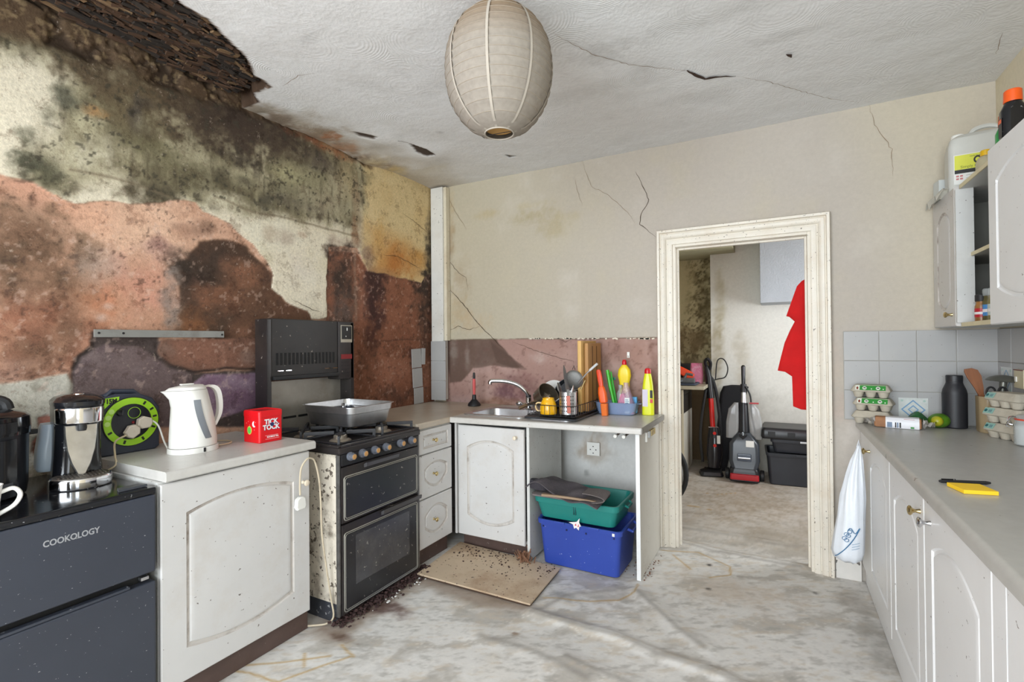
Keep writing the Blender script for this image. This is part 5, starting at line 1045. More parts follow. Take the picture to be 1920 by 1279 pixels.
cb = thing('clear_bottle', 'small clear bottle standing in the tub behind the pink spray bottle', 'bottle', (-.925, 3.235, ZT), 0)
MB().lathe([(.026, 0), (.028, .004), (.028, .12), (.014, .145), (.012, .16), (.002, .16)], 20).build('bottle', glass_m, cb)
MB().lathe([(.014, .1605), (.014, .178), (.002, .178)], 16).build('cap', mat('grey cap', (170, 170, 168), .4), cb)
pkb = thing('pink_bottle', 'clear cone-shaped bottle half full of pink liquid in the tub', 'bottle', (-.868, 3.165, ZT), 0)
MB().rr([(0, .056, .030, .02), (.06, .054, .030, .02), (.13, .032, .024, .018), (.185, .016, .016, .015), (.20, .016, .016, .015)], 6).build('bottle', mat('clear purple plastic', (190, 160, 184), .12, alpha=.45), pkb)
MB().loft([[(-.052, -.024, .004), (.02, -.024, .004), (.02, .024, .004), (-.052, .024, .004)], [(-.050, -.024, .06), (.02, -.024, .04), (.02, .024, .04), (-.050, .024, .06)], [(-.030, -.020, .125), (-.012, -.020, .13), (-.012, .020, .13), (-.030, .020, .125)]]).build('liquid', mat('pink liquid', (226, 96, 148), .2), pkb)
MB().box(-.002, .030, -.0325, -.031, .005, .105, .0004).build('label', mat('white bottle label', (226, 232, 232), .5), pkb)
mb = MB()
for i in range(4): mb.box(.002, .026-.003*(i % 2), -.0333, -.0325, .06+i*.010, .064+i*.010)
mb.build('label_print', mat('teal print', (70, 120, 150), .5), pkb)
lm = thing('washing_up_bottle', 'yellow squeezy bottle with a red cap at the back of the tub', 'bottle', (-.905, 3.262, .8625), 0)
MB().rr([(.10, .030, .014, .013), (.20, .034, .018, .017), (.245, .045, .024, .023), (.285, .040, .023, .022), (.31, .022, .018, .017), (.318, .015, .014, .013)], 6).build('bottle', mat('yellow bottle plastic', (244, 214, 40), .3), lm)
MB().rr([(.0, .028, .013, .012), (.0995, .030, .0135, .012)], 5).build('base', mat('clear yellow base', (210, 200, 120), .3, alpha=.6), lm)
MB().lathe([(.014, .3185), (.015, .335), (.012, .348), (.008, .352), (.002, .352)], 16).build('cap', mat('red cap', (206, 20, 32), .3), lm)
MB().box(-.022, .034, -.029, -.025, .215, .233, .002, M=RY(-.25)@T(-.03, 0, .01)).build('leaf_print', mat('dark green print', (20, 120, 96), .4), lm)
sg = thing('blue_sponge', 'pale blue sponge standing at the right end of the tub', 'sponge', (-.835, 3.212, ZT), 0); MB().box(-.026, .026, -.012, .012, 0, .105, .005).build('sponge', mat('blue sponge', (110, 180, 232), .9, bump=.8, bump_scale=200), sg)
bl = thing('bleach_bottle', 'tall neon yellow cleaner bottle with a red cap at the worktop end', 'bottle', (-.742, 3.225, .8612), 0)
ny = mat('neon yellow plastic', (222, 226, 36), .3)
MB().rr([(0, .036, .024, .02), (.004, .038, .026, .022), (.12, .037, .026, .022), (.19, .032, .024, .02), (.245, .025, .021, .02), (.266, .020, .018, .017)], 6).build('bottle', ny, bl)
MB().lathe([(.0205, .2665), (.021, .285), (.016, .298), (.006, .302)], 18).build('cap', MATS['red cap'], bl)
MB().box(-.030, .004, -.0268, -.0255, .055, .165, .0005).build('front_label', mat('lilac label', (214, 206, 224), .5), bl)
MB().box(.0185, .0345, -.0265, -.0250, .11, .16, .0005).build('black_label', black_matt, bl); MB().box(.0185, .0345, -.0268, -.0255, .08, .104, .0005).build('red_label', MATS['red cap'], bl)
hk = thing('wall_hook', 'small white plastic hook stuck on the bare plaster above the yellow bottle', 'hook', (-.893, YB-.0005, 1.245), 0)
MB().box(-.009, .009, -.006, -.001, -.02, .02, .002).tube([(0, -.005, -.012), (0, -.018, -.016), (0, -.02, -.004)], .003, 6).build('hook', white_pl, hk)

# ================================================================ ON THE FLOOR UNDER THE WORKTOP
hb = thing('floor_board', 'loose dirty beige board lying on the floor in front of the corner cabinets', 'board', (-1.49, 2.468, 0), 0)
bd = mat('water stained board', (196, 174, 148), .6, var=.06, scale=6, stain=.75, stain_col=(136, 96, 58), stain_scale=2.6, specks=.55, speck_col=(56, 40, 32), speck_scale=60)
MB().prism([(-.335, -.243), (.383, -.246), (.362, .195), (-.375, .245)], .0135, .0225, bev=.001).build('sheet', bd, hb)
MB().prism([(-.330, -.238), (.378, -.241), (.357, .19), (-.37, .24)], .003, .0132).build('underside', mat('dark board edge', (70, 52, 40), .9), hb)
deb = mat('dark debris', (62, 42, 40), .95, var=.4, scale=60); deb2 = mat('white flakes', (222, 220, 216), .9)
def scatter(name, m, n, fn, s0, s1, seed):
    rd = random.Random(seed); mb = MB()
    for k in range(n):
        x, y, z = fn(rd); q = rd.uniform(s0, s1)
        mb.box(-q, q, -q*rd.uniform(.4, 1), q*.8, -q*.3, q*.4, M=T(x, y, z)@RZ(rd.uniform(0, 6))@RX(rd.uniform(-.6, .6)))
    o = mb.build(name, m, smooth=0); return o
def strip(rd):
    t = rd.random()**.8; y = 1.64+.68*t; return (-1.845+abs(rd.gauss(0, .034))-.045*rd.random(), y+rd.uniform(-.03, .03), .008+.018*rd.random()*(1 if rd.random() < .6 else 0))
tag(scatter('floor_debris', deb, 900, strip, .002, .009, 5), 'dark crumbly debris swept along the floor under the cooker door', 'debris', kind='stuff')
tag(scatter('floor_debris', deb2, 22, lambda rd: (-1.80+abs(rd.gauss(0, .03)), rd.uniform(1.80, 2.25), .012), .002, .006, 6), 'white flakes lying on the dark debris by the cooker', 'debris', kind='stuff')
tag(scatter('board_debris', deb, 170, lambda rd: (rd.uniform(-1.80, -1.15), 2.68-abs(rd.gauss(0, .12)), .0245), .0015, .005, 7), 'dark crumbs scattered on the loose floor board', 'debris', kind='stuff')
def splint(rd): return (-1.345+rd.gauss(0, .022), 2.645+rd.gauss(0, .015), .03)
rd = random.Random(9); mb = MB()
for k in range(46):
    x, y, z = splint(rd); h_ = rd.uniform(.02, .085); q = rd.uniform(.001, .003)
    mb.box(-q, q, -q, q, 0, h_, M=T(x, y, .0235)@RX(rd.uniform(-.3, .5))@RY(rd.uniform(-.6, .6)))
tag(mb.build('rotten_chipboard', mat('rotten chipboard', (128, 92, 70), .95, var=.3), smooth=0), 'reddish splinters of rotten chipboard at the foot of the sink cabinet side', 'splinters', kind='stuff')
tag(scatter('floor_debris', mat('rusty crumbs', (120, 84, 66), .95), 90, lambda rd: (rd.uniform(-.84, -.64), rd.uniform(2.72, 2.95)+.2*rd.random(), .008), .0015, .005, 14), 'rusty crumbs around the foot of the end panel', 'debris', kind='stuff')

def crate(o, m, w0, d0, w1, d1, h_, r=.03, rim=.028, wall=.006):
    """open storage box: base half sizes, rim half sizes"""
    MB().loft([rrect(hx, hy, r, z, 5) for z, hx, hy in ((0, w0-.008, d0-.008), (.006, w0, d0), (h_-rim, w1-.012, d1-.012), (h_-rim+.002, w1-.002, d1-.002), (h_-.004, w1, d1), (h_, w1-.003, d1-.003), (h_, w1-.012, d1-.012), (h_-.006, w1-.018, d1-.018), (.014, w0-wall, d0-wall))]).build('box', m, o)
blue = mat('blue crate plastic', (46, 70, 158), .4, var=.06, scale=4, specks=.2, speck_col=(170, 180, 210))
b = thing('storage_box', 'blue plastic storage box at the bottom under the worktop', 'storage box', (-1.030, 2.872, .003), -.01)
crate(b, blue, .232, .155, .262, .185, .272)
for x in (-.22, -.07, .05, .215): MB().box(x-.004, x+.004, -.178, -.171, .226, .234, .001).build('rivet', mat('dark blue plastic', (16, 24, 70), .5), b)  # rivets in a darker blue than the box
for x in (-.11, .10): MB().box(x-.032, x+.032, -.1915, -.185, .262, .276, .003).build('lid_clip', blue, b)
for sx in (-1, 1): MB().tube([(sx*.262, -.07, .258), (sx*.288, -.06, .246), (sx*.288, .06, .246), (sx*.262, .07, .258)], .008, 8).build('handle', blue, b)
MB().box(.208, .222, -.187, -.1845, .246, .262, .0005).build('sticker', white_pl, b)
teal = mat('teal crate plastic', (32, 124, 116), .4, var=.06, scale=4)
b = thing('storage_box', 'teal green plastic storage box stacked on the blue one', 'storage box', (-1.050, 2.868, .2775), -.008)
crate(b, teal, .228, .15, .262, .182, .132, r=.035, rim=.034)
for x in (-.006, .006): MB().box(x-.002, x+.002, -.170, -.160, .05, .096, .001).build('rib', mat('dark teal', (14, 70, 74), .5), b)
for sx in (-1, 1): MB().tube([(sx*.262, -.05, .11), (sx*.278, -.04, .100), (sx*.278, .04, .100), (sx*.262, .05, .11)], .007, 8).build('handle', teal, b)
ps = thing('paper_scrap', 'torn white paper scrap with red marks stuck on the teal box', 'paper', (-1.035, 2.682, .262), 0)
pts = [(-.045, .012), (-.02, .004), (-.012, -.02), (.0, -.012), (.016, -.026), (.02, -.004), (.030, .0), (.018, .02), (.022, .045), (.004, .022), (-.014, .018)]
MB().prism(pts, 0, .002, M=T(0, 0, .014)@R90).build('scrap', mat('white paper', (232, 226, 226), .8), ps)
MB().prism([(-.010, .0), (.0, .012), (.002, -.002)], .002, .0026, M=T(0, 0, .014)@R90).prism([(.008, -.008), (.015, .012), (.017, -.004)], .002, .0026, M=T(0, 0, .014)@R90).build('red_mark', mat('red ink', (204, 60, 70), .7), ps)
bg = thing('folded_bag', 'dusty dark grey cloth bag folded over the teal box', 'bag', (-1.085, 2.79, .425), 0)
cloth_m = mat('dusty grey cloth', (84, 78, 82), .9, var=.25, scale=14, bump=.8, bump_scale=120, stain=.3, stain_col=(128, 120, 116), stain_scale=9)
P = []
for i in range(29):
    u = i/28; row = []
    for j in range(13):
        v = j/12; x = -.235+.44*u; y = -.128+.20*v
        z = -.010+.070*math.exp(-((u-.16)/.20)**2)*(1-.6*(v-.5)**2)+.030*math.exp(-((u-.62)/.2)**2)*v+.010*math.sin(9*u+4*v)*.7+.006*math.sin(17*u-6*v)-.03*max(0, u-.7)*(1-v)
        row.append((x-.03*(1-v)*(1-u), y-.05*u*(1-v)+.02*math.sin(5*u), z+.012))
    P.append(row)
MB().grid(P, thick=-.006).build('top_layer', cloth_m, bg)
MB().loft([rrect(hx, hy, .03, z, 5, ox, oy) for z, hx, hy, ox, oy in ((-.012, .17, .07, -.02, -.045), (-.004, .215, .088, -.015, -.05), (.004, .215, .086, -.015, -.05), (.010, .19, .07, -.03, -.03))]).build('lower_layer', mat('worn grey lining', (112, 104, 104), .9, var=.2, scale=20, bump=.6), bg)
MB().loft([[(x, -.142+.02*math.sin(3*x), z) for x, z in ()] or [(-.15+.34*i/10, -.150-.010*math.sin(i*.35), .004+dz+.010*math.sin(i*.3)) for i in range(11)]+[(-.15+.34*(10-i)/10, -.125, .006+dz) for i in range(11)] for dz in (.0, .012)]).build('wooden_slat', mat('dusty wood slat', (156, 132, 108), .8), bg)
MB().loft([egg(0, -.06, .06, .03), egg(.03, -.06, .06, .034), egg(.05, -.05, .05, .028)], M=T(-.205, -.085, .026)@RY(.1)).build('rolled_end', mat('dark cloth roll', (56, 52, 58), .9, bump=.8), bg)
P = [[(.10+.13*math.sin(a)*1.0, -.155+.11*v-.012*math.cos(a), .012+.036*(1-math.cos(a))*.5+.016*v*math.sin(a)) for v in (0, .25, .5, .75, 1)] for a in [PI*i/14 for i in range(15)]]
MB().grid(P, thick=.005).build('flap', mat('grey flap cloth', (104, 96, 94), .9, bump=.8), bg)
# ================================================================ RIGHT SIDE: BASE CABINETS, WORKTOP, WALL CABINETS
def rcab(name, label, y1, y0, doors):
    """cabinet on the right wall, front faces -X; runs from y1 (far) to y0 (near)"""
    c = thing(name, label, 'cabinet', (.414, (y0+y1)/2, 0), -PI/2); h_ = (y1-y0)/2
    MB().box(-h_, -h_+.017, .001, .54, .10, .848).box(h_-.017, h_, .001, .54, .10, .848).box(-h_+.017, h_-.017, .001, .54, .10, .118).box(-h_+.017, h_-.017, .525, .54, .118, .848).build('carcass', cab_side, c)
    MB().box(-h_, h_, -.004, .012, .004, .098).build('plinth', cab_clean, c)
    for (a, b, kx) in doors:
        d = door('door', cab_clean, c, a-b-.006, .735, (y0+y1)/2-(a+b)/2, .105, mx=.075, mt=.085, bt=.055, mb_=.085, bb=.0, t=.020)
        if kx: knob(d, ((a+b)/2-kx), .672, brass if kx > 1.9 else chrome, y=-.020, r=.015)
    return c
rcab('base_cabinet', 'white base cabinet at the far right with a carrier bag on its knob', 3.305, 2.500, [(3.06, 2.50, 2.985)])
MB().box(-.40, -.16, -.018, -.001, .105, .84).build('filler_panel', cab_clean, [o for o in COL.objects if o.get('label', '').startswith('white base cabinet at the far right')][0])
rcab('base_cabinet', 'white base cabinet second from the far end, its brass knob next to a chrome one', 2.498, 1.962, [(2.498, 1.962, 2.005)])
rcab('base_cabinet', 'white base cabinet with a chrome knob, nearer than the brass-knobbed one', 1.960, 1.405, [(1.960, 1.405, 1.885)])
rcab('base_cabinet', 'nearest white base cabinet at the right edge of the picture', 1.403, .62, [(1.333, .62, 0)])
MB().box(-.3915, -.322, -.020, -.001, .105, .84, .001).build('filler_strip', cab_clean, [o for o in COL.objects if o.get('label', '').startswith('nearest white base')][0])
mb = MB(); worktop(mb, -1.35, 1.345, -.039, .548, .8865, .038, .016); tag(mb.build('worktop', top_right, loc=(.414, 1.965, 0), rot=(0, 0, -PI/2)), 'long grey worktop along the right wall with egg boxes at its far end', 'worktop')
ZW = .8872

# carrier bag
bag = thing('carrier_bag', 'white plastic carrier bag with blue print hanging from the far right cabinet knob', 'bag', (.345, 2.975, .23))
rd = random.Random(8); R = []
n = 36
for z, hx, hy, ox, oy, am in ((.575, .004, .004, .006, 0, 0), (.555, .010, .010, .002, 0, .2), (.50, .022, .016, -.006, 0, .25), (.42, .036, .026, -.016, -.002, .22), (.32, .050, .036, -.026, -.006, .14), (.22, .056, .044, -.034, -.010, .08), (.12, .064, .050, -.044, -.014, .06), (.05, .068, .054, -.050, -.018, .05), (.015, .058, .046, -.050, -.018, .05), (0, .03, .026, -.046, -.016, .05)):
    R.append([(ox+hx*math.cos(2*PI*i/n)*(1+am*math.sin(9*2*PI*i/n+z*6)), oy+hy*math.sin(2*PI*i/n)*(1+am*math.cos(7*2*PI*i/n+z*9)), z+.004*math.sin(i)) for i in range(n)])
MB().loft(R).build('bag', mat('thin white plastic', (226, 230, 236), .35, var=.03, scale=12, bump=.5, bump_scale=24), bag, smooth=70)
MB().tube([(.008, 0, .565), (.004, .006, .60), (-.004, 0, .565)], .004, 6).build('handle', MATS['thin white plastic'], bag)
bp_ = mat('blue bag print', (70, 120, 160), .4)
def on_bag(a, z):
    t = max(0, min(1, (z-.05)/.27)); hx = .068+(.050-.068)*t; hy = .054+(.036-.054)*t; ox = -.050+(.024)*t; oy = -.018+.012*t
    return (ox+hx*1.06*math.cos(a), oy+hy*1.06*math.sin(a), z)
MB().tube([on_bag(-PI/2-.9+1.5*i/12, .03+.15*(i/12)**1.4) for i in range(13)], .0022, 5).build('print_line', bp_, bag)
MB().tube([on_bag(-PI/2-.2+.8*i/8, .165+.012*math.sin(i)) for i in range(9)], .0022, 5).build('print_line', bp_, bag)
for a0, z0 in ((-1.95, .125), (-1.85, .145), (-1.72, .14), (-1.80, .118), (-1.65, .16)): MB().tube([on_bag(a0+.14*math.cos(t), z0+.008*math.sin(t)) for t in [2*PI*i/10 for i in range(10)]], .0016, 5, closed=True).build('print_letter', bp_, bag)
for k in range(3): MB().tube([on_bag(-1.45+.5*i/5, .10-k*.012+.01*i/5) for i in range(6)], .0012, 4).build('print_text', mat('pale blue print', (150, 176, 200), .4), bag)

# egg boxes
pulp = mat('grey egg box pulp', (186, 178, 162), .9, var=.08, scale=30, bump=.5, bump_scale=140)
egg_green = mat('green egg label', (44, 138, 52), .5, var=.1, scale=30); egg_teal = mat('teal egg label', (140, 180, 170), .5)
def egg_box(label, cat_group, loc, rz, kind):
    e = thing('egg_box', label, 'egg box', loc, rz, cat_group); L_, D_ = .084, .055
    mb = MB()
    for i in range(3):
        for j in range(2):
            mb.lathe([(.015, 0), (.018, .003), (.0262, .031)], 14, M=T((i-1)*.0535, (j-.5)*.0530, 0), caps=True)
    mb.rr([(.0302, L_-.001, D_-.001, .014), (.034, L_+.003, D_+.003, .016), (.036, L_+.003, D_+.003, .016)])
    mb.build('tray', pulp, e)
    MB().rr([(.0362, L_+.003, D_+.003, .016), (.039, L_+.002, D_+.002, .016), (.060, L_-.010, D_-.012, .014), (.066, L_-.016, D_-.018, .012), (.0665, L_-.03, D_-.03, .01)]).build('lid', pulp, e)
    if kind:
        m = egg_green if kind == 1 else egg_teal; a, b = (-.045, .066) if kind == 1 else (-.075, -.03)
        f = lambda x, v, o=.0012: (x, -(D_+.003)+.0015+.0145*v-o, .0400+.0235*v)
        MB().grid([[f(x, v) for v in (0, .5, .98)] for x in (a, (a+b)/2, b)], thick=-.0006).build('label', m, e)
        MB().box(a, b, -.036, -.010, .0667, .0672).build('label', m, e) if kind == 1 else None
        q = math.atan2(.0235, .0145)
        if kind == 1:
            for x in (-.024, .034):
                M = T(*f(x, .45, .002))@RX(q); MB().lathe([(.0095, 0), (.0095, .0006)], 16, M=M).build('label_disc', mat('egg label white', (222, 226, 214), .5), e); MB().prism(arc(0, -.003, .007, .2, 2.9, 8), .0006, .0010, M=M).build('hen_print', black_matt, e)
            for x in (.006, .056): MB().lathe([(.003, 0), (.003, .0006)], 10, M=T(*f(x, .3, .002))@RX(q)).build('label_dot', MATS['egg label white'], e)
            MB().grid([[f(x, v) for v in (.0, .98)] for x in (-.064, -.0455)], thick=-.0006).build('side_label', MATS['egg label white'], e)
            MB().lathe([(.006, 0), (.006, .0006)], 12, M=T(*f(-.055, .4, .002))@RX(q)@Matrix.Diagonal((.8, 1.4, 1, 1))).build('hen_print', mat('brown hen print', (130, 60, 40), .5), e)
        else:
            MB().lathe([(.007, 0), (.007, .0006)], 12, M=T(*f(-.066, .5, .002))@RX(q)).build('label_disc', mat('dark teal print', (24, 92, 96), .5), e)
            MB().grid([[f(x, v, .0022) for v in (.25, .7)] for x in (-.052, -.038)], thick=-.0006).build('label_print', mat('grey teal print', (104, 142, 144), .5), e)
    return e
G1, G2 = 'egg boxes stacked by the bread', 'egg boxes stacked by the glass jar'
for i, (lb, x, y, a, k) in enumerate((('bottom egg box of the far stack, plain grey, behind the bread', .440, 3.225, .05, 0), ('middle egg box of the far stack with a green hen label', .446, 3.222, .03, 1), ('topmost egg box of the far stack with a green hen label', .437, 3.228, .08, 1))):
    egg_box(lb, G1, (x, y, ZW+i*.0690), a-.32, k)
for i, (lb, x, y, a, k) in enumerate((('bottom egg box of the stack by the glass jar', .900, 2.938, .0, 2), ('middle egg box of the stack by the glass jar', .898, 2.935, .06, 2), ('topmost egg box of the stack by the glass jar', .902, 2.932, -.05, 2))):
    egg_box(lb, G2, (x, y, ZW+i*.0690), a-1.15, k)

br = thing('bread_pack', 'packet of brown bread with a white barcode label before the egg boxes', 'bread', (.530, 3.105, ZW), -.16)
MB().loft([[(x, y*s, z*s+.026*(1-s)) for y, z in ((-.034, .002), (.034, .002), (.036, .03), (.026, .050), (0, .055), (-.026, .050), (-.036, .03))] for x, s in ((-.098, .80), (-.092, .96), (-.02, 1), (.06, 1), (.086, .92), (.090, .75))]).build('loaf', mat('brown crust', (160, 112, 76), .7, var=.2, scale=20), br)
MB().loft([[(x, y*1.03, z*1.03) for y, z in ((-.034, .001), (.034, .001), (.036, .03), (.026, .050), (0, .055), (-.026, .050), (-.036, .03))] for x in (-.052, .080)], caps=False).build('wrapper', mat('white printed wrapper', (226, 226, 230), .35), br)
for x, w_, m in ((-.036, .010, mat('blue wrapper print', (104, 124, 150), .4)), (-.012, .0025, black_matt), (-.004, .003, MATS['blue wrapper print']), (.006, .003, black_matt)): MB().box(x-w_, x+w_, -.0378, -.0372, .004, .030, M=T(0, 0, .0)).build('wrapper_stripe', m, br)
MB().box(.046, .060, -.0378, -.0372, .004, .012).build('leaf_print', egg_green, br); MB().box(.02, .062, -.0295, -.0285, .0455, .0475).build('wrapper_stripe', mat('red wrapper print', (170, 50, 60), .4), br)
film = mat('crinkled clear film', (200, 196, 190), .15, var=.1, alpha=.5, bump=1, bump_scale=60)
for sx in (-1, 1):
    P = [[(sx*(.094+.045*u), (.034-.012*u)*(v-.5)*2, .026+.018*(1-u)*math.sin(v*7)+.012*math.sin(9*u+5*v)) for v in [k/8 for k in range(9)]] for u in [k/5 for k in range(6)]]
    MB().grid(P, thick=.0008).build('film_end', film, br)
fr_ = thing('green_fruit', 'large green fruit with a yellow end lying right of the bread', 'fruit', (.704, 3.178, ZW+.0365), .5)
MB().ico(.040, 3, sc=(1.22, .95, .91)).build('fruit', mat('green fruit skin', (76, 120, 26), .35, var=.3, scale=16), fr_)
MB().ico(.0255, 3, M=T(-.0268, -.0195, 0), sc=(.95, 1, 1)).build('yellow_end', mat('yellow fruit skin', (172, 170, 34), .35, var=.15, scale=20), fr_)
MB().lathe([(.005, 0), (.004, .002), (.002, .0022)], 10, M=T(-.0455, -.0365, -.004)@RZ(-.9)@RY(-PI/2)).build('stem_scar', mat('scar brown', (84, 84, 30), .7), fr_)
nt_ = thing('net_bag', 'dark green plastic net bag crumpled behind the green fruit', 'bag', (.650, 3.245, ZW), .1)
P = [[(-.075+.15*u, -.045+.09*v, .004+.05*math.exp(-((u-.35)/.28)**2)*(.5+.5*math.sin(PI*v))+.016*math.sin(11*u+4*v)*v+.012) for v in [k/8 for k in range(9)]] for u in [k/14 for k in range(15)]]
MB().grid(P, thick=.003).build('net', mat('dark green net', (26, 96, 40), .5, var=.4, scale=50, bump=1, bump_scale=90), nt_)
bb = thing('drink_bottle', 'matt black drinks bottle with a narrow neck on the right worktop', 'bottle', (.775, 3.222, ZW))
MB().lathe([(.045, 0), (.049, .005), (.0495, .17), (.046, .190), (.036, .215), (.033, .225), (.033, .232)], 36).build('body', mat('matt charcoal', (38, 38, 42), .5, var=.06), bb)
MB().lathe([(.0335, .2325), (.0335, .258), (.031, .262), (.002, .262)], 36).build('cap', mat('matt charcoal cap', (34, 34, 38), .45), bb)

ck = thing('utensil_crock', 'beige glazed pot holding a wooden spatula and scissors', 'pot', (.888, 3.128, ZW))
MB().loft([[(x*s, y*s, z) for x, y, _ in rrect(.054, .054, .035, 0, 6)] for z, s in ((0, .93), (.006, .97), (.165, 1.0), (.170, 1.0), (.170, .93), (.01, .90))]).build('pot', mat('beige glaze', (166, 146, 114), .14, var=.06), ck)
def inpot(name, label, cat, x, y, lean, rz): 
    o = thing(name, label, cat, (.888+x, 3.128+y, ZW+.012)); o.rotation_euler = (lean[0], lean[1], rz); return o
o = inpot('spatula', 'brown wooden spatula leaning left out of the beige pot', 'spatula', -.006, .0, (0, -.20), 0)
MB().loft([[(ox-w_, -t, z), (ox+w_, -t, z), (ox+w_, t, z), (ox-w_, t, z)] for z, w_, t, ox in ((.0, .009, .006, 0), (.17, .010, .006, 0), (.20, .016, .005, 0), (.255, .026, .004, -.006), (.285, .025, .0035, -.012), (.297, .014, .003, -.020))]).build('blade', mat('brown spatula wood', (132, 78, 40), .45, var=.2, scale=14, streak=(9, 9, 1)), o)
o = inpot('scissors', 'black handled scissors standing in the beige pot', 'scissors', .014, -.012, (.0, .0), .1)
for sx in (-1, 1):
    mb = MB(); mb.tube([(sx*.021+.016*math.cos(a), 0, .178+.024*math.sin(a)) for a in [2*PI*i/16 for i in range(16)]], .0045, 8, closed=True); mb.build('handle', black_matt, o)
    MB().box(sx*.006-.005, sx*.006+.005, -.0015+.002*sx, .0005+.002*sx, .0, .155).build('blade', steel, o)
o = inpot('mushroom_masher', 'grey mushroom-headed masher standing head up in the beige pot', 'masher', .026, .012, (0, .08), 0)
gm = mat('dull grey metal', (112, 112, 104), .35, .5, var=.1)
MB().tube([(0, 0, 0), (0, 0, .226)], [.010, .014], 12).build('handle', gm, o)
MB().lathe([(.014, .2262), (.062, .229), (.064, .232), (.050, .246), (.028, .256), (.002, .260)], 32).build('head', gm, o)

jr = thing('clip_jar', 'glass clip-top jar of white powder with a red seal at the right edge', 'jar', (.907, 2.785, ZW))
MB().lathe([(.044, 0), (.050, .004), (.051, .085), (.046, .096), (.046, .104), (.043, .104), (.043, .097), (.048, .085), (.047, .006), (.002, .005)], 32, caps=False).build('glass', mat('jar glass', (214, 220, 220), .05, var=.02, alpha=.35), jr)
MB().lathe([(.0465, .0065), (.0468, .082), (.04, .086), (.002, .088)], 32).build('powder', mat('white powder', (232, 232, 230), .9), jr)
MB().lathe([(.0465, .1045), (.0475, .108), (.0465, .111)], 32).build('seal', mat('red rubber seal', (206, 74, 52), .5), jr)
MB().lathe([(.046, .1115), (.047, .118), (.036, .126), (.002, .128)], 32).build('lid', MATS['jar glass'], jr)
mb = MB(); mb.tube(smooth_path([(-.047, .012, .118), (-.064, .010, .112), (-.068, 0, .090), (-.056, -.006, .084)], 4), .0022, 6); mb.tube(smooth_path([(-.047, -.012, .118), (-.064, -.012, .114), (-.078, -.014, .082), (-.066, -.014, .076)], 4), .0022, 6); mb.build('wire_clip', chrome, jr)
p_ = thing('sticky_note_pad', 'bright yellow sticky note pad lying on the right worktop', 'note pad', (.489, 1.886, ZW), .24)
MB().box(-.041, .041, -.040, .040, 0, .011, .001).build('pad', mat('yellow paper', (250, 204, 40), .7, var=.03), p_)
p_ = thing('pen', 'black pen lying behind the yellow sticky notes', 'pen', (.494, 1.966, ZW+.0055), .30)
MB().tube([(-.068, 0, 0), (-.062, 0, 0), (.055, 0, 0), (.066, 0, 0)], [.003, .0052, .0052, .003], 10).build('barrel', black_matt, p_)
MB().box(-.062, -.025, -.0015, .0015, .0053, .008, .0006).build('clip', black_gloss, p_)

# wall cabinets
inner = mat('cabinet inside', (150, 148, 140), .6, var=.08); edge = mat('yellowed edge strip', (214, 202, 166), .5, stain=.4, stain_col=(170, 140, 96))
wc = thing('wall_cabinet', 'white wall cabinet in the corner with one narrow closed door and an open bay', 'cabinet', (.740, 2.93, 1.385), -PI/2)   # local x: + is nearer
MB().box(-.375, .375, .001, .222, .627, .645).build('top_board', mat('board underside', (196, 196, 192), .5), wc)
MB().box(-.375, .375, .001, .222, 0, .018).build('bottom_board', mat('board underside', (196, 196, 192)), wc)
MB().box(-.012, .385, -.004, .0005, .627, .645).build('top_edge', edge, wc); MB().box(-.012, .385, -.004, .0005, 0, .018).build('bottom_edge', edge, wc)
MB().box(-.375, .375, .215, .222, .0185, .6265).build('back_panel', mat('dim back panel', (112, 110, 100), .7), wc)
MB().box(-.375, -.358, .001, .214, .0185, .6265).box(.36, .375, .001, .214, .0185, .6265).build('side_panel', inner, wc)
for q in [o for o in COL.objects if o.parent == wc and o.name.startswith('side_panel')]: split(q)
MB().box(-.028, -.012, -.018, .045, .0185, .6265).build('stile', cab_side, wc)
MB().box(-.357, .359, .035, .214, .318, .334).build('shelf', inner, wc); MB().box(-.010, .359, .032, .0349, .318, .334).build('shelf_edge', edge, wc)
MB().box(.02, .12, .200, .2145, .49, .53, .002).build('hanging_bracket', mat('beige bracket', (150, 140, 116), .6), wc)
dd = door('door', cab, wc, .350, .640, -.205, .003, mx=.07, mt=.08, bt=.05, mb_=.08, bb=.05, t=.019); knob(dd, .125, .055)
wc2 = thing('wall_cabinet', 'nearer white wall cabinet with a closed arched door at the right edge', 'cabinet', (.740, 2.045, 1.385), -PI/2)
MB().box(-.495, .495, .001, .222, .0, .66).build('carcass', cab_side, wc2)
door('door', cab_clean, wc2, .62, .672, -.187, -.004, mx=.075, mt=.085, bt=.05, mb_=.085, bb=.05, t=.020); door('door', cab_clean, wc2, .36, .672, .312, -.004, mx=.075, mt=.085, bt=.05, mb_=.085, bb=.05, t=.020)
ZS = 1.4035
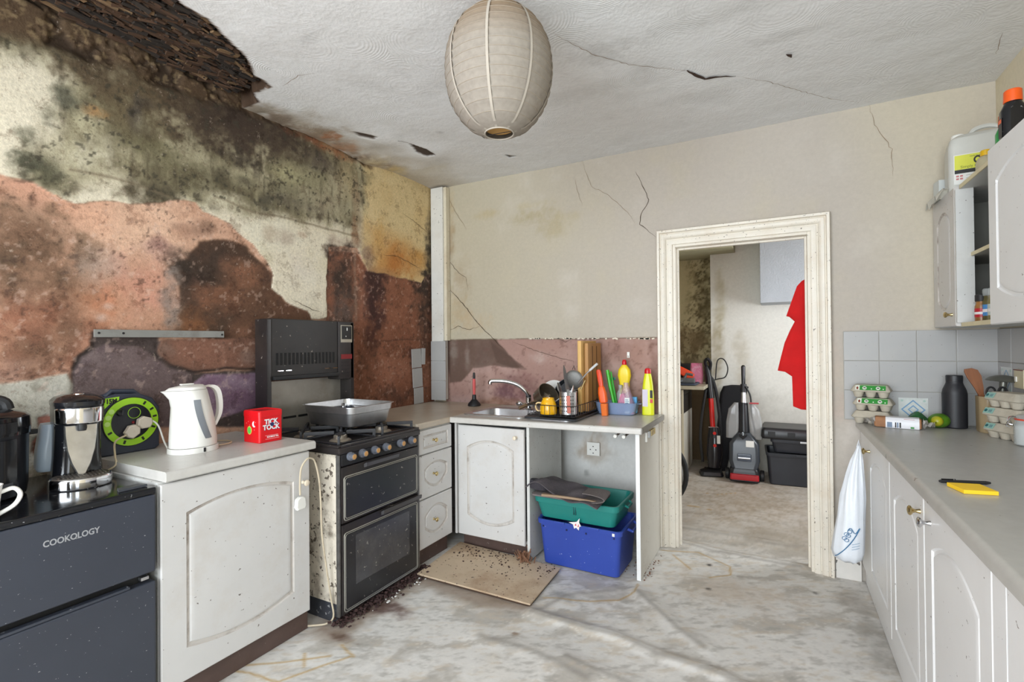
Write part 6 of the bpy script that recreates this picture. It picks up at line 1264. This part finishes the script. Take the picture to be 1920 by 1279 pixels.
for i, (lb, x, y, cap_, lab, fill, r, h_) in enumerate((('spice jar with a red label and black lid in the open wall cabinet', .786, 2.872, black_matt, mat('red spice label', (178, 28, 44), .4), (150, 104, 56), .0225, .088), ('taller spice jar with a blue label and clear cap behind the red one', .806, 2.852, glass_m, mat('blue spice label', (74, 136, 196), .4), (90, 84, 50), .0225, .110), ('spice jar with a pale label half hidden by the nearer cabinet door', .806, 2.788, glass_m, mat('pale spice label', (186, 196, 190), .4), (120, 110, 56), .0225, .108))):
    j = thing('spice_jar', lb, 'spice jar', (x, y, ZS), .3, 'spice jars in the open wall cabinet')
    MB().lathe([(r-.003, 0), (r, .003), (r, h_*.75), (r*.8, h_*.9), (r*.8, h_)], 20).build('jar', mat('spice %d' % i, fill, .3, var=.3, scale=40), j)
    MB().lathe([(r*.9, h_+.0004), (r*.95, h_+.003), (r*.95, h_+.028), (r*.8, h_+.032), (.002, h_+.032)], 20).build('lid', cap_, j)
    MB().lathe([(r+.0006, h_*.22), (r+.0006, h_*.66)], 20, caps=False).build('label', lab, j)
    MB().lathe([(r+.0012, h_*.36), (r+.0012, h_*.48)], 20, caps=False).build('label_band', mat('white label band', (226, 220, 220), .5), j)
# on top of the wall cabinet
ZTOP = 2.0305
jc = thing('jerrycan', 'cloudy white plastic jerrycan with a yellow and black label on the corner wall cabinet', 'jerrycan', (.845, 3.135, ZTOP), -.12)
cl = mat('cloudy white plastic', (206, 206, 200), .3, var=.04, alpha=.92)
MB().rr([(0, .100, .075, .02), (.006, .106, .081, .025), (.215, .106, .081, .025), (.255, .098, .072, .03), (.275, .085, .05, .03, .01, 0), (.279, .06, .04, .03, .02, 0)], 6).build('body', cl, jc)
MB().lathe([(.024, .262), (.026, .264), (.026, .286), (.022, .290), (.002, .290)], 20, M=T(-.062, 0, 0)).build('cap', white_pl, jc)
MB().tube(smooth_path([(-.02, 0, .276), (.0, 0, .304), (.05, 0, .310), (.092, 0, .290), (.097, 0, .25)], 5), .011, 8).build('handle', cl, jc)
yl = mat('yellow label', (212, 214, 70), .45)
MB().box(-.088, .090, -.0822, -.0812, .032, .172, .0003).build('label', mat('white label', (226, 226, 222), .5), jc)
MB().box(-.085, .087, -.0830, -.0822, .100, .168).build('label_yellow', yl, jc)
MB().box(-.085, .087, -.0830, -.0822, .082, .0995).build('label_black', black_matt, jc)
text('label_text', 'Simply Convenient', .017, mat('olive label ink', (112, 122, 30), .5), jc, T(0, -.0832, .111)@RX(PI/2), .0003)
text('label_text', 'ready to use', .0085, black_matt, jc, T(-.01, -.0832, .157)@RX(PI/2), .0003)
MB().lathe([(.016, 0), (.016, .0006), (.009, .0006), (.009, 0)], 24, M=T(-.004, -.0830, .138)@RX(PI/2)@Matrix.Diagonal((.9, 1.1, 1, 1)), caps=False).build('drop_mark', black_matt, jc)
for i in range(3): MB().box(-.045, .085, -.0828, -.0821, .070-i*.013, .0715-i*.013).build('label_rule', mat('grey label ink', (150, 150, 150), .5), jc)
for i in range(4): MB().box(-.080+(i % 2)*.014, -.070+(i % 2)*.014, -.0828, -.0821, .066-(i//2)*.013, .074-(i//2)*.013).build('hazard_mark', mat('faded red ink', (196, 120, 120), .5), jc)
yb = thing('small_bottle', 'small cloudy bottle with a yellow cap before the jerrycan', 'bottle', (.815, 2.895, ZTOP))
MB().lathe([(.030, 0), (.034, .004), (.034, .075), (.028, .092), (.016, .102)], 22).build('bottle', mat('cloudy bottle', (190, 180, 150), .3, alpha=.9), yb)
MB().lathe([(.018, .1025), (.0185, .105), (.0185, .124), (.016, .127), (.002, .127)], 20).build('cap', mat('yellow cap', (226, 180, 20), .35), yb)
wb = thing('white_box', 'small pale carton on top of the corner wall cabinet left of the jerrycan', 'box', (.765, 3.265, ZTOP), .1)
MB().box(-.042, .0, -.04, .03, 0, .105, .002).build('carton', mat('pale carton', (200, 204, 202), .5), wb)
cr = thing('plastic_wrap', 'crumpled clear plastic hanging over the top of the narrow wall cabinet door', 'plastic wrap', (.722, 3.20, ZTOP-.002), 0)
P = [[(-.035+.075*u, -.11+.20*v, .012+.016*math.sin(9*v+3*u)+.012*math.sin(17*v)*(1-u)-.05*max(0, .35-u)*2) for v in [k/16 for k in range(17)]] for u in [k/8 for k in range(9)]]
MB().grid(P, thick=.001).build('film', mat('dusty clear film', (206, 202, 190), .2, var=.05, alpha=.75, bump=1, bump_scale=40), cr)
for lb, x, y, m, cm, h_, r, nm in (('black bottle with a big orange cap on the nearer wall cabinet', .777, 2.485, black_gloss, mat('orange cap', (236, 92, 20), .35), .155, .036, 0), ('green bottle on the corner wall cabinet behind the orange-capped black one', .800, 2.635, mat('green bottle plastic', (30, 150, 70), .3), mat('dark orange top', (190, 90, 40), .4), .135, .028, 1)):
    o = thing('sauce_bottle', lb, 'bottle', (x, y, 2.0465 if nm == 0 else ZTOP))
    MB().rr([(0, r*.9, r*.7, r*.5), (.004, r, r*.8, r*.6), (h_*.8, r, r*.8, r*.6), (h_*.97, r*.7, r*.65, r*.6), (h_, r*.66, r*.62, r*.6)]).build('bottle', m, o)
    MB().lathe([(r*.72, h_+.0005), (r*.74, h_+.003), (r*.70, h_+.042), (r*.6, h_+.046), (.002, h_+.046)], 22).build('cap', cm, o)
    if nm == 0: MB().box(-r*1.02, -r*1.0, -.016, .016, .03, .10, .0004).build('label', mat('charcoal label', (54, 50, 50), .5), o); MB().box(-r*1.04, -r*1.02, -.012, .012, .082, .096, .0003).build('label_mark', cm, o)
so = thing('wall_switch', 'yellowed switch plate on the right wall tiles at the picture edge', 'switch', (XR-.0130, 3.042, 1.144), -PI/2)
MB().box(-.05, .05, -.010, 0, -.04, .045, .002).build('plate', mat('yellowed switch plastic', (206, 196, 164), .4), so); MB().box(-.03, -.012, -.015, -.0102, -.012, .012, .002).build('rocker', white_pl, so); MB().box(-.05, .05, -.0125, -.0102, .040, .044).build('red_line', mat('dull red line', (120, 60, 54), .5), so)
# ================================================================ THINGS IN THE UTILITY ROOM
def at(Y, px, py): return onY(Y, px, py)
# worktop and appliance
ua = thing('appliance', 'white appliance with a dark control panel under the utility room worktop', 'appliance', (-1.13, 5.38, 0))
MB().box(-.30, .30, -.29, .28, .02, .62, .006).build('body', mat('appliance white', (206, 200, 186), .4, stain=.2), ua)
MB().box(-.30, .30, -.292, .28, .622, .80, .004).build('control_panel', mat('appliance dark panel', (52, 50, 48), .3), ua)
MB().box(-.30, .30, -.29, .28, .802, .865, .004).build('top_band', mat('appliance dark band', (70, 66, 60), .4), ua)
MB().box(.285, .305, -.295, -.285, .04, .86, .001).build('edge_strip', mat('appliance white edge', (222, 214, 190), .4), ua)
for sx in (-1, 1): MB().lathe([(.02, 0), (.02, .02)], 12, M=T(sx*.25, -.2, 0)).build('foot', black_matt, ua)
tag(MB().box(-1.60, -.63, 5.06, 5.67, .868, .903, .006).build('worktop', mat('utility worktop', (190, 182, 160), .4, stain=.2)), 'cream edged worktop in the utility room under a heap of tools', 'worktop')
tag(MB().rr([(0, .30, .165, .03), (.006, .31, .175, .03), (.018, .30, .165, .03)], M=T(-1.02, 5.255, .9045)).build('worktop_mat', mat('slate blue mat', (62, 70, 86), .7)), 'slate blue mat lying on the utility room worktop', 'mat')
ZU = .9235
o = thing('grey_dish', 'pale grey dish at the front of the blue mat in the utility room', 'dish', (-.925, 5.19, ZU)); MB().lathe([(.05, 0), (.085, .02), (.088, .026), (.08, .022), (.05, .006), (.002, .005)], 28, caps=False).build('dish', mat('pale grey plastic', (150, 154, 160), .4), o)
o = thing('black_case', 'black case at the back of the utility room worktop', 'case', (-.96, 5.54, ZU-.018)); MB().box(-.17, .13, -.09, .09, 0, .20, .012).build('case', mat('dark case', (30, 30, 34), .5), o); MB().tube([(-.06, 0, .20), (-.05, 0, .235), (.03, 0, .235), (.04, 0, .20)], .008, 8).build('handle', black_matt, o)
o = thing('orange_tool', 'orange and black power tool lying on the utility room worktop', 'power tool', (-.85, 5.30, ZU+.100), .2)
ob = mat('safety orange', (232, 70, 20), .4)
MB().loft([rrect(hx, .028, .015, z, 4, ox, 0) for z, hx, ox in ((-.10, .03, 0), (-.06, .042, 0), (.02, .040, .0), (.08, .036, 0), (.10, .02, 0))], M=RY(-1.05)).build('motor_body', ob, o)
MB().tube([(.04, 0, -.03), (.02, 0, -.09)], [.024, .028], 10).build('grip', ob, o); MB().tube([(-.085, 0, .05), (-.135, 0, .078)], [.024, .014], 12).build('chuck', black_matt, o); MB().tube([(.02, 0, -.0905), (.018, 0, -.1005)], .034, 4).build('battery', black_matt, o)
o = thing('grey_tool', 'grey metal tool lying before the orange power tool', 'tool', (-.80, 5.20, ZU)); MB().box(-.09, .07, -.03, .03, 0, .05, .012).build('body', mat('grey tool', (104, 106, 106), .5), o); MB().tube([(-.03, 0, .05), (-.01, 0, .09), (.05, 0, .08)], .014, 8).build('handle', mat('grey tool'  , (104, 106, 106)), o)
o = thing('pink_bag', 'small pink and white plastic packet by the utility room worktop end', 'packet', (-.745, 5.42, .9045), .2); MB().loft([rrect(hx, hy, .02, z, 4) for z, hx, hy in ((0, .06, .03), (.08, .066, .036), (.17, .06, .02), (.21, .055, .006))]).build('packet', mat('pink packet', (200, 110, 140), .4, var=.2, stain=.6, stain_col=(226, 214, 220), stain_scale=14), o)
o = thing('red_ball', 'small dull red knob-ended thing at the doorway edge of the utility worktop', 'ball', (-.985, 5.33, ZU+.034)); MB().ico(.034, 2).build('ball', mat('dull red', (150, 34, 30), .5), o)
p0 = at(5.60, 1345, 700)
o = tag(MB().tube(smooth_path([(p0.x-.02, 5.60, .93), (p0.x, 5.615, 1.13), (p0.x+.06, 5.62, 1.15), (p0.x+.10, 5.62, 1.06), (p0.x+.075, 5.62, .965), (p0.x, 5.61, .94), (p0.x-.06, 5.60, .92)], 6), .006, 7).build('cable', black_matt), 'looped black cable against the pale utility room wall', 'cable')
# bicycle wheel
c = at(4.0, 1289, 905); RW = .285
w_ = thing('bicycle', 'bicycle of which only the tyre shows behind the left door jamb', 'bicycle', (c.x-RW-.008, 4.0, RW+.019), .0)
MB().tube([(RW*math.cos(a), 0, RW*math.sin(a)) for a in [2*PI*i/48 for i in range(48)]], .019, 10, closed=True).build('tyre', mat('tyre rubber', (34, 34, 36), .7, bump=.6, bump_scale=200), w_)
MB().tube([((RW-.030)*math.cos(a), 0, (RW-.030)*math.sin(a)) for a in [2*PI*i/48 for i in range(48)]], .010, 8, closed=True).build('rim', steel, w_)
for i in range(20):
    a = 2*PI*i/20; MB().tube([(.018*math.cos(a+.9), .02*(-1)**i, .018*math.sin(a+.9)), ((RW-.038)*math.cos(a), 0, (RW-.038)*math.sin(a))], .0012, 4).build('spoke', chrome, w_)
MB().lathe([(.018, -.03), (.022, -.022), (.012, -.015), (.012, .015), (.022, .022), (.018, .03)], 16, M=RX(PI/2)).build('hub', steel, w_)
for sy in (-1, 1): MB().tube([(0, sy*.045, 0), (-.10, sy*.045, .30), (-.12, 0, .36)], .010, 8).build('fork', black_matt, w_)
MB().tube([(-.12, 0, .36), (-.17, 0, .52)], .016, 10).tube([(-.13, 0, .40), (-.42, 0, .34)], .016, 10).build('frame', black_matt, w_)
# upright vacuum
vx = -.575
v = thing('upright_vacuum', 'slim black upright vacuum cleaner with a red tube by the pale wall', 'vacuum cleaner', (vx, 5.31, 0), .25)
bk = mat('vacuum black', (26, 26, 30), .35, var=.15, scale=12)
MB().rr([(.006, .105, .075, .03, -.03, -.02), (.015, .11, .08, .035, -.03, -.02), (.045, .10, .07, .03, -.03, -.02), (.07, .06, .05, .03, 0, 0)]).build('floor_head', bk, v)
for sx in (-1, 1): MB().lathe([(.026, -.012), (.03, -.008), (.03, .008), (.026, .012)], 18, M=T(sx*.07, .065, .032)@RY(PI/2)).build('wheel', black_matt, v)
MB().tube([(0, .01, .07), (.01, .03, .20), (.015, .05, .36)], [.055, .075, .07], 16).build('dust_bin', mat('dark smoky bin', (40, 38, 42), .15), v)
MB().tube([(.015, .05, .361), (.012, .06, .47)], [.068, .05], 16).build('motor_housing', bk, v)
MB().tube([(.0, .055, .471), (-.012, .075, .76)], .024, 12).build('red_tube', mat('vacuum red', (214, 34, 26), .3), v)
MB().box(-.045, .045, .02, .08, .4705, .478, .002).build('clip_band', chrome, v)
MB().tube([(-.012, .076, .761), (-.03, .10, .98), (-.045, .115, 1.08)], [.036, .034, .024], 12).build('handle_stem', bk, v)
MB().tube(smooth_path([(-.045, .115, 1.08), (-.06, .10, 1.13), (-.04, .08, 1.16), (-.01, .085, 1.12), (-.015, .10, 1.05)], 5), .016, 10).build('handle', bk, v)
MB().tube(smooth_path([(.04, .05, .20), (.075, .07, .40), (.06, .10, .70), (.02, .11, .92), (-.03, .11, 1.0)], 6), .017, 10).build('hose', mat('ribbed hose', (34, 34, 38), .5, bump=1, bump_scale=160), v)
MB().tube(smooth_path([(-.06, .06, .85), (-.10, .06, .60), (-.12, .05, .35), (-.10, .04, .12)], 6), .014, 8).build('cord_bundle', black_matt, v)
for z in (.30, .42): MB().lathe([(.016, 0), (.016, .006)], 14, M=T(.005, -.028+.012*(z > .4), z)@RX(PI/2)).build('red_button', MATS['vacuum red'], v)
MB().box(.025, .055, -.040, -.020, .32, .40, .002).build('sticker', white_pl, v)
# black leaning bag
lb = thing('black_bag', 'big black soft bag leaning on the wall between the two vacuum cleaners', 'bag', (-.43, 5.56, .002), .0)
MB().loft([rrect(hx, hy, .04, z, 5, ox, 0) for z, hx, hy, ox in ((0, .05, .05, -.10), (.30, .075, .06, -.075), (.52, .10, .06, -.03), (.80, .125, .05, .02), (.87, .12, .035, .045), (.885, .06, .015, .06))]).build('bag', mat('black fabric', (28, 27, 30), .9, bump=.5), lb)
# carpet washer
cw = thing('carpet_washer', 'black carpet washer with a red brush bar and clear tank', 'carpet washer', (-.295, 5.225, 0), .05)
MB().rr([(.012, .128, .10, .03), (.02, .132, .105, .03), (.10, .130, .10, .04), (.13, .12, .09, .04)]).build('base', bk, cw)
MB().rr([(.035, .120, .018, .012), (.045, .124, .022, .014), (.085, .122, .020, .014)], M=T(0, -.120, 0)).build('brush_bar', mat('washer red', (168, 24, 34), .35), cw)
for sx in (-1, 1): MB().lathe([(.045, -.018), (.052, -.012), (.052, .012), (.045, .018)], 22, M=T(sx*.152, .03, .053)@RY(PI/2)).build('wheel', black_matt, cw)
MB().loft([rrect(hx, hy, .04, z, 5, 0, oy) for z, hx, hy, oy in ((.131, .115, .085, .0), (.20, .135, .085, .01), (.36, .130, .08, .02), (.42, .09, .07, .03), (.46, .055, .05, .03))]).build('front_body', mat('washer dark grey', (58, 62, 68), .3), cw)
MB().box(-.06, .06, -.085, -.07, .20, .27, .01).build('tank_latch', mat('washer blue grey', (80, 88, 100), .3), cw); MB().box(-.055, .055, -.100, -.0855, .225, .24, .005).build('latch_grip', steel, cw)
MB().box(.015, .085, -.072, -.066, .335, .395, .002).build('sticker', white_pl, cw)
MB().lathe([(.04, 0), (.035, .008), (.002, .012)], 4, M=T(-.01, -.055, .44)@RX(PI/2)).build('badge', black_gloss, cw)
for sx in (-1, 1): MB().loft([rrect(hx, hy, .03, z, 5, sx*ox, .045) for z, hx, hy, ox in ((.40, .055, .045, .105), (.55, .058, .046, .10), (.68, .045, .04, .09), (.74, .02, .025, .065))]).build('clear_tank', mat('clear washer tank', (190, 190, 190), .08, alpha=.45), cw)
MB().tube([(0, .03, .461), (0, .055, .74)], [.05, .038], 14).build('lower_stem', bk, cw); MB().tube([(0, .056, .741), (0, .062, .84)], [.028, .022], 12).build('chrome_stem', steel, cw)
MB().tube([(0, .063, .841), (0, .066, .92)], [.03, .028], 12).build('trigger_box', bk, cw); MB().tube([(0, .066, .921), (0, .075, 1.09), (0, .078, 1.10)], [.018, .020, .012], 12).build('handle', black_gloss, cw)
MB().tube(smooth_path([(.02, .04, .90), (.06, .05, .80), (.07, .06, .62), (.10, .06, .45)], 6), .008, 7).build('hose', black_matt, cw)
MB().box(.05, .13, .0, .01, .735, .75, .003).build('red_catch', MATS['washer red'], cw)
# stacked crates
cp = mat('charcoal crate plastic', (46, 48, 54), .35, var=.12, scale=5)
for i, (lb_, x, z, hw, hd, h_) in enumerate((('bottom charcoal plastic crate of the utility room stack', .19, .003, .31, .21, .295), ('middle charcoal plastic crate of the utility room stack', .225, .299, .30, .20, .125))):
    o = thing('crate', lb_, 'crate', (x, 5.38, z), .02 if i else .05, 'charcoal crates in the utility room'); crate(o, cp, hw-.03, hd-.03, hw, hd, h_, r=.03)
    MB().box(-.06, .06, -hd-.004, -hd+.004, h_-.022, h_-.006, .002).build('rim_grip', steel if i else cp, o)
o = thing('crate', 'upturned black crate lid topping the utility room stack', 'crate', (.19, 5.38, .4250), .0, 'charcoal crates in the utility room')
MB().rr([(0, .33, .20, .03), (.02, .34, .21, .035), (.075, .335, .205, .03), (.10, .32, .19, .03), (.105, .28, .16, .03)]).build('lid', mat('black crate lid', (26, 26, 29), .35), o)
for i in range(4): MB().box(-.28+i*.16, -.22+i*.16, -.2135, -.2065, .03, .07, .003).build('clip_rib', black_matt, o)
# red shirt on a hanger behind the right jamb
sh = thing('red_shirt', 'bright red shirt hanging behind the right door jamb', 'shirt', (.47, 3.54, 0), 0)
sil = [(517, 1522), (527, 1503), (537, 1494), (565, 1484), (593, 1474), (598, 1480), (603, 1490), (620, 1481), (643, 1471), (670, 1464), (695, 1458), (701, 1472), (706, 1485), (735, 1486), (762, 1487), (768, 1502)]
R = []
for k, (py, px) in enumerate(sil):
    p = onY(3.54, px, py); hw = .47-p.x; n = 40; zz = p.z
    R.append([(hw*math.cos(a)*(1 if abs(math.cos(a)) < .95 else 1), (.030+.012*math.sin(7*a+k*.4)+.008*math.sin(13*a-k*.7))*math.sin(a), zz+(.012*math.cos(a)**2 if k in (5, 11) else 0)) for a in [2*PI*i/n for i in range(n)]])
redc = mat('red cotton', (206, 14, 16), .85, var=.08, scale=8, bump=.3, bump_scale=300)
MB().loft(R).build('shirt', redc, sh, smooth=60)
zt = R[0][0][2]
MB().tube([(.0+.075*math.cos(a), .035*math.sin(a), zt+.012+.012*math.cos(a)) for a in [2*PI*i/24 for i in range(24)]], .014, 8, closed=True).build('collar', mat('dark red collar', (96, 14, 20), .85), sh)
MB().tube(smooth_path([(0, 0, zt-.02), (0, 0, zt+.06), (.012, .0, zt+.085), (.0, .02, zt+.105), (-.012, .0, zt+.095)], 5), .003, 6).build('hanger_hook', chrome, sh)
hkk = tag(MB().box(.458, .482, YB+.1105, YB+.118, zt+.06, zt+.12, .002).tube([(.47, YB+.118, zt+.095), (.47, 3.548, zt+.092), (.47, 3.56, zt+.105)], .004, 6).build('coat_hook', brass), 'brass coat hook holding the red shirt behind the door jamb', 'hook')
# ================================================================ PAPER LANTERN
ln = thing('paper_lantern', 'round ribbed cream paper lantern lampshade hanging from the cracked ceiling', 'lampshade', (-.893, 1.574, 2.095))
pm = bpy.data.materials.new('lantern paper'); pm.use_nodes = True; nt = pm.node_tree; N = nt.nodes; L = nt.links; b = N['Principled BSDF']
b.inputs['Roughness'].default_value = .8
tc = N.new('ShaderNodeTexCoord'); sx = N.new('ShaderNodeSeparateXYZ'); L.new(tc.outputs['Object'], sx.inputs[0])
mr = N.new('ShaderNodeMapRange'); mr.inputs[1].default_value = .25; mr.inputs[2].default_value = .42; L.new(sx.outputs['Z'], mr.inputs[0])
n_ = N.new('ShaderNodeTexNoise'); n_.inputs['Scale'].default_value = 60; n_.inputs['Detail'].default_value = 5; L.new(tc.outputs['Object'], n_.inputs['Vector'])
nr = N.new('ShaderNodeMapRange'); nr.inputs[1].default_value = .3; nr.inputs[2].default_value = .7; nr.inputs[3].default_value = .9; nr.inputs[4].default_value = 1.06; L.new(n_.outputs[0], nr.inputs[0])
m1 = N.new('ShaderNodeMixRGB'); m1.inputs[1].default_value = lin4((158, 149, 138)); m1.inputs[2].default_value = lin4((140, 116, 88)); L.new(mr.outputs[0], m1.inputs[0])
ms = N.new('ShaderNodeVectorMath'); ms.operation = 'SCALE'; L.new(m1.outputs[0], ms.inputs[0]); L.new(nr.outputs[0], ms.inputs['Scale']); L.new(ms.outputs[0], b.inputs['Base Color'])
tr = N.new('ShaderNodeBsdfTranslucent'); L.new(ms.outputs[0], tr.inputs['Color']); mx = N.new('ShaderNodeMixShader'); mx.inputs[0].default_value = .15
L.new(b.outputs[0], mx.inputs[1]); L.new(tr.outputs[0], mx.inputs[2]); L.new(mx.outputs[0], N['Material Output'].inputs[0])
def lr(t):   # radius along the height, 0 bottom to 1 top
    z = t*2-1; return .052+.150*max(0, 1-abs(z)**2.2)**.60*(1-.06*(1-t))
prof = []; NR = 15
for i in range(NR):
    for k in range(4):
        t = (i+k/4)/NR; prof.append((lr(t)-.0042*math.sin(PI*k/4), .004+.446*t))
prof.append((lr(1), .450))
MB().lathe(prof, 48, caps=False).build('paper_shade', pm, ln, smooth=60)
for i in range(1, NR): 
    t = i/NR; r = lr(t)+.0002; MB().tube([(r*math.cos(a), r*math.sin(a), .004+.446*t) for a in [2*PI*k/40 for k in range(40)]], .0011, 4, closed=True).build('wire_rib', mat('paper covered wire', (158, 146, 130), .8), ln)
seam = mat('pale paper seam', (172, 163, 151), .8)
for k in range(8):
    a0 = 2*PI*k/8+.32; g = []
    for i in range(31):
        t = i/30; r = lr(t)+.0022; q = .0045/max(r, .03); g.append([(r*math.cos(a0+s*q), r*math.sin(a0+s*q), .004+.446*t) for s in (-1, 1)])
    MB().grid(g).build('paper_seam', seam, ln)
rm = mat('bamboo ring', (176, 138, 84), .6)
MB().tube([(.053*math.cos(a), .053*math.sin(a), .003) for a in [2*PI*k/32 for k in range(32)]], .0028, 6, closed=True).build('bottom_ring', seam, ln)
MB().tube([(-.052, -.006, .004), (.052, .006, .004)], .0014, 5).build('wire_spreader', black_matt, ln)
MB().lathe([(.0515, .020), (.0515, .0215)], 24).build('inner_card', mat('dusty inside paper', (190, 146, 84), .8), ln)
MB().tube([(0, 0, .40), (0, 0, .527)], .0042, 8).build('cord', mat('cream lamp cord', (200, 180, 140), .6), ln)
MB().lathe([(.018, .40), (.02, .41), (.02, .45), (.008, .462)], 16).build('lamp_holder', white_pl, ln)
MB().lathe([(.045, .512), (.045, .520), (.03, .526), (.01, .528)], 24).build('ceiling_rose', white_pl, ln)
